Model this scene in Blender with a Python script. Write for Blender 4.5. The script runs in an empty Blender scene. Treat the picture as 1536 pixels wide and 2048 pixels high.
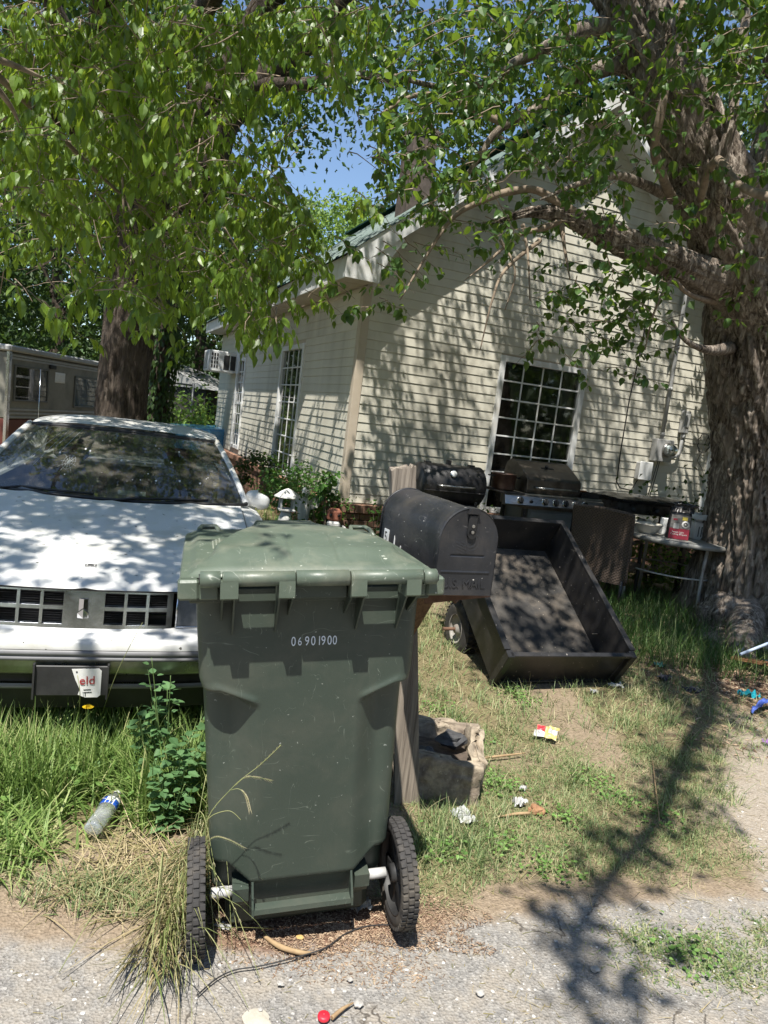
import bpy, math, random
import numpy as np
from mathutils import Vector, Matrix, noise as mnoise
from math import sin, cos, pi, radians, sqrt

random.seed(11)
rng = np.random.default_rng(7)
S = bpy.context.scene

# ------------------------------------------------------------------ camera, sky, sun, exposure
CAM_H = 1.55; PITCH = radians(7.4); ROLL = radians(6.9); FPX = 1420.0
WR = Vector((1, 0, 0)); WU = Vector((0, sin(PITCH), cos(PITCH))); FWD = Vector((0, cos(PITCH), -sin(PITCH)))
CR = cos(ROLL) * WR + sin(ROLL) * WU
CU = -sin(ROLL) * WR + cos(ROLL) * WU
camd = bpy.data.cameras.new('camera'); cam = bpy.data.objects.new('camera', camd)
S.collection.objects.link(cam); S.camera = cam
m3 = Matrix((CR, CU, -FWD)).transposed()
cam.matrix_world = Matrix.Translation((0, 0, CAM_H)) @ m3.to_4x4()
camd.sensor_fit = 'VERTICAL'; camd.sensor_height = 24; camd.lens = 24 * FPX / 2048
camd.clip_start = 0.05; camd.clip_end = 600

SUN_TO = Vector((-0.10, -0.415, 0.906)).normalized()
w = bpy.data.worlds.new("World"); S.world = w; w.use_nodes = True
nt = w.node_tree; nt.nodes.clear()
sky = nt.nodes.new('ShaderNodeTexSky'); sky.sky_type = 'NISHITA'; sky.sun_disc = False
sky.sun_elevation = math.asin(SUN_TO.z); sky.sun_rotation = math.atan2(SUN_TO.x, SUN_TO.y)
sky.air_density = 1.0; sky.dust_density = 0.35; sky.ozone_density = 2.4
bg = nt.nodes.new('ShaderNodeBackground'); bg.inputs[1].default_value = 0.105
wo = nt.nodes.new('ShaderNodeOutputWorld')
nt.links.new(sky.outputs[0], bg.inputs[0]); nt.links.new(bg.outputs[0], wo.inputs[0])
sl = bpy.data.lights.new('sun', 'SUN'); so = bpy.data.objects.new('sun', sl); S.collection.objects.link(so)
sl.energy = 5.0; sl.angle = radians(0.55); sl.color = (1.0, 0.955, 0.88)
so.rotation_euler = SUN_TO.to_track_quat('Z', 'Y').to_euler()
S.view_settings.view_transform = 'Standard'; S.view_settings.look = 'None'
S.view_settings.exposure = 0.80; S.view_settings.gamma = 1; S.view_settings.use_curve_mapping = False
S.cycles.max_bounces = 8; S.cycles.transparent_max_bounces = 12
S.cycles.sample_clamp_indirect = 8

def ray(px, py):
    return FWD + CR * ((px - 768) / FPX) - CU * ((py - 1024) / FPX)
CAM = Vector((0, 0, CAM_H))
def at(px, py, y):                       # a point of the place at distance y from the camera plane
    d = ray(px, py); return CAM + d * (y / d.y)
def gnd(px, py, z=0.0):
    d = ray(px, py); return CAM + d * ((z - CAM_H) / d.z)

# ------------------------------------------------------------------ naming
def tag(o, label=None, cat=None, group=None, kind=None):
    if label: o['label'] = label
    if cat: o['category'] = cat
    if group: o['group'] = group
    if kind: o['kind'] = kind
    return o
def empty(name, loc, rz=0, label=None, cat=None, group=None, kind=None, rot=None):
    o = bpy.data.objects.new(name, None); S.collection.objects.link(o)
    o.location = loc; o.rotation_euler = rot if rot else (0, 0, rz); o.empty_display_size = .1
    return tag(o, label, cat, group, kind)
def copy_tree(o, parent=None):
    c = o.copy(); S.collection.objects.link(c); c.parent = parent
    for ch in o.children: copy_tree(ch, c)
    return c

# ------------------------------------------------------------------ materials
def nodes_of(name):
    m = bpy.data.materials.new(name); m.use_nodes = True
    t = m.node_tree; b = t.nodes['Principled BSDF']; return m, t, b
def NN(t, ty, **kw):
    n = t.nodes.new(ty)
    for k, v in kw.items():
        if k.startswith('i_'):
            n.inputs[k[2:].replace('_', ' ')].default_value = v
        else: setattr(n, k, v)
    return n
def ramp(t, fac, stops):
    r = t.nodes.new('ShaderNodeValToRGB'); e = r.color_ramp.elements
    while len(e) < len(stops): e.new(0.5)
    for i, (p, c) in enumerate(stops):
        e[i].position = p; e[i].color = (*c, 1) if len(c) == 3 else c
    t.links.new(fac, r.inputs[0]); return r.outputs[0]
def mixc(t, fac, a, b, mode='MIX'):
    n = t.nodes.new('ShaderNodeMix'); n.data_type = 'RGBA'; n.blend_type = mode
    for s, v in ((0, fac), (6, a), (7, b)):
        if hasattr(v, 'is_linked') or isinstance(v, bpy.types.NodeSocket): t.links.new(v, n.inputs[s])
        elif s == 0: n.inputs[0].default_value = v
        else: n.inputs[s].default_value = (*v, 1)
    return n.outputs[2]
def coords(t, kind='Object', scale=(1, 1, 1)):
    c = t.nodes.new('ShaderNodeTexCoord'); mp = t.nodes.new('ShaderNodeMapping'); mp.inputs['Scale'].default_value = scale
    t.links.new(c.outputs[kind], mp.inputs[0]); return mp.outputs[0]
def noise(t, vec, scale, detail=4, rough=.6, dist=0):
    n = t.nodes.new('ShaderNodeTexNoise'); n.inputs['Scale'].default_value = scale; n.inputs['Detail'].default_value = detail
    n.inputs['Roughness'].default_value = rough; n.inputs['Distortion'].default_value = dist
    t.links.new(vec, n.inputs['Vector']); return n.outputs['Fac']
def bump(t, b, h, strength, dist):
    n = t.nodes.new('ShaderNodeBump'); n.inputs['Strength'].default_value = strength; n.inputs['Distance'].default_value = dist
    t.links.new(h, n.inputs['Height']); t.links.new(n.outputs[0], b.inputs['Normal'])
def pmat(name, c1, c2=None, scale=8, rough=.6, bs=40, bd=.002, metal=0, speck=None, speck_scale=60, speck_w=.02,
         rvar=.12, stretch=(1, 1, 1), spec=.5, detail=5, lo=.35, hi=.65, dirt=None, dirt_scale=3, coat=0, scratch=None):
    m, t, b = nodes_of(name)
    v = coords(t, 'Object', stretch)
    f = noise(t, v, scale, detail, .6)
    col = ramp(t, f, [(lo, c1), (hi, c2 or c1)])
    if dirt:
        d = noise(t, v, dirt_scale, 6, .65, .3)
        dm = ramp(t, d, [(.48, (0, 0, 0)), (.7, (1, 1, 1))])
        col = mixc(t, dm, col, dirt)
    if speck:
        s = noise(t, v, speck_scale, 3, .5)
        sm = ramp(t, s, [(.70 - speck_w, (0, 0, 0)), (.72, (1, 1, 1))])
        col = mixc(t, sm, col, speck)
    if scratch:
        for sc_, st2, wd in ((5, (1, 1, 3.2), .0045), (9, (3.4, 1, .8), .004), (14, (1.6, 1, 1.6), .004)):
            s1 = noise(t, coords(t, 'Object', st2), sc_, 2, .45, .4); ms = noise(t, coords(t, 'Object', st2), sc_ * .9 + 1.7, 3, .6)
            l1 = ramp(t, s1, [(.5 - wd, (0, 0, 0)), (.5, (1, 1, 1)), (.5 + wd, (0, 0, 0))]); l2 = ramp(t, ms, [(.55, (0, 0, 0)), (.62, (.75, .75, .75))])
            col = mixc(t, mixc(t, 1.0, l1, l2, 'MULTIPLY'), col, scratch)
    t.links.new(col, b.inputs['Base Color'])
    rr = NN(t, 'ShaderNodeMapRange'); rr.inputs[3].default_value = max(.03, rough - rvar); rr.inputs[4].default_value = min(1, rough + rvar)
    t.links.new(f, rr.inputs[0]); t.links.new(rr.outputs[0], b.inputs['Roughness'])
    b.inputs['Metallic'].default_value = metal; b.inputs['Specular IOR Level'].default_value = spec
    b.inputs['Coat Weight'].default_value = coat
    if bd: bump(t, b, noise(t, v, bs, 5, .6), .6, bd)
    return m

def wood_mat(name, dark, light, sc=1.0, rough=.85):
    m, t, b = nodes_of(name)
    v = coords(t, 'Object', (95 * sc, 95 * sc, 1.6 * sc))
    f = noise(t, v, 1.0, 8, .62, .12)
    v2 = coords(t, 'Object', (1, 1, 1))
    g = noise(t, v2, 5, 3)
    c = ramp(t, f, [(.32, dark), (.62, light)])
    c = mixc(t, ramp(t, g, [(.4, (0, 0, 0)), (.7, (.6, .6, .6))]), c, tuple(x * .55 for x in light))
    t.links.new(c, b.inputs['Base Color']); b.inputs['Roughness'].default_value = rough
    bump(t, b, f, .8, .004)
    return m

def bark_mat(name, dark, mid, light, sc=1.0):
    m, t, b = nodes_of(name)
    v = coords(t, 'Object', (22 * sc, 22 * sc, 3.2 * sc))
    f = noise(t, v, 1.0, 9, .68, .5)
    g = noise(t, coords(t, 'Object'), 3, 4)
    c = ramp(t, f, [(.36, dark), (.5, mid), (.64, light)])
    c = mixc(t, ramp(t, g, [(.42, (0, 0, 0)), (.68, (.7, .7, .7))]), c, tuple(min(1, x * 1.5 + .02) for x in mid))
    t.links.new(c, b.inputs['Base Color']); b.inputs['Roughness'].default_value = .95
    b.inputs['Specular IOR Level'].default_value = .2
    bump(t, b, f, 1.0, .045)
    return m

def leaf_mat(name, dark, light, trans, gloss=.45, tmix=.45):
    m, t, b = nodes_of(name)
    at_ = NN(t, 'ShaderNodeAttribute', attribute_name='rnd')
    oi = NN(t, 'ShaderNodeObjectInfo')
    ad = NN(t, 'ShaderNodeMath', operation='ADD'); t.links.new(at_.outputs['Fac'], ad.inputs[0]); t.links.new(oi.outputs['Random'], ad.inputs[1])
    fr = NN(t, 'ShaderNodeMath', operation='FRACT'); t.links.new(ad.outputs[0], fr.inputs[0])
    v = coords(t, 'Object'); f = noise(t, v, 90, 3)
    c = ramp(t, fr.outputs[0], [(0, dark), (.75, light), (1, tuple(x * 1.25 for x in light))])
    c = mixc(t, ramp(t, f, [(.35, (0, 0, 0)), (.7, (.35, .35, .35))]), c, tuple(x * .6 for x in dark))
    t.links.new(c, b.inputs['Base Color']); b.inputs['Roughness'].default_value = gloss
    b.inputs['Specular IOR Level'].default_value = .45
    tr = NN(t, 'ShaderNodeBsdfTranslucent')
    tc = ramp(t, fr.outputs[0], [(0, tuple(x * .7 for x in trans)), (1, trans)])
    t.links.new(tc, tr.inputs[0])
    mx = NN(t, 'ShaderNodeMixShader'); mx.inputs[0].default_value = tmix
    t.links.new(b.outputs[0], mx.inputs[1]); t.links.new(tr.outputs[0], mx.inputs[2])
    t.links.new(mx.outputs[0], t.nodes['Material Output'].inputs[0])
    return m

def glass_mat(name, tint=(.75, .8, .8), rough=.03, refl=.35, dirt=.12, dirtc=(.45, .42, .36), tfac=.5):
    m, t, b = nodes_of(name)
    t.nodes.remove(b)
    v = coords(t, 'Object')
    gl = NN(t, 'ShaderNodeBsdfGlossy'); gl.inputs['Roughness'].default_value = rough; gl.inputs[0].default_value = (1, 1, 1, 1)
    tp = NN(t, 'ShaderNodeBsdfTransparent'); tp.inputs[0].default_value = (*tint, 1)
    fr = NN(t, 'ShaderNodeFresnel'); fr.inputs[0].default_value = 1.5
    mm = NN(t, 'ShaderNodeMath', operation='MULTIPLY_ADD'); t.links.new(fr.outputs[0], mm.inputs[0]); mm.inputs[1].default_value = 1.3; mm.inputs[2].default_value = refl * .2
    mx = NN(t, 'ShaderNodeMixShader'); t.links.new(mm.outputs[0], mx.inputs[0]); t.links.new(tp.outputs[0], mx.inputs[1]); t.links.new(gl.outputs[0], mx.inputs[2])
    df = NN(t, 'ShaderNodeBsdfDiffuse'); df.inputs[0].default_value = (*dirtc, 1)
    n1 = noise(t, v, 5, 6, .7, .4); n2 = noise(t, v, 130, 3, .5)
    a = ramp(t, n1, [(.35, (0, 0, 0)), (.8, (dirt * 2,) * 3)]); b2 = ramp(t, n2, [(.69, (0, 0, 0)), (.73, (dirt * 4,) * 3)])
    s = mixc(t, 1.0, a, b2, 'ADD')
    mx2 = NN(t, 'ShaderNodeMixShader'); t.links.new(s, mx2.inputs[0]); t.links.new(mx.outputs[0], mx2.inputs[1]); t.links.new(df.outputs[0], mx2.inputs[2])
    t.links.new(mx2.outputs[0], t.nodes['Material Output'].inputs[0])
    return m

# ------------------------------------------------------------------ mesh building
class MB:
    def __init__(s): s.v = []; s.f = []; s.sm = []
    def add(s, vs, fs, smooth=False):
        o = len(s.v); s.v += [tuple(p) for p in vs]
        for f in fs: s.f.append(tuple(i + o for i in f)); s.sm.append(smooth)
        return s
    def box(s, x0, x1, y0, y1, z0, z1, b=0.0, M=None):
        if b <= 0:
            vs = [(x, y, z) for z in (z0, z1) for y in (y0, y1) for x in (x0, x1)]
            fs = [(0, 2, 3, 1), (4, 5, 7, 6), (0, 1, 5, 4), (2, 6, 7, 3), (0, 4, 6, 2), (1, 3, 7, 5)]
        else:
            vs = []; ids = {}
            X = (x0, x1); Y = (y0, y1); Z = (z0, z1)
            for i in (0, 1):
                for j in (0, 1):
                    for k in (0, 1):
                        sx, sy, sz = (1 - 2 * i) * b, (1 - 2 * j) * b, (1 - 2 * k) * b
                        for a in range(3):
                            p = [X[i] + sx, Y[j] + sy, Z[k] + sz]; p[a] = (X[i], Y[j], Z[k])[a]
                            ids[(i, j, k, a)] = len(vs); vs.append(tuple(p))
            g = lambda i, j, k, a: ids[(i, j, k, a)]
            fs = []
            for a in range(3):
                for e in (0, 1):
                    q = []
                    for (p_, r_) in ((0, 0), (1, 0), (1, 1), (0, 1)):
                        c = [0, 0, 0]; c[a] = e; c[(a + 1) % 3] = p_; c[(a + 2) % 3] = r_; q.append(g(*c, a))
                    fs.append(tuple(q if e else q[::-1]))
            for a in range(3):          # edges along axis a
                b1, b2 = (a + 1) % 3, (a + 2) % 3
                for p_ in (0, 1):
                    for r_ in (0, 1):
                        c0 = [0, 0, 0]; c1 = [0, 0, 0]; c0[a] = 0; c1[a] = 1; c0[b1] = c1[b1] = p_; c0[b2] = c1[b2] = r_
                        q = (g(*c0, b1), g(*c1, b1), g(*c1, b2), g(*c0, b2))
                        fs.append(q if (p_ == r_) else q[::-1])
            for i in (0, 1):
                for j in (0, 1):
                    for k in (0, 1):
                        q = (g(i, j, k, 0), g(i, j, k, 1), g(i, j, k, 2)); fs.append(q if (i + j + k) % 2 else q[::-1])
        if M is not None: vs = [M @ Vector(p) for p in vs]
        return s.add(vs, fs)
    def beam(s, a, b_, w, h, up=(0, 0, 1), bev=0.0):
        a = Vector(a); b_ = Vector(b_); d = b_ - a; L = d.length; d.normalize()
        x = Vector(up).cross(d)
        if x.length < 1e-4: x = Vector((1, 0, 0)).cross(d)
        x.normalize(); y = d.cross(x)
        M = Matrix.Translation(a) @ Matrix((x, y, d)).transposed().to_4x4()
        return s.box(-w / 2, w / 2, -h / 2, h / 2, 0, L, bev, M)
    def tube(s, pts, rad, n=8, cap=True, smooth=True, closed=False):
        pts = [Vector(p) for p in pts]; m = len(pts)
        if not hasattr(rad, '__len__'): rad = [rad] * m
        vs = []; fs = []; prev = None
        for i, p in enumerate(pts):
            if closed: d = pts[(i + 1) % m] - pts[i - 1]
            else: d = pts[min(i + 1, m - 1)] - pts[max(i - 1, 0)]
            if d.length < 1e-9: d = Vector((0, 0, 1))
            d.normalize()
            if prev is None:
                x = d.orthogonal().normalized()
            else:
                x = prev - d * prev.dot(d)
                x = x.normalized() if x.length > 1e-6 else d.orthogonal().normalized()
            prev = x; y = d.cross(x)
            for k in range(n):
                a = 2 * pi * k / n; vs.append(p + (x * cos(a) + y * sin(a)) * rad[i])
        for i in range(m if closed else m - 1):
            for k in range(n):
                a = i * n + k; b2 = i * n + (k + 1) % n; c = ((i + 1) % m) * n
                fs.append((a, b2, c + (k + 1) % n, c + k))
        s.add(vs, fs, smooth)
        if cap and not closed:
            o = len(s.v) - m * n
            s.f.append(tuple(o + k for k in range(n))[::-1]); s.sm.append(False)
            s.f.append(tuple(o + (m - 1) * n + k for k in range(n))); s.sm.append(False)
        return s
    def lathe(s, prof, n=24, M=None, smooth=True, a0=0, a1=2 * pi):      # prof (r, z)
        full = abs(a1 - a0 - 2 * pi) < 1e-6; cols = n if full else n + 1
        vs = [Vector((r * cos(a0 + (a1 - a0) * k / n), r * sin(a0 + (a1 - a0) * k / n), z)) for (r, z) in prof for k in range(cols)]
        if M is not None: vs = [M @ p for p in vs]
        fs = []
        for i in range(len(prof) - 1):
            for k in range(n):
                a = i * cols + k; b_ = i * cols + (k + 1) % cols
                fs.append((a, b_, b_ + cols, a + cols))
        return s.add(vs, fs, smooth)
    def prism(s, poly, d0, d1, axis=1, M=None):     # poly 2D in the other two axes, extruded along axis
        def mk(p, d):
            if axis == 0: return (d, p[0], p[1])
            if axis == 1: return (p[0], d, p[1])
            return (p[0], p[1], d)
        n = len(poly); vs = [mk(p, d0) for p in poly] + [mk(p, d1) for p in poly]
        if M is not None: vs = [M @ Vector(p) for p in vs]
        fs = [tuple(range(n)), tuple(range(2 * n - 1, n - 1, -1))] + [(i, i + n, (i + 1) % n + n, (i + 1) % n) for i in range(n)]
        return s.add(vs, fs)
    def grid(s, fn, nu, nv, smooth=True, cu=False):
        vs = [fn(i / (nu if cu else nu), j / nv) for j in range(nv + 1) for i in range(nu + (0 if cu else 1))]
        c = nu if cu else nu + 1; fs = []
        for j in range(nv):
            for i in range(nu):
                a = j * c + i; b_ = j * c + (i + 1) % c; fs.append((a, b_, b_ + c, a + c))
        return s.add(vs, fs, smooth)
    def build(s, name, mat, parent=None, loc=None, bevel=0, fix=True):
        me = bpy.data.meshes.new(name); me.from_pydata(s.v, [], s.f)
        me.polygons.foreach_set('use_smooth', s.sm)
        if fix:
            import bmesh
            bm = bmesh.new(); bm.from_mesh(me); bmesh.ops.recalc_face_normals(bm, faces=bm.faces); bm.to_mesh(me); bm.free()
        me.materials.append(mat); me.update()
        o = bpy.data.objects.new(name, me); S.collection.objects.link(o)
        if parent: o.parent = parent
        if loc: o.location = loc
        if bevel:
            b = o.modifiers.new('b', 'BEVEL'); b.width = bevel; b.segments = 2; b.limit_method = 'ANGLE'
        return o
def raw_mesh(name, V, F, mat, parent=None, rnd=None, smooth=False, nper=None):
    """V (N,3), F (M,k) with equal k"""
    me = bpy.data.meshes.new(name); k = F.shape[1]
    me.vertices.add(len(V)); me.vertices.foreach_set('co', np.ascontiguousarray(V, dtype=np.float32).ravel())
    me.loops.add(F.size); me.loops.foreach_set('vertex_index', np.ascontiguousarray(F, dtype=np.int32).ravel())
    me.polygons.add(len(F)); me.polygons.foreach_set('loop_start', np.arange(0, F.size, k, dtype=np.int32))
    me.polygons.foreach_set('loop_total', np.full(len(F), k, dtype=np.int32))
    me.polygons.foreach_set('use_smooth', np.full(len(F), smooth))
    if rnd is not None:
        a = me.attributes.new('rnd', 'FLOAT', 'POINT'); a.data.foreach_set('value', np.ascontiguousarray(rnd, dtype=np.float32))
    me.update(calc_edges=True)
    if mat: me.materials.append(mat)
    if name is None: return me
    o = bpy.data.objects.new(name, me); S.collection.objects.link(o)
    if parent: o.parent = parent
    return o
def text_mesh(name, txt, size, mat, parent, M, extrude=.0006, font=None, sx=1.0, align='LEFT'):
    c = bpy.data.curves.new(name, 'FONT'); c.body = txt; c.size = size; c.extrude = extrude; c.align_x = align
    o = bpy.data.objects.new('tmp_text', c); S.collection.objects.link(o)
    dg = bpy.context.evaluated_depsgraph_get(); me = bpy.data.meshes.new_from_object(o.evaluated_get(dg))
    bpy.data.objects.remove(o); me.transform(Matrix.Diagonal((sx, 1, 1, 1))); me.transform(M)
    me.materials.clear(); me.materials.append(mat); me.name = name
    r = bpy.data.objects.new(name, me); S.collection.objects.link(r); r.parent = parent
    return r
# value noise for masks and scatter
def vn(x, y, s=1.0, seed=0):
    x = np.asarray(x) * s; y = np.asarray(y) * s
    xi = np.floor(x).astype(np.int64); yi = np.floor(y).astype(np.int64); fx = x - xi; fy = y - yi
    fx = fx * fx * (3 - 2 * fx); fy = fy * fy * (3 - 2 * fy)
    def h(a, b):
        n = (a * 374761393 + b * 668265263 + seed * 974711) & 0x7fffffff
        n = ((n ^ (n >> 13)) * 1274126177) & 0x7fffffff
        return ((n ^ (n >> 16)) & 0xffff) / 65535.0
    return (h(xi, yi) * (1 - fx) + h(xi + 1, yi) * fx) * (1 - fy) + (h(xi, yi + 1) * (1 - fx) + h(xi + 1, yi + 1) * fx) * fy
def fbm(x, y, s=1.0, seed=0, o=4):
    r = 0; a = .5; t = 0
    for i in range(o): r = r + a * vn(x, y, s * 2 ** i, seed + i * 7); t += a; a *= .5
    return r / t
def sstep(a, b, x): t = np.clip((x - a) / (b - a), 0, 1); return t * t * (3 - 2 * t)

# ------------------------------------------------------------------ palette
M_SIDING = pmat('vinyl_siding', (.58, .555, .465), (.64, .615, .52), 3, .45, 120, .0004, dirt=(.46, .435, .36), dirt_scale=1.6, stretch=(1, 1, .45))
M_TRIM = pmat('tan_trim', (.47, .40, .31), (.52, .45, .36), 4, .5, 90, .0004)
M_WHITE = pmat('white_trim', (.72, .73, .72), (.78, .79, .79), 4, .4, 90, .0004, dirt=(.6, .58, .52))
M_ROOF = pmat('green_roof_metal', (.012, .055, .042), (.022, .08, .06), 3, .5, 20, .0006, metal=0, spec=.35, dirt=(.03, .07, .056))
M_BRICK = pmat('brick', (.20, .10, .065), (.30, .17, .11), 30, .9, 90, .002, dirt=(.12, .08, .06), dirt_scale=9)
M_MORTAR = pmat('mortar', (.16, .14, .12), (.22, .20, .17), 20, .95, 100, .002)
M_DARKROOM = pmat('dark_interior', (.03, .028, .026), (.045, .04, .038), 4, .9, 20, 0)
M_CURTAIN = pmat('curtain', (.55, .50, .42), (.62, .58, .50), 5, .9, 60, .001)
M_PANE = glass_mat('window_glass', tint=(.55, .58, .58), refl=.1, dirt=.03)
M_BLACKMET = pmat('black_enamel', (.012, .012, .013), (.022, .022, .024), 9, .42, 60, .0006, speck=(.22, .2, .18), speck_scale=45, speck_w=.005, dirt=(.045, .04, .036), dirt_scale=4)
M_BLACKPL = pmat('black_plastic', (.015, .015, .016), (.03, .03, .03), 12, .55, 80, .0006)
M_RUBBER = pmat('rubber', (.022, .021, .020), (.045, .042, .04), 14, .8, 120, .001, dirt=(.11, .095, .075), dirt_scale=9)
M_STEEL = pmat('stainless_steel', (.38, .37, .35), (.50, .49, .47), 5, .32, 60, .0002, metal=.9, stretch=(1, 1, 12), dirt=(.16, .13, .10), dirt_scale=5)
M_STEELD = pmat('smoked_steel', (.10, .085, .07), (.17, .15, .125), 6, .38, 60, .0003, metal=.75, dirt=(.06, .045, .035), dirt_scale=4)
M_CHROME = pmat('chrome', (.65, .66, .68), (.72, .73, .75), 4, .14, 50, .0002, metal=1)
M_RUST = pmat('rust', (.09, .045, .026), (.17, .095, .06), 25, .85, 120, .001)
M_GREYPL = pmat('grey_plastic', (.30, .30, .29), (.38, .38, .37), 8, .5, 60, .0005)
M_WHITEPL = pmat('white_plastic', (.62, .63, .62), (.72, .73, .72), 8, .4, 60, .0005)
M_WOODOLD = wood_mat('weathered_wood', (.07, .055, .042), (.33, .28, .225))
M_WOODBR = wood_mat('brown_wood', (.06, .03, .015), (.20, .115, .06))
M_BARK1 = bark_mat('osage_bark', (.045, .034, .026), (.22, .18, .145), (.55, .485, .41), 1.5)
M_BARK2 = bark_mat('dark_bark', (.02, .015, .011), (.07, .054, .042), (.15, .125, .10), 1.6)
M_TWIG = pmat('twig', (.16, .12, .085), (.28, .22, .16), 20, .9, 80, .001)
M_LEAF_L = leaf_mat('ash_leaf', (.045, .10, .012), (.17, .275, .035), (.42, .56, .05), .40, .42)
M_LEAF_R = leaf_mat('pear_leaf', (.025, .07, .02), (.075, .15, .035), (.32, .48, .045), .38, .38)
M_LEAF_BG = leaf_mat('wood_leaf', (.08, .15, .03), (.20, .33, .06), (.38, .52, .08), .55, .4)
M_LEAF_BGD = leaf_mat('shaded_wood_leaf', (.020, .048, .012), (.055, .105, .022), (.13, .22, .03), .55, .3)  # darker copy of the wood leaf; shade among the foliage is in its colour
M_LEAF_SH = leaf_mat('shrub_leaf', (.04, .11, .02), (.09, .20, .04), (.2, .36, .06), .45, .35)
M_LEAF_WEED = leaf_mat('weed_leaf', (.06, .14, .05), (.12, .23, .09), (.22, .36, .12), .55, .3)
# ------------------------------------------------------------------ ground
EDGE = ((-9, 1.80), (-1.3, 1.80), (-.9, 1.78), (-.52, 1.87), (-.15, 1.88), (.25, 1.99), (.72, 2.24), (1.1, 2.33), (1.57, 2.42), (3, 2.75), (9, 4.1))
ex_ = np.array([e[0] for e in EDGE]); ey_ = np.array([e[1] for e in EDGE])
def road_edge(x): return np.interp(x, ex_, ey_)
def m_asph(x, y):
    e = road_edge(x) + (fbm(x, y, 9, 3) - .5) * .16
    return sstep(.03, -.03, y - e) * sstep(-5.2, -5.0, y)
def m_path(x, y):            # bare gravelly drive on the right
    d = np.minimum(x - (1.50 + .36 * (y - 2.6)), 9)
    t = sstep(-.10, .22, d + (fbm(x, y, 4, 9) - .5) * .45) * sstep(4.9, 3.4, y + (fbm(x, y, 2, 5) - .5) * 1.2) * sstep(4.2, 2.6, x)
    return t
def m_tuft(x, y):            # weeds growing through the road edge
    a = np.exp(-(((x - 1.13) / .24) ** 2 + ((y - 2.06) / .12) ** 2) ** 1.5)
    b = np.exp(-(((x - 1.55) / .22) ** 2 + ((y - 2.19) / .09) ** 2) ** 1.5)
    return np.maximum(a, b)
def m_litterbark(x, y):
    return sstep(.9, .2, np.hypot((x - 3.0) / 1.3, (y - 4.9) / .9) + (fbm(x, y, 3, 31) - .5) * .4)
def m_lush(x, y):
    e = -0.42 + (fbm(x, y, 3, 12) - .5) * .2
    return sstep(.05, -.05, x - e) * sstep(2.20, 2.38, y + (fbm(x, y, 4, 21) - .5) * .35 - .62 * (x + .8))
def m_strawL(x, y):
    return sstep(-.28, -.40, x) * sstep(1.84, 2.0, y + (fbm(x, y, 7, 22) - .5) * .22) * (1 - m_lush(x, y))
def m_under(x, y):           # brown bark mulch under the cart
    return sstep(.95, .45, np.hypot((x + .06) / .50, (y - 2.03) / .27) + (fbm(x, y, 6, 14) - .5) * .9) * (x > -.5)
def m_lawn(x, y):
    a = sstep(.05, .22, y - road_edge(x) - (fbm(x, y, 5, 17) - .5) * .3) * sstep(.1, .3, x + (fbm(x, y, 5, 19) - .5) * .2)
    a = np.where((y > 3.1) | (y < -5.1), 1, a)
    a = a * (1 - m_path(x, y)) * (1 - .9 * m_litterbark(x, y))
    bare = sstep(.56, .70, fbm(x, y, 1.7, 41)) * sstep(.9, 1.4, x + (y - 3) * .2)
    bare2 = sstep(.60, .7, fbm(x, y, 3.3, 47))
    return a * (1 - .85 * bare) * (1 - .5 * bare2) * (1 - .8 * m_under(x, y))
def gheight(x, y):
    h = (fbm(x, y, 1.1, 50) - .5) * .03 * sstep(2.1, 3.2, y) + (fbm(x, y, 14, 51, 3) - .5) * .010 * (1 - m_asph(x, y))
    return h - .006 * m_asph(x, y)

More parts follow.
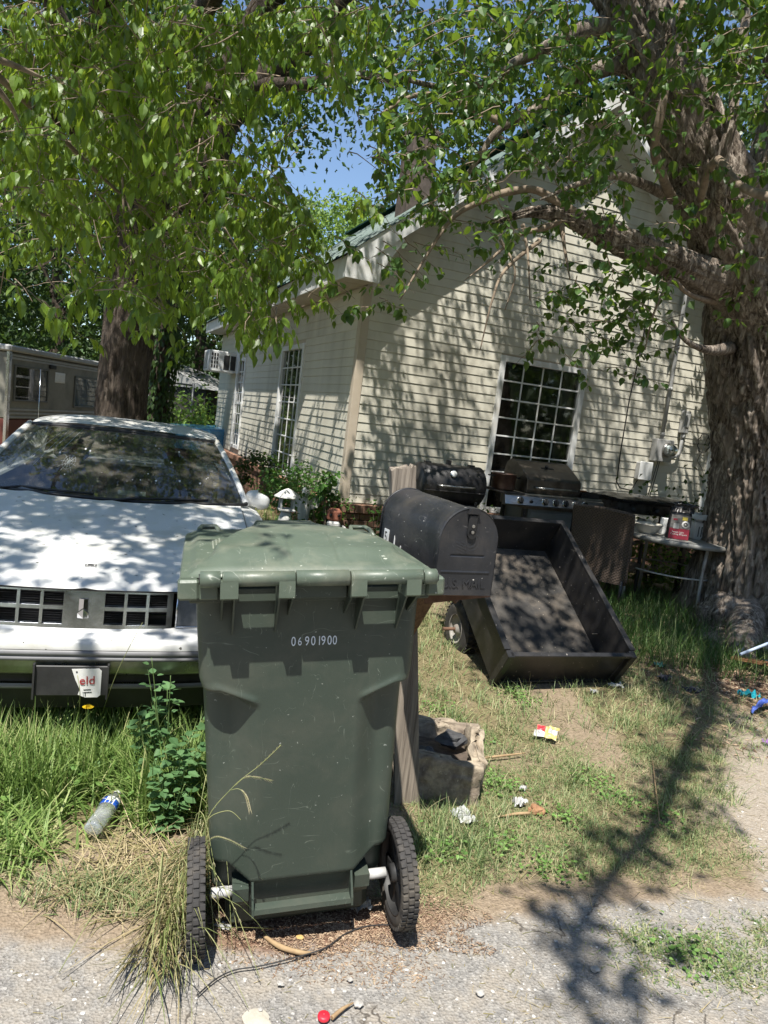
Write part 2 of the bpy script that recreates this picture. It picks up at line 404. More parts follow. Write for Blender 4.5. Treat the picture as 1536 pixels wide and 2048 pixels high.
def build_ground():
    xs = np.concatenate([np.array([-300, -120, -50, -25, -14]), np.arange(-9, -2.4, .3), np.arange(-2.4, 3.6, .03), np.arange(3.6, 9, .3), np.array([14, 25, 50, 120, 300])])
    ys = np.concatenate([np.array([-300, -120, -50, -25, -12, -5.3, -5, -3, -1, 0, .6]), np.arange(1.0, 5.2, .03), np.arange(5.2, 12, .12), np.array([12.5, 14, 17, 22, 30, 50, 120, 300])])
    X, Y_ = np.meshgrid(xs, ys); Z = np.where((np.abs(X) < 9) & (Y_ > .5) & (Y_ < 12), gheight(X, Y_), -.006 * (Y_ < 1))
    V = np.stack([X, Y_, Z], -1).reshape(-1, 3); nx = len(xs); ny = len(ys)
    i = np.arange(nx - 1)[None, :] + np.arange(ny - 1)[:, None] * nx
    F = np.stack([i, i + 1, i + nx + 1, i + nx], -1).reshape(-1, 4)
    m, t, b = nodes_of('ground')
    v = coords(t, 'Object')
    def attr(n): return NN(t, 'ShaderNodeAttribute', attribute_name=n).outputs['Fac']
    n1 = noise(t, v, 7, 7, .7); n2 = noise(t, v, 60, 6, .7); n3 = noise(t, v, 300, 4, .6)
    vor = NN(t, 'ShaderNodeTexVoronoi', feature='F1'); vor.inputs['Scale'].default_value = 115; t.links.new(v, vor.inputs['Vector'])
    dirt = ramp(t, n2, [(.3, (.15, .115, .08)), (.55, (.30, .235, .165)), (.75, (.42, .34, .25))])
    dirt = mixc(t, ramp(t, n1, [(.35, (0, 0, 0)), (.7, (.6, .6, .6))]), dirt, (.22, .165, .115))
    mulch = ramp(t, n2, [(.3, (.085, .045, .03)), (.55, (.20, .115, .075)), (.78, (.40, .28, .19))])
    asph = ramp(t, vor.outputs['Color'], [(.15, (.10, .095, .09)), (.5, (.19, .182, .17)), (.85, (.34, .325, .30)), (1, (.50, .48, .45))])
    asph = mixc(t, ramp(t, n3, [(.35, (0, 0, 0)), (.62, (.8, .8, .8))]), asph, (.30, .285, .262))
    asph = mixc(t, ramp(t, n1, [(.42, (0, 0, 0)), (.68, (.75, .75, .75))]), asph, (.34, .295, .235))
    vc = NN(t, 'ShaderNodeTexVoronoi', feature='DISTANCE_TO_EDGE'); vc.inputs['Scale'].default_value = 1.7
    wv_ = NN(t, 'ShaderNodeTexNoise'); wv_.inputs['Scale'].default_value = 5; wv_.inputs['Detail'].default_value = 6; t.links.new(v, wv_.inputs['Vector'])
    av = NN(t, 'ShaderNodeVectorMath', operation='MULTIPLY_ADD'); t.links.new(wv_.outputs['Color'], av.inputs[0]); av.inputs[1].default_value = (.5, .5, .5); t.links.new(v, av.inputs[2]); t.links.new(av.outputs[0], vc.inputs['Vector'])
    ck = mixc(t, 1.0, ramp(t, vc.outputs['Distance'], [(.004, (1, 1, 1)), (.014, (0, 0, 0))]), ramp(t, n1, [(.42, (0, 0, 0)), (.55, (.8, .8, .8))]), 'MULTIPLY')
    asph = mixc(t, ck, asph, (.06, .05, .04))
    path = ramp(t, n2, [(.3, (.24, .20, .155)), (.6, (.36, .315, .26)), (.8, (.45, .42, .37))])
    soil = ramp(t, n2, [(.3, (.10, .085, .045)), (.6, (.22, .18, .10)), (.8, (.36, .29, .18))])
    c = mixc(t, attr('lawn'), dirt, soil)
    c = mixc(t, attr('path'), c, path)
    c = mixc(t, attr('under'), c, mulch)
    c = mixc(t, attr('bark'), c, mulch)
    c = mixc(t, attr('asph'), c, asph)
    t.links.new(c, b.inputs['Base Color']); b.inputs['Roughness'].default_value = .95; b.inputs['Specular IOR Level'].default_value = .25
    hh = NN(t, 'ShaderNodeMath', operation='ADD'); t.links.new(n2, hh.inputs[0]); t.links.new(vor.outputs['Distance'], hh.inputs[1])
    bump(t, b, hh.outputs[0], .9, .006)
    o = raw_mesh('ground', V, F, m, smooth=True)
    for nme, f in (('asph', m_asph), ('path', m_path), ('under', m_under), ('bark', m_litterbark), ('lawn', lambda x, y: np.maximum(m_lawn(x, y), np.maximum(m_lush(x, y), m_tuft(x, y) > .3)))):
        a = o.data.attributes.new(nme, 'FLOAT', 'POINT')
        a.data.foreach_set('value', np.ascontiguousarray(f(V[:, 0], V[:, 1]), dtype=np.float32))
    tag(o, kind='structure')
    return o
build_ground()
# dark low hill line closing the view behind the woods
mb = MB()
def hill(u, v_):
    a = -1.25 + 2.5 * u; R_ = 75 + 25 * v_
    return (sin(a) * R_, cos(a) * R_, -1 + v_ * (7 + 3 * mnoise.noise(Vector((a * 3, 0, 0)))))
mb.grid(hill, 60, 6)
tag(mb.build('hill', pmat('hill_green', (.03, .06, .015), (.07, .12, .03), .4, .95, 2, .1)), kind='structure')
# ------------------------------------------------------------------ house (local x along the gable wall, local y along the side wall)
HR = math.radians(23.6)
house = empty('house', (-0.493, 8.0, 0), HR, 'cream vinyl sided house with green metal roof and red brick footing', 'house')
ct, st = cos(HR), sin(HR)
def hw(u, v, z=0): return Vector((-0.493 + u * ct - v * st, 8.0 + u * st + v * ct, z))
Z0 = .57; PC = .1016; HWID = 5.48; HLEN = 8.75; RID = HWID / 2
def ztop(u): return 3.50 + .80 * (u if u < RID else HWID - u)
def zund(u): return ztop(u) - .24
WF = (1.82, 3.08, .57, 2.47); WS = ((2.10, 3.30, .57, 2.44), (5.95, 6.72, .66, 2.38))
def board(a, b_, c, d, z, h, side, name='siding_board'):
    # a,b left end at bottom/top, c,d right end at bottom/top
    P = ((0.0, 0), (-.0120, .003), (-.0112, .012), (-.0045, h), (0.0, h))
    vs = []
    for e, (x0, x1) in enumerate(((a, b_), (c, d))):
        for (o, q) in P:
            x = x0 + (x1 - x0) * q / h
            vs.append((x, o, z + q) if side == 0 else (o, x, z + q))
    fs = [(i, (i + 1) % 5, (i + 1) % 5 + 5, i + 5) for i in range(5)] + [(4, 3, 2, 1, 0), (5, 6, 7, 8, 9)]
    m = MB(); m.add(vs, fs); return m.build(name, M_SIDING, house)
def spans(lo, hi, holes):
    out = [(lo, hi)]
    for (h0, h1) in holes:
        n = []
        for (a, b_) in out:
            if h1 <= a or h0 >= b_: n.append((a, b_)); continue
            if h0 > a: n.append((a, h0))
            if h1 < b_: n.append((h1, b_))
        out = n
    return out
k = 0; z = Z0; full = {}
while z < ztop(RID) - .5:
    h = PC
    ul = max(.075, (z - 3.26) / .80); ut = max(.075, (z + h - 3.26) / .80)
    holes = [WF[:2]] if (z + h > WF[2] + .01 and z < WF[3] - .01) else []
    sp = spans(ul, HWID - ul, holes)
    if z > 1.0 and not (z + h > 3.32): sp = [q for (a, b_) in sp for q in (((a, a + .5 * (b_ - a) + .35 * sin(k * 2.3)), (a + .5 * (b_ - a) + .35 * sin(k * 2.3) + .0012, b_)) if b_ - a > 2.0 and k % 3 == 0 else ((a, b_),))]
    for (a, b_) in sp:
        slant = z + h > 3.32
        aa = ut if (a == ul and slant) else a; bb = (HWID - ut) if (b_ == HWID - ul and slant) else b_
        key = (round(a, 3), round(b_, 3), slant)
        if key in full and not slant:
            o = full[key].copy(); S.collection.objects.link(o); o.location.z = z - full[key]['z0']
        else:
            o = board(a, aa, b_, bb, z, h, 0); o['z0'] = z; full[key] = o
        o.location.y = random.uniform(-.0012, .0004)
    z += h; k += 1
z = Z0
while z < 2.93:
    h = min(PC, 2.952 - z)
    holes = [(w_[0], w_[1]) for w_ in WS if (z + h > w_[2] + .01 and z < w_[3] - .01)]
    for (a, b_) in spans(.075, HLEN, holes):
        key = (round(a, 3), round(b_, 3), 's', round(h, 3))
        if key in full:
            o = full[key].copy(); S.collection.objects.link(o); o.location.z = z - full[key]['z0']
        else:
            o = board(a, a, b_, b_, z, h, 1); o['z0'] = z; full[key] = o
    z += h
for o in house.children:
    if 'z0' in o: del o['z0']
# sheathing behind the boards
mb = MB(); rects = lambda W, lo, hi, z0, z1: [(lo, W[0], z0, z1), (W[1], hi, z0, z1), (W[0], W[1], W[3], z1)] + ([(W[0], W[1], z0, W[2])] if W[2] > z0 + .01 else [])
for (a, b_, c, d) in rects(WF, 0.02, HWID, Z0 - .02, 3.2): mb.box(a, b_, .002, .10, c, d)
mb.prism([(.02, 3.2), (HWID - .02, 3.2), (HWID - .02, 3.24), (RID, zund(RID)), (.02, 3.24)], .002, .1, 1)
for (a, b_, c, d) in ((0.1, WS[0][0], Z0 - .02, 3.1), (WS[0][0], WS[0][1], WS[0][3], 3.1), (WS[0][1], WS[1][0], Z0 - .02, 3.1), (WS[1][0], WS[1][1], WS[1][3], 3.1),
                     (WS[1][0], WS[1][1], Z0 - .02, WS[1][2]), (WS[1][1], HLEN, Z0 - .02, 3.1)): mb.box(.002, .10, a, b_, c, d)
mb.box(HWID - .1, HWID - .002, .1, HLEN, Z0 - .02, 3.2); mb.box(.1, HWID, HLEN - .1, HLEN, Z0 - .02, 3.2)
mb.build('wall', M_TRIM, house)
mb = MB(); mb.box(.12, HWID - .12, .12, HLEN - .12, .3, .4); mb.box(.12, HWID - .12, .12, HLEN - .12, 2.7, 2.8)
mb.build('room_floor', M_DARKROOM, house)
# corner posts
mb = MB(); mb.box(-.020, .078, -.020, .002, Z0 - .01, 2.955, .003); mb.box(-.020, .002, .0025, .078, Z0 - .01, 2.955, .003)
mb.build('corner_post', M_TRIM, house)
mb = MB(); mb.box(HWID - .078, HWID + .02, -.020, .002, Z0 - .01, 3.2, .003); mb.build('corner_post', M_WHITE, house)
# windows
def window(W, side, cols, rows, mid=False, blinds=False, name='window', curt=None):
    a, b_, z0, z1 = W; fw = .062
    def Bx(m, u0, u1, d0, d1, q0, q1, bv=.004):
        if side == 0: m.box(u0, u1, d0, d1, q0, q1, bv)
        else: m.box(d0, d1, u0, u1, q0, q1, bv)
    m = MB()
    Bx(m, a - .012, a + fw, -.034, .05, z0 - .01, z1 + .01); Bx(m, b_ - fw, b_ + .012, -.034, .05, z0 - .01, z1 + .01)
    Bx(m, a + fw, b_ - fw, -.030, .05, z1 - fw, z1 + .008); Bx(m, a + fw, b_ - fw, -.030, .05, z0 - .008, z0 + fw)
    f = m.build(name, M_WHITE, house)
    ga, gb, g0, g1 = a + fw, b_ - fw, z0 + fw, z1 - fw
    m = MB(); mw = .0095
    if mid: Bx(m, ga, gb, -.012, .03, (g0 + g1) / 2 - .022, (g0 + g1) / 2 + .022)
    for i in range(1, cols): u = ga + (gb - ga) * i / cols; Bx(m, u - mw, u + mw, -.004, .010, g0, g1, .002)
    for j in range(1, rows):
        q = g0 + (g1 - g0) * j / rows
        if mid and abs(q - (g0 + g1) / 2) < .03: continue
        Bx(m, ga, gb, -.0048, .0108, q - mw, q + mw, .002)
    m.build('muntin', M_WHITE, f)
    pw = (gb - ga) / cols; ph = (g1 - g0) / rows
    m = MB(); Bx(m, mw, pw - mw, 0, .004, mw, ph - mw, 0); p0 = m.build('pane', M_PANE, f)
    for i in range(cols):
        for j in range(rows):
            o = p0 if (i == 0 and j == 0) else p0.copy()
            if o is not p0: S.collection.objects.link(o)
            o.location = (ga + i * pw, .003, g0 + j * ph) if side == 0 else (.003, ga + i * pw, g0 + j * ph)
            o.rotation_euler = (0, 0, random.uniform(-.004, .004))
    # dark recess of the room behind
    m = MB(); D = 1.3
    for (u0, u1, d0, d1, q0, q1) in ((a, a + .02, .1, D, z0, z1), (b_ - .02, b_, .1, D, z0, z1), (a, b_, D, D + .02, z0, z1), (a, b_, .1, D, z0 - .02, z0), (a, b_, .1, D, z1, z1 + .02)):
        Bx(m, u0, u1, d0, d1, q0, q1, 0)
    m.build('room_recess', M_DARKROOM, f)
    if blinds:
        m = MB(); n = int((gb - ga) / .075)
        for i in range(n):
            u = ga + .03 + i * .075; tw = .028 * random.uniform(.75, 1)
            A = (u - tw, .075 - .012); B_ = (u + tw, .075 + .012)
            vs = []
            for q in (g0 + .02, g1): vs += [(A[0], A[1], q), (B_[0], B_[1], q), (B_[0] + .002, B_[1] + .001, q), (A[0] + .002, A[1] + .001, q)]
            if side: vs = [(y, x, q) for (x, y, q) in vs]
            m.add(vs, [(0, 1, 5, 4), (1, 2, 6, 5), (2, 3, 7, 6), (3, 0, 4, 7)])
        m.build('blinds', M_CURTAIN, f)
    if curt:
        m = MB()
        for (c0, c1) in curt:
            def fn(u, v_):
                x = c0 + (c1 - c0) * u; d = .14 + .022 * sin(x * 70) + .008 * sin(x * 31 + v_ * 3)
                q = g0 + (g1 - g0) * v_; return (x, d, q) if side == 0 else (d, x, q)
            m.grid(fn, 60, 2)
        m.build('curtain', M_CURTAIN, f)
    return f
window(WF, 0, 4, 8, False, False, curt=((2.86, 3.05),))
window(WS[0], 1, 4, 7, False, True, curt=((2.55, 2.85),))
window(WS[1], 1, 2, 8, True, True)
# soffits, fascias
mb = MB()
mb.box(-.352, -.335, -.30, HLEN + .2, 2.952, 3.185, .002)
mb.box(-.352, 0.03, -.318, -.302, 2.950, 3.20, .002)
mb.build('fascia', M_WHITE, house)
mb = MB()
for i in range(60):       # vented soffit strips
    v0 = -.30 + i * .1525
    mb.box(-.334, -.021, v0, v0 + .149, 2.956 + (i % 2) * .002, 2.966)
mb.build('soffit', M_TRIM, house)
for sgn in (0, 1):
    fu = (lambda u: u) if sgn == 0 else (lambda u: HWID - u)
    mb = MB()
    mb.prism([(fu(-.352), ztop(-.352) - .03 - .035), (fu(-.1), ztop(-.1) - .235), (fu(RID), ztop(RID) - .235), (fu(RID), ztop(RID) - .03), (fu(-.352), ztop(-.352) - .03)], -.320, -.303, 1)
    mb.prism([(fu(0.0), ztop(0) - .236), (fu(RID), ztop(RID) - .236), (fu(RID), ztop(RID) - .222), (fu(0.0), ztop(0) - .222)], -.301, .001, 1)
    mb.build('rake_board', M_WHITE, house)
mb = MB(); mb.prism([(-.333, 2.97), (-.02, 2.97), (.28, 3.46), (-.333, 3.16)], -.3, -.29, 1); mb.build('eave_return', M_WHITE, house)
# ribbed metal roof: each sheet its own piece
sl_len = sqrt(1 + .64); roofp = MB()
roofp.prism([(-.36, ztop(-.36) - .03), (RID, ztop(RID) - .03), (HWID + .36, ztop(-.36) - .03), (HWID + .36, ztop(-.36) - .045), (RID, ztop(RID) - .045), (-.36, ztop(-.36) - .045)], -.30, HLEN + .2, 1)
roof = roofp.build('roof', M_BLACKPL, house)
def sheet_mesh(side):
    m = MB(); wd = .915; prof = []
    for r in range(4):
        x = r * .2286
        prof += [(x, .0), (x + .012, .019), (x + .034, .019), (x + .046, .0), (x + .10, .0), (x + .106, .005), (x + .118, .005), (x + .124, 0)]
    prof.append((wd, 0))
    vs = []
    for e in (-.40, RID):
        for (x, q) in prof: vs.append((e if side == 0 else HWID - e, x, ztop(e if e < RID else RID) + q - .022))
    n = len(prof); m.add(vs, [(i, i + 1, i + 1 + n, i + n) for i in range(n - 1)]); return m.build('roof_sheet', M_ROOF, roof)
for side in (0, 1):
    p0 = sheet_mesh(side)
    for i in range(10):
        o = p0 if i == 0 else p0.copy()
        if i: S.collection.objects.link(o)
        o.location = (0, -.335 + i * .915, .0015 * (i % 2))
mb = MB(); mb.beam((RID, -.34, ztop(RID) + .01), (RID, HLEN + .2, ztop(RID) + .01), .28, .03); mb.build('ridge_cap', M_ROOF, roof)
# chimney
mb = MB(); mb.box(.80, 1.12, 1.05, 1.42, 4.0, 5.2, .01); mb.box(.775, 1.145, 1.025, 1.445, 5.1, 5.16, .008); mb.box(.86, 1.06, 1.12, 1.35, 5.2, 5.26, .005)
mb.build('chimney', pmat('chimney_render', (.07, .055, .045), (.13, .10, .085), 12, .9, 60, .004), house)
# brick footing
mb = MB(); mb.box(-.03, HWID, -.03, .1, -.3, Z0 - .02); mb.box(-.03, .1, .101, HLEN, -.3, Z0 - .02)
mb.build('footing', M_MORTAR, house)
def bricks(kind, front):
    out = []
    if kind == 'row':      # rowlock cap
        n = int((HWID if front else HLEN) / .098)
        for i in range(n):
            u = i * .098 - .06; out.append((u, u + .088, -.115, -.0305, Z0 - .105, Z0 - .012))
    else:
        for c in range(6):
            zt = Z0 - .115 - c * .078
            for i in range(-1, int((HWID if front else HLEN) / .215)):
                u = i * .215 + (.1075 if c % 2 else 0); out.append((max(u, -.06), u + .205, -.085, -.0305, zt - .067, zt))
    return out
rest = MB(); cnt = 0; base_m = {}
for kind in ('row', 'str'):
    for front in (True, False):
        for (u0, u1, d0, d1, q0, q1) in bricks(kind, front):
            part = kind == 'row' or (front and u1 < 1.35) or ((not front) and u1 < 3.9)
            j = random.uniform(-.003, .003)
            if part and cnt < 298:
                key = (kind, front, round(u1 - u0, 3))
                if key not in base_m:
                    m = MB()
                    if front: m.box(0, u1 - u0, d0, d1, 0, q1 - q0, .004)
                    else: m.box(d0, d1, 0, u1 - u0, 0, q1 - q0, .004)
                    o = m.build('brick', M_BRICK, house); base_m[key] = o
                else: o = base_m[key].copy(); S.collection.objects.link(o)
                o.location = (u0, j, q0) if front else (j, u0, q0); cnt += 1
            else:
                if front: rest.box(u0, u1, d0 + j, d1, q0, q1)
                else: rest.box(d0 + j, d1, u0, u1, q0, q1)
tag(rest.build('brickwork', M_BRICK, house), kind='stuff')

# ---- things fixed to the walls
def hroot(name, u, v, z, label, cat, group=None, rz=0):
    return empty(name, hw(u, v, z), HR + rz, label, cat, group)
r = hroot('air_conditioner', -.02, 7.05, 2.08, 'white window air conditioner sticking out under the side eave', 'air conditioner')
mb = MB(); mb.box(-.56, 0, -.27, .27, 0, .40, .012); mb.build('casing', M_WHITEPL, r)
mb = MB()
for i in range(4):
    for j in range(3): mb.box(-.50 + j * .05, -.47 + j * .05, -.276, -.2705, .07 + i * .075, .125 + i * .075)
mb.build('vent_slots', M_BLACKPL, r)
mb = MB(); mb.box(-.565, -.5605, -.23, .23, .04, .36); mb.build('rear_grille', M_GREYPL, r)
mb = MB(); mb.box(-.02, .02, -.50, -.275, 0, .42, .004); mb.box(-.02, .02, .275, .5, 0, .42, .004); mb.build('side_panel', M_WHITEPL, r)
mb = MB(); mb.box(-.26, -.15, -.2745, -.2705, .05, .33); mb.box(-.13, -.03, -.2745, -.2705, .05, .33); mb.build('dark_panel', M_BLACKPL, r)

r = hroot('electric_meter', 4.50, -.022, 1.43, 'round glass electric meter in a grey box with conduit up the gable wall', 'electric meter')
mb = MB(); mb.box(-.17, .13, -.11, 0, 0, .30, .008); mb.build('meter_box', M_GREYPL, r)
T = Matrix.Translation((.02, -.11, .16)) @ Matrix.Rotation(pi / 2, 4, 'X')
mb = MB(); mb.lathe([(.0, 0), (.095, 0), (.098, .02), (.088, .03)], 28, T); mb.build('collar', M_STEEL, r)
mb = MB(); mb.lathe([(.085, .02), (.083, .09), (.07, .115), (.0, .12)], 28, T); mb.build('glass_cover', glass_mat('meter_glass', refl=.8, dirt=.05), r)
mb = MB(); mb.lathe([(.075, .02), (.075, .06), (0, .062)], 24, T); mb.build('dial', M_WHITEPL, r)
mb = MB(); mb.box(-.02, .06, -.176, -.173, .15, .18); mb.build('display', M_BLACKPL, r)
mb = MB(); mb.tube([(-.05, -.05, .30), (-.05, -.05, 1.2), (-.06, -.05, 2.1), (-.06, -.05, 2.75)], .026, 10)
for q in (.34, .95, 1.5): mb.tube([(-.05, -.05, q), (-.05, -.05, q + .05)], .033, 10)
mb.build('conduit', M_GREYPL, r)
mb = MB(); mb.tube([(.13, -.05, .08), (.22, -.05, .08), (.29, -.05, .12), (.31, -.05, .2), (.31, -.05, .42)], .023, 10); mb.tube([(.31, -.05, .34), (.31, -.05, .40)], .031, 10); mb.build('elbow_pipe', M_GREYPL, r)
mb = MB(); mb.box(.26, .36, -.09, 0, .42, .72, .008); mb.box(.275, .345, -.10, -.09, .5, .68, .004); mb.build('switch_box', M_GREYPL, r)
mb = MB(); mb.tube([(-.03, -.03, 0), (-.06, -.02, -.25), (-.10, -.02, -.5)], .006, 6); mb.tube([(.0, -.03, 0), (-.02, -.02, -.25), (-.07, -.02, -.5)], .006, 6); mb.build('ground_wire', M_BLACKPL, r)
r = hroot('phone_box', 4.22, -.02, 1.16, 'pale grey utility box low on the siding under the meter', 'utility box')
mb = MB(); mb.box(-.10, .10, -.09, 0, 0, .235, .012); mb.build('box_body', M_GREYPL, r)
mb = MB(); mb.box(-.11, .11, -.105, -.09, .0, .245, .006); mb.build('box_cover', M_WHITEPL, r)
mb = MB(); mb.tube([hw(3.88, -.03, 3.6), hw(3.89, -.035, 3.0), hw(3.83, -.03, 2.2), hw(3.82, -.035, 1.5), hw(3.84, -.03, 1.1), hw(3.9, -.04, 1.02), hw(4.1, -.04, 1.0), hw(4.18, -.04, 1.15)], .008, 6)
tag(mb.build('black_cable', M_BLACKPL), 'thin black cable running down the siding left of the meter', 'cable')
pts = []
for i in range(60):
    a = i / 60 * 4 * pi * 1.1; pts.append(hw(5.25 + (.11 + .01 * sin(a * 1.7)) * cos(a), -.03 - .012 * (i % 3), 1.75 + .13 * sin(a)))
pts = [hw(4.85, -.03, 1.75), hw(5.05, -.03, 1.72)] + pts + [hw(5.2, -.03, 1.5), hw(5.3, -.04, 1.4), hw(5.36, -.04, 1.3)]
mb = MB(); mb.tube(pts, .0045, 5); tag(mb.build('coiled_wire', M_BLACKPL), 'loosely coiled black wire hanging on the siding right of the meter', 'wire')
# ------------------------------------------------------------------ camper trailer at the far left
M_CAMPER = pmat('camper_skin', (.19, .18, .145), (.245, .235, .195), 3, .5, 40, .001, dirt=(.12, .115, .09), dirt_scale=2)
M_CAMPRED = pmat('camper_red', (.10, .025, .017), (.14, .038, .025), 5, .5, 60, .0005, dirt=(.09, .03, .02))
cmp_ = empty('camper_trailer', (-5.44, 10.0, 0), radians(-2.5), 'old cream and red-brown camper trailer parked behind the tree', 'camper')
mb = MB(); mb.box(-2.2, 0, 0, 4.2, .92, 1.86, .02); mb.build('body', M_CAMPER, cmp_)
mb = MB(); mb.box(-2.2, -.003, .003, 4.2, .38, .918, .01); mb.build('lower_panel', M_CAMPRED, cmp_)
mb = MB(); mb.box(-2.25, .05, -.05, 4.25, 1.862, 1.95, .02); mb.build('roof', M_GREYPL, cmp_)
mb = MB()
for q in (.93, .985, 1.04, 1.76, 1.80): mb.box(.0, .012, .02, 4.2, q, q + .028, .003)
mb.build('trim_strip', M_GREYPL, cmp_)
mb = MB(); mb.box(-.03, .018, -.02, .045, .40, 1.86, .004); mb.build('corner_strip', M_CHROME, cmp_)
M_GALV2 = pmat('dull_frame', (.12, .12, .11), (.18, .18, .165), 8, .5, 60, 0, metal=.4)
M_PANE2 = glass_mat('camper_glass', tint=(.4, .4, .4), refl=.05, dirt=.10)
for (y0, y1, q0, q1) in ((.16, 1.02, 1.20, 1.66), (1.9, 2.75, 1.15, 1.62), (3.1, 3.8, 1.2, 1.6)):
    m = MB(); 
    for (a, b_, c, d) in ((y0 - .03, y0, q0 - .03, q1 + .03), (y1, y1 + .03, q0 - .03, q1 + .03), (y0, y1, q0 - .03, q0), (y0, y1, q1, q1 + .03)): m.box(0.0, .022, a, b_, c, d, .003)
    f = m.build('window', M_GALV2, cmp_)
    m = MB(); m.box(.004, .008, y0, y1, q0, q1); m.build('pane', M_PANE2, f)
    m = MB(); m.box(.0005, .002, y0, y1, q0, q1); m.build('dark_backing', M_DARKROOM, f)  # dark sheet painted in for the unlit inside
m = MB(); m.box(0, .012, 1.25, 1.55, 1.50, 1.66, .003); v_ = m.build('vent', M_WHITE, cmp_)
for i in range(3):
    m = MB(); m.box(.012, .022, 1.28, 1.52, 1.52 + i * .045, 1.545 + i * .045, .002); m.build('slat', M_WHITE, v_)
m = MB(); m.box(.0, .04, 1.05, 1.22, 1.70, 1.76, .01); m.build('lamp', M_BLACKPL, cmp_)
m = MB(); m.box(-1.9, -.3, -.02, -.001, .95, 1.75, .01); m.build('front_window', M_PANE2, cmp_)
for yy in (2.0, 2.75):
    m = MB(); m.lathe([(0.0, -.1), (.32, -.1), (.33, 0), (.32, .1), (0, .1)], 24, Matrix.Translation((-.12, yy, .33)) @ Matrix.Rotation(pi / 2, 4, 'Y')); m.build('wheel', M_RUBBER, cmp_)

# ------------------------------------------------------------------ blue car far back
M_BLUECAR = pmat('blue_paint', (.05, .22, .42), (.07, .27, .48), 3, .3, 60, 0, spec=.6, coat=.5)
bc = empty('blue_car', (-4.8, 15.2, 0), radians(-62), 'bright blue car half hidden behind the big shade tree', 'car')
def car_shell(m, L, W, zb, zh, zr, hoodf, ws0, ws1, rr0, rr1):
    prof = [(0, zb), (0, zh * .82), (.12, zh * .93), (ws0, zh), (ws1, zr), (rr0, zr), (rr1, zh), (L, zh * .95), (L, zb)]
    st_ = []
    for (y, q) in prof: st_.append((y, q))
    n = len(st_); vs = []
    for s_ in (-1, 1):
        for (y, q) in st_:
            wz = W / 2 * (1 - .18 * max(0, (q - zh) / (zr - zh + 1e-6)) - .03 * (y < .05 or y > L - .05)); vs.append((s_ * wz, y, q))
    m.add(vs, [tuple(range(n)), tuple(range(2 * n - 1, n - 1, -1))] + [(i, (i + 1) % n, (i + 1) % n + n, i + n) for i in range(n)])
mb = MB(); car_shell(mb, 4.2, 1.7, .3, .95, 1.38, .8, 1.2, 1.75, 3.1, 3.8); mb.build('body', M_BLUECAR, bc, bevel=.05)
M_CARGLASS = pmat('dark_car_glass', (.01, .012, .012), (.02, .022, .022), 3, .08, 50, 0, spec=.7)
for (a, b_, q0, q1) in ((1.24, 1.72, .98, 1.35),):
    m = MB(); m.add([(-.75, 1.22, .99), (.75, 1.22, .99), (.66, 1.70, 1.35), (-.66, 1.70, 1.35)], [(0, 1, 2, 3)]); o = m.build('windshield', M_CARGLASS, bc); o.location = (0, -.012, .01)
for s_ in (-1, 1):
    m = MB(); m.box(-.01, .01, 1.5, 3.2, 1.0, 1.28, .004); o = m.build('side_window', M_CARGLASS, bc); o.location = (s_ * .79, 0, 0)
    for yy in (.75, 3.3):
        m = MB(); m.lathe([(0, -.1), (.2, -.1), (.31, -.08), (.32, 0), (.31, .08), (.2, .1), (0, .1)], 20, Matrix.Translation((s_ * .8, yy, .32)) @ Matrix.Rotation(pi / 2, 4, 'Y')); m.build('wheel', M_RUBBER, bc)

# ------------------------------------------------------------------ chain link fence between the tree and the house
M_GALV = pmat('galvanised', (.16, .165, .16), (.24, .245, .24), 8, .5, 60, 0, metal=.5)
f0 = Vector((-4.9, 17.2, 0)); f1 = Vector((-8.2, 16.0, 0)); fd = (f1 - f0).normalized(); FL = (f1 - f0).length
fr_ = empty('chain_link_fence', f0, math.atan2(fd.y, fd.x), 'grey chain link fence beyond the far corner of the house', 'fence')
for i in range(4):
    m = MB(); m.tube([(i * FL / 3, 0, 0), (i * FL / 3, 0, 1.85)], .03, 8); m.build('post', M_GALV, fr_)
m = MB(); m.tube([(0, 0, 1.8), (FL, 0, 1.8)], .022, 6); m.build('rail', M_GALV, fr_)
m = MB(); m.tube([(0, 0, .6), (FL, 0, .6)], .022, 6); m.build('rail', M_GALV, fr_)
m = MB(); s_ = .09; n = int(FL / s_)
for i in range(-20, n):
    for sg in (1, -1):
        x0, z0_, x1, z1_ = (i * s_, 0.02, i * s_ + 1.76, 1.78) if sg == 1 else (i * s_ + 1.76, .02, i * s_, 1.78)
        t0 = max(0, (0 - x0) / (x1 - x0) if sg == 1 else (FL - x0) / (x1 - x0) if x0 > FL else 0); t1 = min(1, (FL - x0) / (x1 - x0) if sg == 1 else (0 - x0) / (x1 - x0))
        if t1 <= t0: continue
        m.tube([(x0 + (x1 - x0) * t0, .01 * sg, z0_ + (z1_ - z0_) * t0), (x0 + (x1 - x0) * t1, .01 * sg, z0_ + (z1_ - z0_) * t1)], .0035, 3, cap=False)
tag(m.build('wire_mesh', M_GALV, fr_, fix=False), kind='stuff')
# dark shed beyond the fence
sh = empty('garden_shed', (-6.4, 18.6, 0), radians(-15), 'dark weathered shed standing behind the chain link fence', 'shed')
m = MB(); m.box(-1.6, 1.6, 0, 2, 0, 1.75); m.build('wall', pmat('shed_boards', (.03, .028, .025), (.06, .055, .05), 6, .9, 30, .004, stretch=(8, 8, 1)), sh)
m = MB(); m.prism([(-1.75, 1.75), (1.75, 1.75), (0, 2.35)], -.1, 2.1, 1); m.build('roof', M_GREYPL, sh)
m = MB(); m.box(-.4, .4, -.03, -.001, 0.05, 1.65, .005); m.build('door', M_GREYPL, sh)
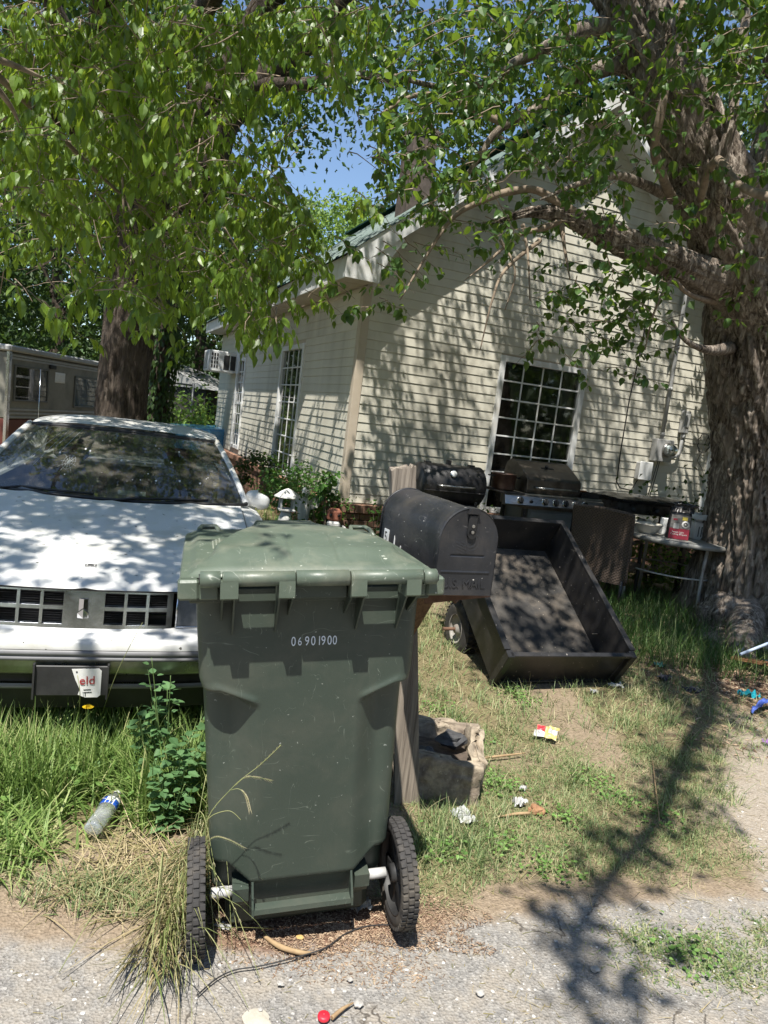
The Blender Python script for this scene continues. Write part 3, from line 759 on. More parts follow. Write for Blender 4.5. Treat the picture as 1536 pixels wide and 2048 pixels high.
# ------------------------------------------------------------------ leaves
def tmpl(w, fold=.10, droop=.16, rich=True):
    if not rich:
        V = np.array([(0, 0, 0), (w, .42, fold * .8), (0, 1, -droop), (-w, .42, fold * .8)], float)
        return V, np.array([(0, 1, 2), (0, 2, 3)])
    V = [(0, 0, 0), (0, 1, -droop), (0, .3, -.02), (0, .66, -.07)]
    for s_ in (1, -1):
        V += [(s_ * w * .72, .17, fold * .6), (s_ * w, .42, fold - .03), (s_ * w * .62, .74, fold * .5 - .09)]
    F = []
    for o, fl in ((4, False), (7, True)):
        T = [(0, o, 2), (o, o + 1, 2), (o + 1, 3, 2), (o + 1, o + 2, 3), (o + 2, 1, 3)]
        F += [t[::-1] if fl else t for t in T]
    return np.array(V, float), np.array(F)
def unit(a): return a / np.maximum(np.linalg.norm(a, axis=-1, keepdims=True), 1e-9)
def leaves_arrays(P, D, N_, Sz, T):
    V0, F0 = T; Yd = unit(D); X = unit(np.cross(Yd, N_)); Zn = np.cross(X, Yd)
    wr = rng.uniform(.72, 1.18, (len(P), 1, 1)); zr = rng.uniform(-.3, 2.4, (len(P), 1, 1)); sw = rng.uniform(-.16, .16, (len(P), 1, 1))
    V = P[:, None, :] + Sz[:, None, None] * ((V0[None, :, 0:1] * wr + sw * V0[None, :, 1:2] ** 2) * X[:, None, :] + V0[None, :, 1:2] * Yd[:, None, :] + V0[None, :, 2:3] * zr * Zn[:, None, :])
    F = F0[None] + (np.arange(len(P)) * len(V0))[:, None, None]
    return V.reshape(-1, 3), F.reshape(-1, 3), V, (X, Yd, Zn)
def leaf_cloud(name, P, D, N_, Sz, T, mat, parent):
    V, F, _, _ = leaves_arrays(P, D, N_, Sz, T)
    r = np.repeat(rng.random(len(P)), len(T[0]))
    o = raw_mesh(name, V, F, mat, parent, rnd=r); tag(o, kind='stuff'); return o
def tube_arrays(paths, radii, n=4):
    """many thin twigs (list of (k,3) arrays, same k)"""
    P = np.stack(paths); R_ = np.stack(radii); m, k, _ = P.shape
    D = unit(np.gradient(P, axis=1)); a = np.cross(D, np.array([.3, .5, .81])); A = unit(a); B = np.cross(D, A)
    th = np.arange(n) * 2 * pi / n
    V = P[:, :, None, :] + R_[:, :, None, None] * (np.cos(th)[None, None, :, None] * A[:, :, None, :] + np.sin(th)[None, None, :, None] * B[:, :, None, :])
    i = np.arange(k - 1)[:, None] * n; j = np.arange(n)[None, :]; j2 = (j + 1) % n
    f = np.stack([i + j, i + j2, i + n + j2, i + n + j], -1).reshape(-1, 4)
    F = (f[None] + (np.arange(m) * k * n)[:, None, None]).reshape(-1, 4)
    return V.reshape(-1, 3), F

PLEFT = tmpl(.25, .09, .2); PRIGHT = tmpl(.38, .10, .16); PBG = tmpl(.34, .1, .1, False)

def sprays(origins, kind, scale=1.0):
    """each spray: a drooping twig with its leaves; returns twig paths, radii and leaf arrays"""
    n = len(origins); tw = []; tr = []; LP = []; LD = []; LN = []; LS = []
    for p in origins:
        az = rng.uniform(0, 2 * pi); L = rng.uniform(.28, .5) * scale
        d = np.array([cos(az), sin(az), rng.uniform(-.5, .15)]); d /= np.linalg.norm(d)
        k = 7; s_ = np.linspace(0, 1, k)[:, None]
        sag = .35 if kind == 'L' else .22
        path = p + d * L * (s_ - .5) + np.array([0, 0, -1]) * L * sag * s_ ** 2 + rng.normal(0, .008, (k, 3))
        tw.append(path); tr.append(np.linspace(.0042, .0014, k) * (1.0 if kind == 'L' else 1.15))
        if kind == 'L':
            nr = rng.integers(3, 6)
            for q in range(nr):             # compound leaves with hanging leaflets
                t_ = rng.uniform(.15, 1); i0 = min(int(t_ * (k - 1)), k - 2); b_ = path[i0] + (path[i0 + 1] - path[i0]) * (t_ * (k - 1) - i0)
                a2 = rng.uniform(0, 2 * pi); rd = np.array([cos(a2), sin(a2), rng.uniform(-.7, .2)]); rd /= np.linalg.norm(rd)
                RL = rng.uniform(.10, .17) * scale; kk = np.linspace(0, 1, k)[:, None]
                rp = b_ + rd * RL * kk + np.array([0, 0, -1]) * RL * .55 * kk ** 2
                tw.append(rp); tr.append(np.linspace(.0016, .0008, k))
                side = np.cross(rd, [0, 0, 1]); side /= np.linalg.norm(side) + 1e-9
                npair = rng.integers(2, 4)
                for m_ in range(npair):
                    tt = .4 + .5 * m_ / max(1, npair - 1) if npair > 1 else .6; pp = rp[int(tt * (k - 1))]
                    for sg in (-1, 1):
                        dd = side * sg * rng.uniform(.35, .8) + rd * rng.uniform(.15, .6) + np.array([0, 0, -rng.uniform(.55, 1.5)])
                        LP.append(pp); LD.append(dd); LN.append(np.array([0, 0, 1]) * .7 + side * sg * .8 + rd * .4 + rng.normal(0, .25, 3)); LS.append(rng.uniform(.048, .102) * scale)
                LP.append(rp[-1]); LD.append(rd * .5 + np.array([0, 0, -1.1])); LN.append(rd + np.array([0, 0, .5]) + rng.normal(0, .2, 3)); LS.append(rng.uniform(.065, .105) * scale)
        else:
            nl = rng.integers(9, 16)
            for q in range(nl):
                t_ = rng.uniform(.05, 1); i0 = min(int(t_ * (k - 1)), k - 2); b_ = path[i0] + (path[i0 + 1] - path[i0]) * (t_ * (k - 1) - i0)
                a2 = rng.uniform(0, 2 * pi); o_ = np.array([cos(a2), sin(a2), rng.uniform(-.6, .5)]) * rng.uniform(.02, .05)
                LP.append(b_ + o_); dd = o_ / .04 + np.array([0, 0, -rng.uniform(.2, 1.6)]); LD.append(dd)
                LN.append(np.array([o_[0] * 22, o_[1] * 22, .8]) + rng.normal(0, .45, 3)); LS.append(rng.uniform(.042, .088) * scale)
    return tw, tr, np.array(LP), np.array(LD), np.array(LN), np.array(LS)

MASK_L = ("9999986520000000", "9999952210000000", "9999841000000000", "9998630000000000", "9888751000000000", "8888863000000000",
          "7778886300000000", "5556774100000000", "2326661000000000", "0115261000000000", "0000030000000000")
MASK_R = ("0000003578883466", "0000002578884556", "0000003588886645", "0000001789976534", "0000001688875323", "0000000466665432",
          "0000000244445433", "0000000242233422", "0000000430125523", "0000000210025512", "0000000100014400", "0000000000001100")
def sample_mask(mask, n, dlo, dhi, top=0):
    W_ = np.array([[float(c) for c in r] for r in mask]) ** 1.25; pr_ = W_.ravel() / W_.sum()
    idx = rng.choice(len(pr_), n, p=pr_); r_, c_ = idx // 16, idx % 16
    px = (c_ + rng.random(n)) * 96; py = (r_ + rng.random(n)) * 64
    dd = dlo + (dhi - dlo) * rng.random(n) ** .8
    return np.array([list(at(a, b_, d)) for a, b_, d in zip(px, py, dd)])
def in_box(n, x, y, z): return np.stack([rng.uniform(*x, n), rng.uniform(*y, n), rng.uniform(*z, n)], -1)
def in_patches(n, x, y, z, npatch, r):
    c = in_box(npatch, x, y, z); return c[rng.integers(0, npatch, n)] + rng.normal(0, r, (n, 3)) * np.array([1, 1, .5])

CAMN = np.array(CAM)
def proj(P):
    f_ = (P - CAMN) @ np.array(FWD); return 768 + (P - CAMN) @ np.array(CR) / f_ * FPX, 1024 - (P - CAMN) @ np.array(CU) / f_ * FPX
def finish_tree(root, kind, orig, mat, T, twmat, nearobj=300, name='leaf', box=None):
    px, py = proj(orig); gap = (np.hypot((px - 672) / 88, (py - 318) / 118) < 1) | (np.hypot((px - 572) / 40, (py - 88) / 32) < 1)
    low = (px > 690) & (px < 1540) & (py > 520 + 0 * px) & (orig[:, 2] > 4.0)
    orig = orig[~((gap & (rng.random(len(orig)) < .985)) | low)]
    tw, tr, P, D, N_, Sz = sprays(orig, kind)
    # clearances: nothing in front of the lens
    far = np.linalg.norm(P - CAMN, axis=1) > 1.9
    px, py = proj(P); far &= ~((np.hypot((px - 672) / 78, (py - 308) / 115) < 1) & (rng.random(len(P)) < .88))
    P, D, N_, Sz = P[far], D[far], N_[far], Sz[far]
    V, F = tube_arrays(tw, tr, 3)
    tag(raw_mesh('twigs', V, F, twmat, root), kind='stuff')
    fw_ = (P - CAMN) @ np.array(FWD); sx_ = (P - CAMN) @ np.array(CR) / fw_ * FPX; sy_ = (P - CAMN) @ np.array(CU) / fw_ * FPX
    vis = (fw_ > .5) & (abs(sx_) < 760) & (abs(sy_) < 1015)
    big = np.where(vis, Sz / np.maximum(fw_, .5), 0); order = np.argsort(-big)
    near = order[:nearobj]; restm = np.ones(len(P), bool); restm[near] = False
    inv = root.matrix_world.inverted() if False else Matrix.Translation(-root.location)
    off = np.array(root.location)
    leaf_cloud('foliage', P[restm] - off, D[restm], N_[restm], Sz[restm], T, mat, root)
    me = bpy.data.meshes.new('leaf'); me.from_pydata([tuple(v) for v in T[0]], [], [tuple(f) for f in T[1]]); me.materials.append(mat); me.update()
    _, _, _, (X, Yd, Zn) = leaves_arrays(P[near], D[near], N_[near], Sz[near], T)
    for i, k in enumerate(near):
        o = bpy.data.objects.new('leaf', me); S.collection.objects.link(o); o.parent = root
        M_ = Matrix((Vector(X[i]), Vector(Yd[i]), Vector(Zn[i]))).transposed().to_4x4()
        o.matrix_local = Matrix.Translation(Vector(P[k] - off)) @ M_ @ Matrix.Scale(float(Sz[k]), 4)
    # shift the twigs to the root's frame
    tws = root.children[-0] if False else None
    return
def shift_children_meshes(root):
    for ch in root.children:
        if ch.name.startswith('twigs'): ch.location = -root.location

# ------------------------------------------------------------------ trunks
def limb(m, pts, rads, n=10, wob=.02, ridge=.0):
    """smooth path through pts"""
    pts = [Vector(p) for p in pts]; out = []; rr = []
    for i in range(len(pts) - 1):
        p0 = pts[max(i - 1, 0)]; p1 = pts[i]; p2 = pts[i + 1]; p3 = pts[min(i + 2, len(pts) - 1)]
        for k in range(6):
            t_ = k / 6; a = .5 * ((2 * p1) + (p2 - p0) * t_ + (2 * p0 - 5 * p1 + 4 * p2 - p3) * t_ ** 2 + (3 * p1 - p0 - 3 * p2 + p3) * t_ ** 3)
            r_ = rads[i] + (rads[i + 1] - rads[i]) * t_
            out.append(a + Vector((mnoise.noise(a * 4), mnoise.noise(a * 4 + Vector((9, 0, 0))), mnoise.noise(a * 4 + Vector((0, 9, 0))))) * wob * min(1, r_ * 12)); rr.append(r_ * (1 + .12 * mnoise.noise(a * 6)))
    out.append(pts[-1]); rr.append(rads[-1])
    m.tube(out, rr, n); return out, rr
def trunk_mesh(m, pts, rads, nth=72, nz=150, furrow=.035, flare=0.0, lobes=5, fs=1.0, lobe_amp=.10):
    pts = [Vector(p) for p in pts]; segs = len(pts) - 1
    def cr(t_):
        i = min(int(t_ * segs), segs - 1); f = t_ * segs - i
        p0 = pts[max(i - 1, 0)]; p1 = pts[i]; p2 = pts[i + 1]; p3 = pts[min(i + 2, segs)]
        return .5 * ((2 * p1) + (p2 - p0) * f + (2 * p0 - 5 * p1 + 4 * p2 - p3) * f ** 2 + (3 * p1 - p0 - 3 * p2 + p3) * f ** 3), rads[i] + (rads[i + 1] - rads[i]) * f
    Lz = sum((pts[i + 1] - pts[i]).length for i in range(segs))
    def fn(u, v_):
        c, r_ = cr(v_); d = (cr(min(1, v_ + .01))[0] - cr(max(0, v_ - .01))[0]).normalized()
        x = Vector((1, 0, 0)); x = (x - d * x.dot(d)).normalized(); y = d.cross(x); a = 2 * pi * u; h = v_ * Lz
        tw = a + h * .25
        q = Vector((cos(tw) * 2.2 * fs, sin(tw) * 2.2 * fs, h * .55 * fs))
        q.z += .25 * mnoise.noise(q * 1.5); f1 = abs(mnoise.noise(q * 4.2)); f2 = abs(mnoise.noise(q * 10.0 + Vector((5, 5, 5)))); f3 = mnoise.noise(q * 1.0)
        lo = lobe_amp * (.5 + .5 * sin(a * lobes + 1.3 * sin(h)))
        R_ = r_ * (1 + lo * (.5 + flare * math.exp(-h * 3.2) * 6) + flare * math.exp(-h * 4.5) + .10 * f3) - furrow * (1 - min(1, f1 * 3)) - furrow * .5 * (1 - min(1, f2 * 3))
        return c + (x * cos(a) + y * sin(a)) * R_
    m.grid(fn, nth, nz, cu=True)

# big rough-barked tree on the right
RT = Vector((3.72, 6.75, 0))
rt = empty('rough_bark_tree', RT, 0, 'huge rough barked tree leaning left beside the gable wall on the right', 'tree')
def L(p): return Vector(p) - RT
m = MB()
trunk_mesh(m, [L((3.75, 6.80, -.1)), L((3.62, 6.75, .9)), L((3.52, 6.7, 1.7)), L((3.30, 6.65, 2.5)), L((3.12, 6.62, 3.2)), L((3.05, 6.6, 3.8))], [.70, .56, .54, .58, .56, .30], 230, 400, .07, .55, 5)
trunk_mesh(m, [L(at(1530, 640, 6.5)), L(at(1470, 500, 6.4)), L(at(1400, 350, 6.25)), L(at(1320, 170, 6.15)), L(at(1245, 0, 6.1)), L(at(1170, -170, 6.0)), L(at(1080, -420, 5.9))], [.44, .38, .315, .275, .255, .24, .17], 130, 240, .032, 0, 3)
trunk_mesh(m, [L((3.20, 6.65, 3.0)), L((3.25, 6.8, 3.9)), L((3.25, 7.0, 4.8)), L((3.5, 7.2, 6.3))], [.42, .38, .30, .2], 90, 160, .03, 0, 3)
o_ = m.build('trunk', M_BARK1, rt); o_.location.x = .07
# swollen roots and burls at the foot
m = MB()
for (p, r_, sq) in (((3.20, 6.32, .15), .27, .85), ((3.45, 6.0, .0), .46, .42), ((4.0, 5.95, .02), .50, .42), ((3.10, 6.0, -.05), .34, .5)):
    def fb(u, v_, p=p, r_=r_, sq=sq):
        a = 2 * pi * u; b_ = pi * (v_ - .5); d = Vector((cos(a) * cos(b_), sin(a) * cos(b_), sin(b_)))
        q = d * 2.0 + Vector(p) * 3; k = r_ * (1 + .18 * mnoise.noise(q) - .07 * (1 - min(1, abs(mnoise.noise(q * 3.2 + Vector((0, 0, d.z * 9)))) * 4)) - .04 * (1 - min(1, abs(mnoise.noise(q * 8)) * 3)))
        return L(p) + Vector((d.x * k, d.y * k, d.z * k * sq))
    m.grid(fb, 90, 50, cu=True)
for pts_, rr_ in (([(3.35, 6.3, .25), (3.1, 5.75, .08), (2.95, 5.35, -.02)], [.2, .13, .05]), ([(3.6, 6.2, .3), (3.55, 5.6, .10), (3.75, 5.1, -.03)], [.22, .15, .06]), ([(4.0, 6.1, .3), (4.3, 5.4, .1), (4.6, 4.9, -.03)], [.24, .16, .07])):
    limb(m, [L(p) for p in pts_], rr_, 16, .05)
m.build('root', M_BARK1, rt)
SHL = [gnd(a, b_) + SUN_TO * (4.8 / SUN_TO.z) for a, b_ in ((1420, 1400), (1370, 1500), (1310, 1640), (1190, 1800), (1150, 1930), (1190, 2060))]
# the low limb towards the left and other limbs
m = MB()
trunk_mesh(m, [L(at(1470, 570, 6.45)), L(at(1390, 545, 6.2)), L(at(1300, 505, 5.95)), L(at(1215, 468, 5.8)), L(at(1130, 432, 5.7)), L(at(1060, 425, 5.6)), L(at(985, 448, 5.5))], [.24, .15, .125, .105, .07, .04, .012], 60, 150, .018, 0, 3)
m.build('low_limb', M_BARK1, rt)
m = MB(); mt_ = MB()
def pb(px, py, d): return L(at(px, py, d))
for pts_, rr_ in (
    ([pb(1130, 434, 5.7), pb(1090, 455, 5.6), pb(1040, 470, 5.5), pb(980, 520, 5.4), pb(930, 560, 5.3)], [.03, .022, .015, .01, .003]),
    ([pb(1180, 455, 5.75), pb(1130, 410, 5.65), pb(1060, 380, 5.6), pb(980, 395, 5.5), pb(910, 430, 5.4), pb(860, 500, 5.3), pb(800, 600, 5.2)], [.04, .034, .03, .024, .018, .012, .005]),
    ([pb(1410, 420, 6.4), pb(1310, 380, 6.0), pb(1240, 350, 5.6), pb(1150, 370, 5.4), pb(1080, 400, 5.2)], [.05, .04, .03, .018, .006]),
    ([pb(1400, 400, 5.6), pb(1430, 320, 5.2), pb(1480, 370, 4.8), pb(1560, 400, 4.5)], [.03, .03, .028, .03]),
    ([pb(1372, -80, 5.8), pb(1360, 60, 5.6), pb(1340, 150, 5.4), pb(1320, 230, 5.3), pb(1312, 310, 5.5), pb(1345, 400, 6.2)], [.03, .033, .033, .03, .035, .04]),
    ([pb(1500, -60, 6.0), pb(1480, 120, 5.9), pb(1460, 250, 5.8), pb(1440, 380, 5.9), pb(1450, 470, 6.4)], [.035, .035, .04, .045, .06]),
    ([pb(1270, 40, 6.3), pb(1180, 60, 6.1), pb(1060, 110, 6.2), pb(960, 170, 6.3), pb(860, 170, 6.3), pb(760, 140, 6.2)], [.12, .07, .045, .032, .022, .01]),
    ([pb(1290, 140, 6.3), pb(1190, 140, 6.1), pb(1100, 200, 6.1), pb(1000, 260, 6.1), pb(940, 340, 6.1), pb(890, 420, 6.1)], [.09, .06, .045, .032, .02, .005]),
    ([pb(760, 230, 6.1), pb(840, 190, 6.1), pb(930, 210, 6.1), pb(1010, 250, 6.1)], [.012, .02, .028, .035]),
    ([pb(1060, 600, 5.2), pb(1055, 500, 5.4), pb(1045, 450, 5.5)], [.005, .010, .018]),
    ([pb(960, 700, 5.2), pb(985, 600, 5.2), pb(1010, 540, 5.3), pb(1080, 480, 5.5)], [.004, .008, .012, .02]),
    ([pb(1140, 560, 5.2), pb(1130, 500, 5.4), pb(1125, 450, 5.5)], [.005, .012, .02]),
    ([pb(1000, 480, 5.3), pb(1030, 540, 5.25), pb(1010, 620, 5.2)], [.012, .008, .004]),
    ([pb(1290, 700, 5.9), pb(1310, 620, 5.8), pb(1345, 560, 5.9), pb(1380, 590, 6.1), pb(1460, 610, 6.5)], [.004, .010, .014, .02, .03]),
    ([pb(1460, 700, 6.4), pb(1395, 695, 6.0), pb(1360, 670, 5.9), pb(1345, 640, 5.85)], [.06, .025, .016, .005]),
    ([L((2.6, 5.9, 4.6)), L((2.5, 4.2, 4.9))] + [L(p) for p in SHL], [.14, .09, .055, .04, .032, .025, .018, .01]),
    ([L((3.0, 6.2, 4.8)), L((2.9, 4.4, 5.0)), L((2.5, 2.8, 5.0)), L((2.3, 1.4, 5.0))], [.14, .10, .07, .04])):
    limb(mt_ if max(rr_) > .042 else m, pts_, rr_, 12 if max(rr_) > .042 else 8, .04)
m.build('branch', M_TWIG, rt); mt_.build('bough', M_BARK1, rt)
# left shade tree
LT = Vector((-3.46, 9.0, 0))
lt = empty('shade_tree', LT, 0, 'tall straight dark barked shade tree behind the white sedan', 'tree')
m = MB()
trunk_mesh(m, [Vector((.03, 0, -.1)), Vector((0, 0, 1.4)), Vector((.06, 0, 2.7)), Vector((.1, 0, 3.9)), Vector((.1, .1, 5.2))], [.36, .31, .305, .31, .24], 80, 170, .016, .3, 4, 1.9, .05)
trunk_mesh(m, [Vector((.15, 0, 3.6)), Vector((.6, 0, 4.5)), Vector((1.2, -.2, 5.6)), Vector((1.9, -.5, 6.8))], [.26, .22, .18, .12], 40, 60, .012, 0, 3, 1.9, .04)
m.build('trunk', M_BARK2, lt)
def qb(px, py, d): return Vector(at(px, py, d)) - LT
m = MB(); mt_ = MB()
for pts_, rr_ in (
    ([qb(380, 420, 9), qb(420, 330, 8.8), qb(460, 230, 8.6), qb(560, 130, 8.4), qb(650, 60, 8.2), qb(720, -60, 8)], [.2, .19, .17, .14, .10, .07]),
    ([qb(400, 185, 8.7), qb(520, 172, 8.4), qb(600, 170, 8.2), qb(720, 150, 8.0), qb(800, 170, 7.8)], [.08, .08, .07, .05, .02]),
    ([qb(300, 420, 8.9), qb(250, 260, 8.4), qb(160, 120, 8), qb(90, -20, 7.6)], [.17, .14, .11, .08]),
    ([qb(250, 330, 8.4), qb(150, 260, 7.2), qb(60, 200, 6), qb(-40, 160, 5)], [.08, .06, .045, .03]),
    ([qb(330, 620, 5.8), qb(290, 520, 5.8), qb(240, 350, 5.8), qb(210, 240, 5.9), qb(120, 130, 6.1)], [.003, .006, .012, .016, .02]),
    ([qb(-20, 110, 3.6), qb(40, 135, 3.8), qb(85, 155, 3.9)], [.017, .014, .006]),
    ([qb(-20, 160, 3.4), qb(20, 210, 3.6), qb(38, 245, 3.7)], [.015, .012, .005]),
    ([qb(-30, 130, 4.0), qb(80, 230, 4.4), qb(180, 330, 5.0), qb(260, 400, 5.5), qb(370, 450, 6.0)], [.022, .018, .014, .010, .005]),
    ([qb(245, 355, 5.2), qb(250, 460, 5.2), qb(270, 530, 5.2)], [.009, .007, .003]),
    ([qb(470, 520, 5.6), qb(503, 560, 5.6), qb(500, 600, 5.6), qb(530, 640, 5.6)], [.010, .009, .007, .004]),
    ([qb(0, 410, 5.2), qb(120, 440, 5.6), qb(230, 500, 5.9), qb(270, 560, 6)], [.014, .012, .008, .004]),
    ([Vector((-.2, -.6, 4.6)), Vector((.8, -3.2, 4.9)), Vector((1.5, -5.2, 4.8)), Vector((1.9, -7.2, 4.6))], [.13, .1, .07, .04]),
    ([Vector((.2, -.6, 4.8)), Vector((1.8, -2.8, 5.1)), Vector((2.6, -4.6, 5.0)), Vector((2.9, -6.4, 4.8))], [.11, .08, .06, .03])):
    limb(mt_ if max(rr_) > .042 else m, pts_, rr_, 12 if max(rr_) > .042 else 8, .04)
mt_.build('bough', M_BARK2, lt)
# thin bare twigs catching the light
for i in range(70):
    a = at(rng.uniform(0, 520), rng.uniform(40, 560), rng.uniform(4.2, 6.4)); d = Vector((rng.uniform(-1, 1), rng.uniform(-.6, .6), rng.uniform(-.8, .35))).normalized(); Lq = rng.uniform(.15, .5)
    limb(m, [a - LT, a + d * Lq * .5 + Vector((0, 0, -.03)) - LT, a + d * Lq + Vector((0, 0, rng.uniform(-.12, .04))) - LT], [.006, .004, .0015], 4, .03)
m.build('branch', M_TWIG, lt)

def _shp(t_):
    P_ = SHL; k = min(int(t_ * (len(P_) - 1)), len(P_) - 2); return P_[k] + (P_[k + 1] - P_[k]) * (t_ * (len(P_) - 1) - k)
origL = np.concatenate([sample_mask(MASK_L, 640, 3.9, 8.0),
                        in_patches(700, (-3.0, -.75), (1.2, 5.4), (4.2, 5.3), 52, .20), in_patches(200, (-4.2, -.9), (6.2, 11.5), (6.0, 7.0), 22, .3), in_patches(130, (-2.3, -.8), (.95, 2.5), (4.2, 5.2), 16, .15)])  # overhead sprays added to dapple the car and side wall with shade
origR = np.concatenate([sample_mask(MASK_R, 560, 4.6, 7.0),
                        in_patches(950, (.15, 3.8), (2.2, 5.3), (4.3, 5.4), 70, .21),  # overhead sprays added to shade the dump cart and lawn
                        in_patches(800, (-1.1, 4.0), (5.3, 7.9), (6.1, 7.5), 50, .22), in_patches(560, (.6, 4.0), (4.2, 7.6), (6.0, 7.4), 50, .22),  # sprays kept above the frame, added to shade the gable wall
                        np.concatenate([np.array([list(_shp(t_))]) + rng.normal(0, 1, (1, 3)) * np.array([.07, .08, .1]) for t_ in rng.random(62) * .80])])
finish_tree(lt, 'L', origL, M_LEAF_L, PLEFT, M_TWIG); finish_tree(rt, 'R', origR, M_LEAF_R, PRIGHT, M_TWIG)
shift_children_meshes(lt); shift_children_meshes(rt)

def crown_cloud(n, c, rad, nclump, cl_r, seed_shell=.75):
    d = unit(rng.normal(size=(nclump, 3))); rr = rng.uniform(seed_shell, 1, (nclump, 1)) ** .6
    cc = np.array(c) + d * rr * np.array(rad); idx = rng.integers(0, nclump, n)
    loc = rng.normal(size=(n, 3)); P = cc[idx] + loc * cl_r * np.array([1, 1, .65]); return P, unit(loc + d[idx] * .8)
def bg_tree(name, x, y, H, rad, n, label, cat='tree', group=None, mat=None, tr=.2, lsz=(.10, .17), trunk=True, z0=0, nclump=None, bark=None, lowcrown=.0):
    root = empty(name, (x, y, z0), 0, label, cat, group)
    if trunk:
        m = MB(); limb(m, [(0, 0, -.2), (.1, 0, H * .3), (-.05, .1, H * .6), (.1, 0, H * .85)], [tr, tr * .8, tr * .5, tr * .15], 9, .1)
        for i in range(5):
            a = i * 2.4; limb(m, [(0, 0, H * (.35 + .08 * i)), (cos(a) * rad[0] * .4, sin(a) * rad[1] * .4, H * (.5 + .07 * i)), (cos(a) * rad[0] * .75, sin(a) * rad[1] * .75, H * (.58 + .07 * i))], [tr * .4, tr * .22, tr * .05], 6, .1)
        m.build('trunk', bark or M_BARK2, root)
    nc = nclump or max(18, int(n / 90)); P, Nn = crown_cloud(n, (0, 0, H - rad[2] * .9 - lowcrown), rad, nc, rad[0] * .17)
    D = unit(rng.normal(size=(n, 3)) + np.array([0, 0, -.6])); Sz = rng.uniform(*lsz, n)
    V, F, _, _ = leaves_arrays(P, D, Nn + rng.normal(0, .5, (n, 3)) + np.array([0, 0, .5]), Sz, PBG)
    o = raw_mesh('crown', V, F, mat or M_LEAF_BG, root, rnd=np.repeat(rng.random(n), 4))
    return root
spots = [
    ((-2.3, 23.5), 8.0, (2.0, 2.0, 3.4), 15000, 'sunlit pale green tree rising behind the eave of the house', M_LEAF_BG, (.10, .15)),
    ((-.6, 33), 6.3, (3.2, 2.5, 2.2), 6000, 'low round tree far beyond the roof edge', M_LEAF_BG, (.16, .24)),
    ((-5.8, 20.5), 7.5, (2.6, 2.2, 3.3), 11000, 'dense tree behind the chain link fence', M_LEAF_BGD, (.12, .18)),
    ((-9.2, 19), 8.5, (3.2, 2.5, 3.8), 12000, 'dark leafy tree rising straight behind the camper roof', M_LEAF_BGD, (.12, .18)),
    ((-12.8, 18), 9.0, (3.4, 2.5, 4.2), 12000, 'broad tree behind the left end of the camper', M_LEAF_BGD, (.12, .18)),
    ((7.5, 13.5), 10, (3.4, 3.0, 4.4), 19000, 'tree behind the gable seen through the right canopy', M_LEAF_BGD, (.12, .18)),
    ((6.8, 8.6), 8.6, (2.6, 2.2, 3.8), 17000, 'leafy tree right of the house wall behind the big trunk', M_LEAF_BGD, (.11, .16)),
    ((3.0, 19), 11.5, (3.6, 3, 4.0), 10000, 'tall tree rising behind the roof ridge', M_LEAF_BGD, (.14, .2)),
]
for (xy, H, rad, n, lab, mt, ls) in spots: bg_tree('background_tree', xy[0], xy[1], H, rad, n, lab, 'tree', 'trees behind the house and camper', mt, .22, ls)
for (c, rad, n_) in (((-3.4, 4.0, 8.0), (3.0, 2.4, 2.0), 7000), ((.2, 4.2, 8.2), (2.8, 2.4, 1.9), 6000)):
    P, Nn = crown_cloud(n_, c, rad, int(n_ / 100), .5)
    leaf_cloud('upper_crown', P, unit(rng.normal(size=(n_, 3)) + np.array([0, 0, -.8])), Nn + rng.normal(0, .5, (n_, 3)), rng.uniform(.10, .16, n_), PBG, M_LEAF_BGD, lt)
nq = 6500; P, Nn = crown_cloud(nq, (-3.1, .6, 6.0), (2.6, 2.4, .8), 60, .4)  # leaf layer added over the camper to shade it
leaf_cloud('upper_crown', P, unit(rng.normal(size=(nq, 3)) + np.array([0, 0, -.8])), Nn + rng.normal(0, .5, (nq, 3)), rng.uniform(.10, .16, nq), PBG, M_LEAF_BGD, lt)
# ivy-clad slender trunk right of the shade tree
iv = empty('ivy_clad_tree', at(312, 820, 10.3).xy.to_3d(), 0, 'slender trunk wrapped in dark ivy just right of the shade tree', 'tree')
m = MB(); limb(m, [(0, 0, -.1), (.03, 0, 2), (.1, 0, 4), (.2, 0, 6.2)], [.15, .13, .11, .09], 10, .05); m.build('trunk', M_BARK2, iv)
n = 3800; a = rng.uniform(0, 2 * pi, n); hh = rng.uniform(.1, 5.4, n); rr = .13 + rng.uniform(0, .22, n) * (.6 + .4 * np.sin(hh * 3))
P = np.stack([rr * np.cos(a) + hh * .03, rr * np.sin(a), hh], -1); N_ = np.stack([np.cos(a), np.sin(a), .4 + 0 * a], -1)
leaf_cloud('ivy', P, np.stack([np.cos(a) * .4, np.sin(a) * .4, -np.ones(n)], -1), N_ + rng.normal(0, .3, (n, 3)), rng.uniform(.06, .10, n), PBG, M_LEAF_BGD, iv)
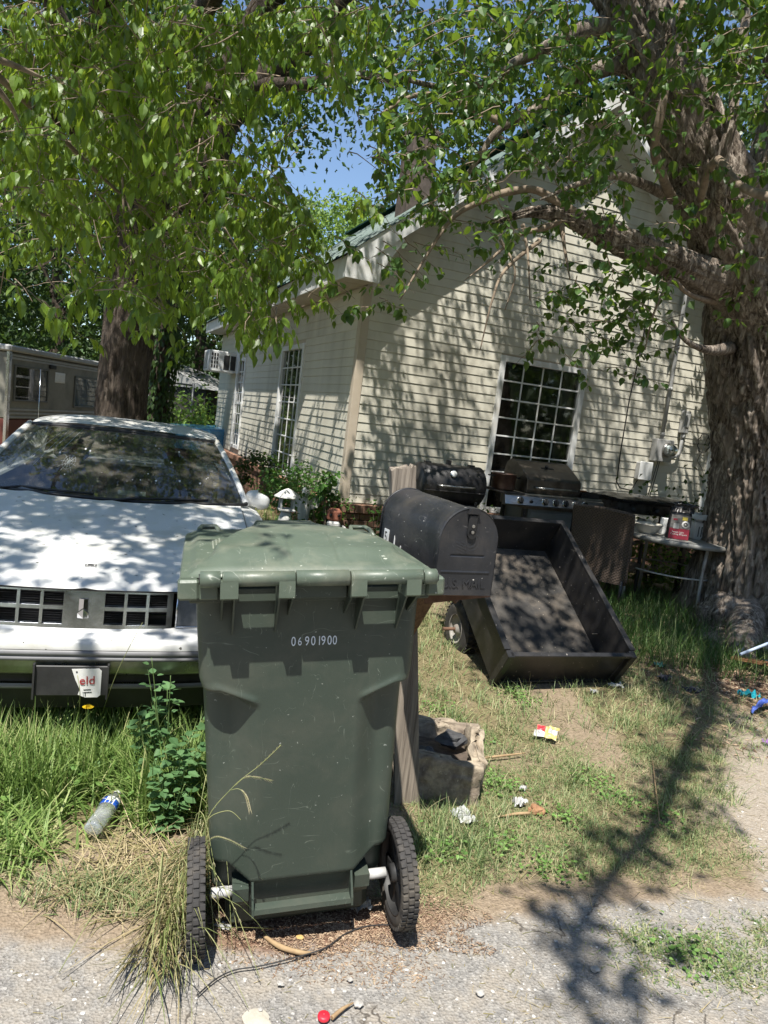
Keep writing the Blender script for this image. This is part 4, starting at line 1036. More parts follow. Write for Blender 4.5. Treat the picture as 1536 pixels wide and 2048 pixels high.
# undergrowth and the closed wood behind everything
def wood(name, n, fx, sz, mat):
    P = fx(n); D = unit(rng.normal(size=(n, 3)) + np.array([0, 0, -.5])); N_ = rng.normal(size=(n, 3)) + np.array([0, -.8, .8])
    V, F, _, _ = leaves_arrays(P, D, N_, rng.uniform(*sz, n), PBG)
    tag(raw_mesh(name, V, F, mat, rnd=np.repeat(rng.random(n), 4)), kind='stuff')
def w1(n):
    cl = np.stack([rng.uniform(-34, 8, 420), rng.uniform(24, 31, 420), rng.uniform(0, 8.5, 420)], -1); return cl[rng.integers(0, 420, n)] + rng.normal(0, .8, (n, 3))
wood('treeline', 42000, w1, (.22, .4), M_LEAF_BGD)
def w1b(n):
    cl = np.stack([rng.uniform(-1, 30, 240), rng.uniform(22, 31, 240), rng.uniform(0, 8.5, 240)], -1); return cl[rng.integers(0, 240, n)] + rng.normal(0, .9, (n, 3))
wood('treeline', 12000, w1b, (.25, .4), M_LEAF_BGD)
def w3(n):
    cl = np.stack([rng.uniform(-26, 26, 300), rng.uniform(-19, -14, 300), rng.uniform(0, 11, 300)], -1); return cl[rng.integers(0, 300, n)] + rng.normal(0, .8, (n, 3))
def w6(n):
    cl = np.stack([rng.uniform(17, 46, 300), rng.uniform(-16, 10, 300), rng.uniform(0, 11, 300)], -1); return cl[rng.integers(0, 300, n)] + rng.normal(0, .9, (n, 3))
wood('reflection_treeline', 20000, w6, (.4, .7), M_LEAF_BGD)  # unseen trees off to the right, added to darken the window's reflection
wood('reflection_treeline', 22000, w3, (.35, .6), M_LEAF_BGD)  # unseen trees behind the camera, added for the glass to reflect
def w2(n):
    cl = np.stack([rng.uniform(-8.2, -2.8, 70), rng.uniform(15.6, 19, 70), rng.uniform(0, 1.3, 70)], -1); return np.abs(cl[rng.integers(0, 70, n)] + rng.normal(0, .35, (n, 3))) * np.array([-1, 1, 1])
wood('undergrowth', 9000, w2, (.08, .14), M_LEAF_BG)
def w4(n):
    cl = np.stack([rng.uniform(3.2, 7, 40), rng.uniform(7.8, 9.6, 40), rng.uniform(0, .9, 40)], -1); return cl[rng.integers(0, 40, n)] + rng.normal(0, .25, (n, 3))
wood('weeds_by_the_wall', 3500, w4, (.05, .09), M_LEAF_BGD)
def w5(n):
    cl = np.stack([rng.uniform(-14, -7.2, 60), rng.uniform(14.5, 16.5, 60), rng.uniform(0, 1.5, 60)], -1); return cl[rng.integers(0, 60, n)] + rng.normal(0, .5, (n, 3))
wood('undergrowth', 7000, w5, (.1, .16), M_LEAF_BG)
# ------------------------------------------------------------------ white sedan
car = empty('white_sedan', (-1.119, 2.653, 0), .301, 'old white sedan with black-stained hood parked in the tall grass at left', 'car')
M_CAR = pmat('white_car_paint', (.60, .605, .59), (.67, .67, .65), 2.2, .33, 50, .0004, speck=(.10, .10, .09), speck_scale=30, speck_w=.004, dirt=(.47, .46, .40), dirt_scale=3.4, spec=.45, coat=.08)
M_CARGL = glass_mat('windshield_glass', tint=(.40, .43, .41), refl=.15, dirt=.13, dirtc=(.5, .47, .40))
M_TRIMG = pmat('grey_bumper_strip', (.14, .14, .145), (.20, .20, .205), 4, .5, 60, .0004)
M_DARKCAR = pmat('car_interior', (.02, .02, .02), (.05, .045, .04), 6, .9, 60, .001)
def yf(x): return .125 + .16 * abs(x / .86) ** 2.6        # plan curve of the nose
def wsb(x): return 1.30 + .22 * (x / .76) ** 2
def wst(x): return 2.06 + .13 * (x / .60) ** 2
def zh(x, y):      # hood height
    t_ = (y - .12) / 1.2; return .742 + .195 * t_ ** .8 - .025 * (abs(x) / .72) ** 3 + .010 * math.exp(-((abs(x) - .42) / .05) ** 2) * min(1, t_ * 3) + .006 * math.exp(-(x / .03) ** 2)
mb = MB()
mb.grid(lambda u, v_: (lambda x: (x, yf(x) + (wsb(x) - .05 - yf(x)) * v_, zh(x, yf(x) + (wsb(x) - .05 - yf(x)) * v_) - (.012 if v_ == 0 else 0)))(-.715 + 1.43 * u), 60, 40)
hood = mb.build('hood', M_CAR, car, fix=False)
mb = MB(); mb.tube([(0, .30, zh(0, .30) - .001), (0, .30, zh(0, .30) + .004)], .012, 8); mb.build('ornament_hole', M_BLACKPL, hood)
mb = MB()
for q in ((-.018, .285, .036, .004), (-.018, .311, .036, .004), (-.022, .285, .004, .03), (.018, .285, .004, .03)): mb.box(q[0], q[0] + q[2], q[1], q[1] + q[3], zh(0, .3) - .001, zh(0, .3) + .0025)
mb.build('ornament_base', M_CHROME, hood)
mb = MB()
for i in range(44):         # flaked paint marks
    x = random.uniform(-.66, .66); y = random.uniform(.2, 1.15); z_ = zh(x, y) + .0006; n = random.randint(3, 5); r_ = random.uniform(.0015, .006) * (1.6 if random.random() < .15 else 1)
    vs = [(x + r_ * random.uniform(.5, 2.2) * cos(a), y + r_ * random.uniform(.4, 1.1) * sin(a), z_ + .0002 * cos(a)) for a in [2 * pi * k / n for k in range(n)]]
    mb.add(vs, [tuple(range(n))])
mb.build('paint_flakes', M_BLACKPL, hood, fix=False)
# fenders, sides, tail
mb = MB()
for s_ in (-1, 1):
    def fen(u, v_, s_=s_):
        y = yf(.80) + .0 + (4.75 - yf(.8)) * v_
        top = .735 + .175 * min(1, max(0, (y - .25) / 1.1)) ** .8 if y < 1.5 else .91 + .01 * sin((y - 1.5))
        prof = [(.722, 0), (.78, -.008), (.835, -.03), (.872, -.09), (.885, -.2), (.88, -.36), (.872, -.5), (.85, -.62), (.80, -.66)]
        f = u * 8; i = min(int(f), 7); a = f - i; x = prof[i][0] + (prof[i + 1][0] - prof[i][0]) * a; z_ = prof[i][1] + (prof[i + 1][1] - prof[i][1]) * a
        nar = 1 - .06 * max(0, (.5 - y) / .4) ** 2 - .08 * max(0, (y - 4.2) / .5) ** 2
        return (s_ * x * nar, y, max(.2, top + z_))
    mb.grid(fen, 24, 90)
mb.add([(-.72, 3.6, .90), (.72, 3.6, .90), (.70, 4.72, .88), (-.70, 4.72, .88), (-.7, 4.76, .25), (.7, 4.76, .25)], [(0, 1, 2, 3), (3, 2, 5, 4)])
mb.grid(lambda u, v_: (-.8 + 1.6 * u, yf(-.8 + 1.6 * u) + .004, .577 - .03 * v_), 30, 2)
mb.build('body', M_CAR, car, fix=False)
mb = MB(); mb.box(-.7, .7, .4, 4.6, .2, .5); mb.box(-.68, .68, .35, 1.2, .5, .70); mb.build('underbody', M_DARKCAR, car)
mb = MB()
for s_ in (-1, 1): mb.tube([(s_ * .7185, yf(.7) + .01 + (wsb(.7) - .1 - yf(.7)) * k / 10, zh(.71, yf(.7) + 1.1 * k / 10) - .003) for k in range(11)], .0028, 4)
mb.build('hood_seam', M_BLACKPL, car)
mb = MB(); mb.grid(lambda u, v_: (lambda x: (x, wsb(x) - .065 + .07 * v_, zh(x, 1.25) - .010 - .006 * v_))(-.74 + 1.48 * u), 30, 2); mb.build('cowl', M_BLACKPL, car, fix=False)
mb = MB()
for (x0, x1) in ((-.58, -.10), (.02, .52)):
    mb.tube([(x0, wsb(x0) - .03, .935), (x0 + .1, wsb(x0) + .0, .948), ((x0 + x1) / 2, wsb((x0 + x1) / 2) + .012, .95), (x1, wsb(x1) + .02, .952)], .007, 6)
mb.build('wiper', M_BLACKPL, car)
# windshield and greenhouse
def ws(u, v_, off=0):
    xb = .755 * (2 * u - 1); xt = .585 * (2 * u - 1); y0 = wsb(xb); y1 = wst(xt); x = xb + (xt - xb) * v_
    z_ = .93 + (1.272 - .018 * (2 * u - 1) ** 2 - .93) * v_ + .018 * sin(pi * v_); return (x, y0 + (y1 - y0) * v_ + off, z_)
mb = MB(); mb.grid(lambda u, v_: ws(u, v_), 40, 16); wsh = mb.build('windshield', M_CARGL, car, fix=False)
mb = MB()
mb.tube([ws(0, k / 8) for k in range(9)] + [ws(k / 20, 1) for k in range(21)] + [ws(1, 1 - k / 8) for k in range(9)], .013, 6)
mb.tube([ws(k / 20, 0) for k in range(21)], .010, 6)
mb.build('rubber_seal', M_BLACKPL, wsh)
mb = MB()      # starred cracks
cx, cy = .30, .40
for k in range(11):
    a = k * 2 * pi / 11 + .2; pts = [ws(cx + .012 * j * cos(a) + random.uniform(-.002, .002), cy + .05 * j * sin(a) + random.uniform(-.006, .006)) for j in range(random.randint(3, 6))]
    mb.tube([(p[0], p[1] - .002, p[2] + .002) for p in pts], .0008, 3)
for rr_ in (.5, 1.2, 2.0):
    pts = [ws(cx + .012 * rr_ * cos(a), cy + .05 * rr_ * sin(a)) for a in [k * 2 * pi / 14 for k in range(14)]]
    mb.tube([(p[0], p[1] - .002, p[2] + .002) for p in pts], .0006, 3, closed=True)
for (u0, v0, u1, v1) in ((.13, .35, .19, .85), (.17, .3, .22, .9), (.21, .6, .255, .95), (.24, .5, .285, .97)):
    mb.tube([(lambda p: (p[0], p[1] - .002, p[2] + .002))(ws(u0 + (u1 - u0) * t_, v0 + (v1 - v0) * t_)) for t_ in (0, .5, 1)], .0012, 3)
mb.build('crack', pmat('crack_white', (.35, .4, .4), (.5, .55, .55), 5, .5, 10, 0), wsh)
mb = MB()
for i in range(26):
    p = ws(random.uniform(.12, .9), random.uniform(.05, .8)); r_ = random.choice((.002, .003, .004, .007)); mb.tube([(p[0], p[1] - .003, p[2] + .002), (p[0] + .001, p[1] - .0015, p[2] + .001)], r_, 6)
mb.build('bird_dropping', pmat('droppings', (.6, .6, .58), (.7, .7, .68), 5, .9, 10, 0), wsh)
def rf(u, v_):
    x = .60 * (2 * u - 1); y = wst(x) + (3.35 - wst(x)) * v_
    return (x * (1 + .0 * v_), y, 1.275 + .052 * sin(pi * min(1, .12 + .85 * v_)) - .05 * abs(2 * u - 1) ** 3.5)
mb = MB(); mb.grid(rf, 40, 24)
for s_ in (-1, 1):
    mb.grid(lambda u, v_, s_=s_: (lambda y: (s_ * (.60 + .015 * u), y, 1.225 - .045 * u))(wst(.6) + (3.4 - wst(.6)) * v_), 2, 10)
    mb.tube([ws((s_ + 1) / 2, k / 6, .012) for k in range(7)], .022, 8)
    mb.tube([(s_ * .78, 2.55, .92), (s_ * .62, 2.6, 1.2)], .02, 6)
    mb.add([(s_ * .62, 3.3, 1.22), (s_ * .77, 3.95, .91), (s_ * .77, 3.5, .91), (s_ * .62, 3.1, 1.2)], [(0, 1, 2, 3)])
mb.build('roof', M_CAR, car, fix=False)
mb = MB()
for s_ in (-1, 1): mb.add([(s_ * .765, 1.62, .925), (s_ * .765, 3.6, .925), (s_ * .605, 3.3, 1.21), (s_ * .605, 2.2, 1.21)], [(0, 1, 2, 3)])
mb.build('side_window', M_CARGL, car, fix=False)
mb = MB(); mb.add([(-.70, 3.95, .91), (.70, 3.95, .91), (.58, 3.35, 1.27), (-.58, 3.35, 1.27)], [(0, 1, 2, 3)]); mb.build('rear_window', M_CARGL, car, fix=False)
mb = MB(); mb.grid(lambda u, v_: (-.68 + 1.36 * u, wsb(-.68 + 1.36 * u) + .05 + .5 * v_, .905 - .02 * v_), 20, 4); mb.box(-.68, .68, 1.8, 1.85, .55, .88, .01); mb.build('dashboard', M_DARKCAR, car, fix=False)
T = Matrix.Translation((-.36, 1.98, .86)) @ Matrix.Rotation(radians(62), 4, 'X')
mb = MB(); mb.tube([T @ Vector((.18 * cos(a), .18 * sin(a), 0)) for a in [k * 2 * pi / 28 for k in range(28)]], .013, 8, closed=True)
mb.tube([T @ Vector((-.17, 0, 0)), T @ Vector((0, 0, -.03)), T @ Vector((.17, 0, 0))], .018, 6); mb.build('steering_wheel', M_BLACKPL, car)
for s_ in (-1, 1):
    mb = MB(); mb.box(s_ * .36 - .24, s_ * .36 + .24, 2.35, 2.5, .5, 1.02, .05); mb.box(s_ * .36 - .24, s_ * .36 + .24, 1.95, 2.45, .42, .58, .05); mb.box(s_ * .36 - .11, s_ * .36 + .11, 2.38, 2.47, 1.02, 1.17, .03); mb.build('seat', M_DARKCAR, car)
mb = MB(); mb.box(-.12, .12, 2.02, 2.05, 1.14, 1.20, .01); mb.build('rear_view_mirror', M_BLACKPL, car)
p = ws(.56, .07); mb = MB(); mb.add([(p[0] - .07, p[1] + .02, p[2] - .008), (p[0] + .08, p[1] + .026, p[2] - .008), (p[0] + .08, p[1] + .055, p[2] + .015), (p[0] - .07, p[1] + .05, p[2] + .015)], [(0, 1, 2, 3)])
mb.build('dash_paper', pmat('paper', (.55, .66, .60), (.65, .74, .68), 10, .8, 20, 0), car, fix=False)
# mirrors
for s_ in (-1, 1):
    def mir(u, v_, s_=s_):
        a = 2 * pi * u; b_ = pi * (v_ - .5); e = lambda q, p_: math.copysign(abs(q) ** p_, q)
        return (s_ * (.835 + .078 * e(cos(a), .7) * e(cos(b_), .7)), 1.63 + .04 * e(sin(a), .8) * e(cos(b_), .7), .950 + .050 * e(sin(b_), .75) - .012 * cos(a))
    mb = MB(); mb.grid(mir, 24, 14, cu=True); mb.box(s_ * .74 - .03, s_ * .74 + .03, 1.60, 1.66, .905, .95, .01); mb.build('side_mirror', M_CAR, car)
# grille: bright panel with twelve slotted openings
cols = ((.078, .152), (.164, .238), (.250, .322)); rows = ((.588, .645), (.660, .716))
def gp(x, z_, dy=0): return (x, yf(x) - .006 + (z_ - .58) * .16 + dy, z_)
xs_ = sorted(set([-.345, .345] + [s_ * c for a in cols for c in a for s_ in (1, -1)])); zs_ = sorted([.572, .728] + [q for r_ in rows for q in r_])
mb = MB()
for i in range(len(xs_) - 1):
    for j in range(len(zs_) - 1):
        xm = abs((xs_[i] + xs_[i + 1]) / 2); zm = (zs_[j] + zs_[j + 1]) / 2
        if any(a < xm < b_ for a, b_ in cols) and any(a < zm < b_ for a, b_ in rows): continue
        x0, x1, z0_, z1_ = xs_[i], xs_[i + 1], zs_[j], zs_[j + 1]; n = 6 if x1 - x0 > .1 else 1
        for k in range(n):
            a, b_ = x0 + (x1 - x0) * k / n, x0 + (x1 - x0) * (k + 1) / n
            vs = [gp(a, z0_), gp(b_, z0_), gp(b_, z1_), gp(a, z1_)] + [gp(a, z0_, .014), gp(b_, z0_, .014), gp(b_, z1_, .014), gp(a, z1_, .014)]
            mb.add(vs, [(0, 1, 2, 3), (0, 4, 5, 1), (3, 2, 6, 7), (1, 5, 6, 2), (0, 3, 7, 4)])
M_GRILLE = pmat('bright_grille', (.55, .57, .60), (.66, .68, .71), 4, .16, 30, .0002, metal=.95, dirt=(.28, .28, .28), dirt_scale=6)
gr = mb.build('grille', M_GRILLE, car, fix=False)
mb = MB(); mb.box(-.34, .34, .20, .21, .57, .73); mb.build('grille_backing', M_BLACKPL, gr)
for s_ in (-1, 1):
    for ci, (a, b_) in enumerate(cols):
        for ri, (c, d) in enumerate(rows):
            broken = (s_ == 1 and ci == 2 and ri == 0)
            for k in range(6):
                if (broken and k < 4) or (s_ == -1 and ci == 0 and ri == 1 and k < 1): continue
                q = c + (d - c) * (k + .5) / 6; x = s_ * (a + b_) / 2
                mb = MB(); p = gp(x, q, .012); sl_ = (gp(s_ * b_, q)[1] - gp(s_ * a, q)[1]) / 2 * s_
                mb.add([(-(b_ - a) / 2, -sl_, -.0030), ((b_ - a) / 2, sl_, -.0030), ((b_ - a) / 2, sl_ - .004, .0008), (-(b_ - a) / 2, -sl_ - .004, .0008), (-(b_ - a) / 2, -sl_ + .012, .0018), ((b_ - a) / 2, sl_ + .012, .0018)], [(0, 1, 2, 3), (3, 2, 5, 4)])
                o = mb.build('slat', M_CHROME, gr, fix=False); o.location = p
                if s_ == 1 and ci >= 1 and ri == 0: o.rotation_euler = (0, random.uniform(-.03, .06), 0)
mb = MB(); e0 = gp(0, .615); mb.add([(-.018, e0[1] - .008, .645), (-.018, e0[1] - .004, .695), (.016, e0[1] - .004, .695), (.016, e0[1] - .008, .645), (0, e0[1] - .016, .66), (0, e0[1] - .012, .695), (-.022, e0[1] - .006, .635), (.02, e0[1] - .006, .635), (0, e0[1] - .014, .655), (-.022, e0[1] - .004, .615), (.02, e0[1] - .004, .615), (0, e0[1] - .012, .615)],
    [(0, 1, 5, 4), (4, 5, 2, 3), (6, 9, 11, 8), (8, 11, 10, 7)]); mb.build('emblem', M_CHROME, gr, fix=False)
M_LENS = pmat('lamp_lens', (.10, .11, .12), (.16, .17, .18), 20, .12, 80, .001, spec=.8)
for s_ in (-1, 1):
    mb = MB(); mb.grid(lambda u, v_, s_=s_: (lambda x: (s_ * x, yf(x) - .004 + v_ * .02, .585 + .135 * v_))(.362 + .36 * u), 12, 3); hl = mb.build('headlight', M_LENS, car, fix=False)
    mb = MB()
    for u in (0, .5, 1): x = .362 + .36 * u; mb.tube([(s_ * x, yf(x) - .008, .583), (s_ * x, yf(x) + .014, .722)], .004, 4)
    mb.tube([(s_ * (.362 + .36 * k / 8), yf(.362 + .36 * k / 8) - .008, .583) for k in range(9)], .004, 4); mb.build('lamp_bezel', M_CHROME, hl)
mb = MB(); mb.tube([(-.72 + 1.44 * k / 24, yf(-.72 + 1.44 * k / 24) + .010, .731) for k in range(25)], .007, 5); mb.build('hood_gap', M_BLACKPL, car)
# bumper in layers
def bl(x): return .0 + .20 * abs(x / .88) ** 4 
def strip(name, mat, prof):
    mb = MB(); mb.grid(lambda u, v_: (lambda x, k: (x, bl(x) + prof[k][0], prof[k][1]))(-.875 + 1.75 * u, min(int(round(v_ * (len(prof) - 1))), len(prof) - 1)), 50, len(prof) - 1, smooth=True); return mb.build(name, mat, bp, fix=False)
bp = empty('bumper', (0, 0, 0)); bp.parent = car
strip('bumper_cover', M_CAR, [(.13, .578), (.11, .568), (.045, .566), (.012, .560), (.0, .545), (.0, .522)])
strip('rub_strip', M_TRIMG, [(-.004, .521), (-.010, .515), (-.010, .503), (-.004, .500), (-.004, .497), (-.010, .494), (-.010, .483), (-.002, .479)])
strip('chrome_band', pmat('dull_chrome', (.30, .31, .29), (.42, .42, .40), 9, .30, 60, .0006, metal=.85, dirt=(.20, .19, .15)), [(.0, .478), (.004, .46), (.010, .43), (.022, .416), (.05, .41)])
strip('air_dam', M_BLACKPL, [(.05, .409), (.06, .40), (.06, .37)]); strip('lower_chrome', M_TRIMG, [(.045, .368), (.04, .355), (.05, .345)]); strip('air_dam', M_BLACKPL, [(.07, .343), (.09, .30), (.11, .24)])
mb = MB(); mb.box(-.150, .122, -.022, -.012, .345, .466, .003); mb.box(-.150, -.143, -.035, -.012, .335, .475); mb.box(.115, .122, -.035, -.012, .335, .475); br = mb.build('plate_bracket', M_BLACKPL, car)
mb = MB(); po = [(-.002, .468), (.0, .462), (.012, .42), (.03, .375), (.022, .352), (.05, .338), (.10, .336), (.113, .345), (.118, .455), (.108, .466)]
PT = Matrix.Translation((.010, 0, .034)) @ Matrix.Rotation(radians(-3), 4, 'Y') @ Matrix.Scale(.90, 4)
mb.prism(po, -.028, -.0255, 1, PT); mb.build('broken_plate', pmat('plate_white', (.68, .68, .65), (.74, .74, .71), 5, .5, 20, 0), br)
M_RED = pmat('red_ink', (.35, .03, .03), (.4, .04, .04), 5, .6, 10, 0)
text_mesh('plate_lettering', 'eld', .054, M_RED, br, PT @ Matrix.Translation((.0275, -.0310, .398)) @ Matrix.Rotation(pi / 2, 4, 'X'), .0005)
mb = MB(); mb.box(.045, .075, -.030, -.0285, .372, .3745, M=PT); mb.box(.045, .078, -.030, -.0285, .360, .3625, M=PT); mb.box(.0505, .0535, -.0302, -.0286, .345, .36, M=PT); mb.tube([PT @ Vector((.018, -.0286, .455)), PT @ Vector((.018, -.0295, .455))], .0035, 8); mb.build('plate_marks', M_BLACKPL, br)
for s_ in (-1, 1):
    for yy in (.82, 3.55):
        mb = MB(); Tm = Matrix.Translation((s_ * .80, yy, .31)) @ Matrix.Rotation(pi / 2, 4, 'Y')
        mb.lathe([(.19, -.09), (.29, -.09), (.31, -.06), (.31, .06), (.29, .09), (.19, .09)], 28, Tm); wl = mb.build('wheel', M_RUBBER, car)
        mb = MB(); mb.lathe([(0, -.05), (.19, -.05), (.19, .07), (.16, .05), (.05, .06), (0, .06)], 20, Tm); mb.build('rim', M_CHROME, wl)
mb = MB(); mb.tube([(-.82, 3.9, .9), (-.822, 3.9, 1.62)], .003, 4); mb.build('antenna', M_CHROME, car)
# ------------------------------------------------------------------ tipped utility cart
dc = empty('dump_cart', (.797, 4.294, .0), 0, 'black steel garden dump cart tipped onto its tailgate on the grass', 'garden cart', rot=(.584, 0, .34))
CW, CL, CH = .889, 1.212, .31
M_CARTFLOOR = pmat('cart_bed', (.022, .021, .020), (.062, .056, .049), 6, .85, 90, .003, speck=(.3, .26, .2), speck_scale=50, speck_w=.01, dirt=(.13, .105, .08), dirt_scale=3)
mb = MB(); mb.box(.012, CW - .012, .012, CL - .012, .012, .020); mb.build('bed', M_CARTFLOOR, dc)
def panel(name, x0, x1, y0, y1, z0, z1): m = MB(); m.box(x0, x1, y0, y1, z0, z1, .003); return m.build(name, M_BLACKMET, dc)
panel('side_panel', 0, .008, .0, CL, 0, CH); panel('side_panel', CW - .008, CW, 0, CL, 0, CH)
panel('front_panel', .008, CW - .008, CL - .008, CL, 0, CH)
m = MB(); m.box(.03, CW - .03, -.004, .004, .0, CH - .012, .002); m.box(.0, CW, -.028, .004, CH - .022, CH + .004, .003); m.box(.03, CW - .03, -.014, .004, 0, .03, .003); m.build('tailgate', M_BLACKMET, dc)
for x in (0, CW): m = MB(); m.box(x - .022, x + .022, -.034, .02, -.005, CH + .004, .004); m.build('corner_post', M_BLACKMET, dc)
m = MB(); m.box(-.032, .010, .02, CL + .02, CH - .004, CH + .010, .003); m.box(CW - .010, CW + .032, .02, CL + .02, CH - .004, CH + .010, .003); m.box(-.03, CW + .03, CL - .01, CL + .03, CH - .0055, CH + .0085, .003); m.build('rim_lip', M_BLACKMET, dc)
m = MB(); m.beam((.12, .1, -.02), (.12, 1.1, -.02), .04, .035); m.beam((CW - .12, .1, -.02), (CW - .12, 1.1, -.02), .04, .035); m.beam((CW / 2, .9, -.03), (CW / 2, 1.42, -.06), .05, .05); m.build('frame', M_BLACKMET, dc)
Mi = (Matrix.Translation((.797, 4.294, 0)) @ Matrix.Rotation(.34, 4, 'Z') @ Matrix.Rotation(.584, 4, 'X')).inverted()
wc = Mi @ Vector(at(922, 1258, 4.98))
def cart_wheel(x):
    T = Matrix.Translation((x, wc.y, wc.z)) @ Matrix.Rotation(pi / 2, 4, 'Y')
    m = MB(); m.lathe([(.10, -.045), (.15, -.052), (.185, -.045), (.200, -.025), (.203, 0), (.200, .025), (.185, .045), (.15, .052), (.10, .045)], 40, T)
    for k in range(34):
        for sg in (-1, 1):
            a = 2 * pi * (k + .25 * sg) / 34
            m.box(.197, .209, -.011, .011, -.021 + .021 * sg, .021 + .021 * sg if sg > 0 else 0, .002, T @ Matrix.Rotation(a, 4, 'Z'))
    w_ = m.build('wheel', M_RUBBER, dc)
    for sg in (-1, 1):
        m = MB(); m.lathe([(.102, .044 * sg), (.108, .05 * sg), (.098, .03 * sg), (.085, .012 * sg), (.04, .018 * sg), (.03, .05 * sg), (0, .05 * sg)], 28, T); m.build('rim', pmat('cart_rim', (.22, .21, .19), (.32, .30, .27), 10, .6, 60, .001, dirt=(.14, .09, .06)) if 'cart_rim' not in bpy.data.materials else bpy.data.materials['cart_rim'], w_)
cart_wheel(wc.x); cart_wheel(CW + (-wc.x) if wc.x < 0 else CW + .1)
m = MB(); m.tube([(min(wc.x, -.05), wc.y, wc.z), (CW + .1, wc.y, wc.z)], .012, 8); m.box(.1, .13, wc.y - .03, wc.y + .03, min(wc.z, -.02), .0); m.box(CW - .13, CW - .1, wc.y - .03, wc.y + .03, min(wc.z, -.02), 0); m.build('axle', M_RUST, dc)
m = MB(); m.box(.70, .745, .30, .306, .02, .028, .002, Matrix.Rotation(.0, 4, 'Z')); o = m.build('twig_scrap', M_TWIG, dc); o.location = (.13, .0, .10)

# ------------------------------------------------------------------ charcoal smoker
p = at(893, 985, 7.35); sm = empty('charcoal_smoker', (p.x, p.y, 0), .36, 'black barrel smoker with chrome handle and round thermometer behind the mailbox', 'smoker')
T = Matrix.Translation((0, 0, .965)) @ Matrix.Rotation(pi / 2, 4, 'Y')
m = MB(); m.lathe([(.0, -.36), (.18, -.36), (.205, -.34), (.205, .34), (.18, .36), (0, .36)], 40, T); m.build('barrel', M_BLACKMET, sm)
m = MB(); m.box(-.345, .345, -.212, -.198, .905, .915, .002); m.build('lid_lip', M_BLACKMET, sm)
m = MB(); m.tube([(-.20, -.20, .955), (-.20, -.25, .965), (-.17, -.26, .967), (.17, -.26, .967), (.20, -.25, .965), (.20, -.20, .955)], .011, 8); m.build('handle', M_STEEL, sm)
Tt = Matrix.Translation((-.03, -.175, 1.085)) @ Matrix.Rotation(radians(62), 4, 'X')
m = MB(); m.lathe([(.0, .0), (.038, .0), (.040, .012), (.034, .018), (0, .018)], 24, Tt); th = m.build('thermometer', M_CHROME, sm); m = MB(); m.lathe([(0, .0185), (.030, .0188), (.030, .019), (0, .019)], 20, Tt); m.build('dial', M_WHITEPL, th)
m = MB()
for x in (-.25, .25): m.box(x - .03, x + .03, -.02, .05, 1.162, 1.185, .004)
m.box(-.035, .015, .0, .04, 1.165, 1.215, .004); m.build('hinge', M_BLACKMET, sm)
for s_ in (-1, 1): m = MB(); m.tube([(s_ * .375, .0, 1.0), (s_ * .385, 0, .97)], .03, 10); m.build('end_knob', M_BLACKPL, sm)
for x in (-.28, .28):
    for y in (-.16, .16): m = MB(); m.beam((x, y, .0), (x, y * .8, .85), .03, .03); m.build('leg', M_BLACKMET, sm)
m = MB(); m.box(-.32, .32, -.28, .15, .70, .715, .003); m.box(-.3, .3, -.15, .18, .50, .78, .01); m.build('ash_drawer', M_BLACKMET, sm)
m = MB(); m.box(-.34, .34, -.2, .2, .18, .20, .003); m.build('lower_shelf', M_BLACKMET, sm)
m = MB(); m.box(.08, .18, -.152, -.1505, .68, .70); m.build('badge', M_CHROME, sm)

# ------------------------------------------------------------------ gas grill
gg = empty('gas_grill', (1.76, 7.53, 0), .366, 'stainless gas grill with smoke-browned lid and six black knobs under the window', 'gas grill')
m = MB(); m.prism([(-.02, .945), (-.055, .935), (-.085, .85), (-.06, .835), (-.02, .835)], -.61, .62, 0); m.build('control_panel', M_STEEL, gg)
for i, x in enumerate((-.43, -.13, .0, .125, .25, .37)):
    Tk = Matrix.Translation((x, -.070, .893)) @ Matrix.Rotation(radians(72), 4, 'X')
    m = MB(); m.lathe([(.040, 0), (.040, .006), (.034, .010)], 20, Tk); b_ = m.build('knob_bezel', M_CHROME, gg)
    m = MB(); m.lathe([(.031, .006), (.030, .022), (.024, .026), (0, .026)], 20, Tk); m.box(-.007, .007, -.028, .028, .024, .040, .002, Tk); m.build('knob', M_BLACKPL, gg)
m = MB(); m.tube([(-.30, -.07, .89), (-.30, -.085, .885)], .018, 12); m.build('igniter', M_BLACKPL, gg)
def lidf(m):
    prof = [(.02, .965), (.0, 1.0), (.005, 1.115), (.03, 1.14), (.16, 1.215), (.30, 1.285), (.40, 1.295), (.48, 1.25), (.52, 1.12), (.52, .965)]
    m.prism(prof, -.33, .34, 0)
m = MB(); lidf(m); ld = m.build('lid', M_STEELD, gg, bevel=.008)
m = MB(); m.tube([(-.24, -.0, 1.03), (-.24, -.05, 1.035), (.26, -.05, 1.035), (.26, 0, 1.03)], .010, 8); m.build('lid_handle', M_STEEL, ld)
m = MB(); m.box(-.07, .09, .0, .01, -.012, .012, .003, Matrix.Translation((0, .19, 1.236)) @ Matrix.Rotation(radians(-62), 4, 'X')); m.tube([(0, .2, 1.24), (0, .19, 1.26)], .02, 10); m.build('logo_plate', M_BLACKPL, ld)
m = MB(); m.box(-.345, .355, -.01, .54, .945, .963, .003); m.build('firebox_rim', M_STEEL, gg)
m = MB(); m.box(-.33, .34, .0, .52, .80, .944, .004); m.build('firebox', M_STEELD, gg)
m = MB(); m.box(-.26, .30, .02, .50, .16, .799, .004); m.build('cabinet', pmat('cabinet_grey', (.13, .14, .13), (.18, .19, .18), 4, .45, 50, .0003, metal=.3), gg)
m = MB(); m.box(-.24, .28, .010, .0185, .2, .77, .003); m.build('cabinet_door', pmat('door_grey', (.16, .17, .16), (.20, .21, .20), 4, .4, 50, .0003, metal=.3), gg)
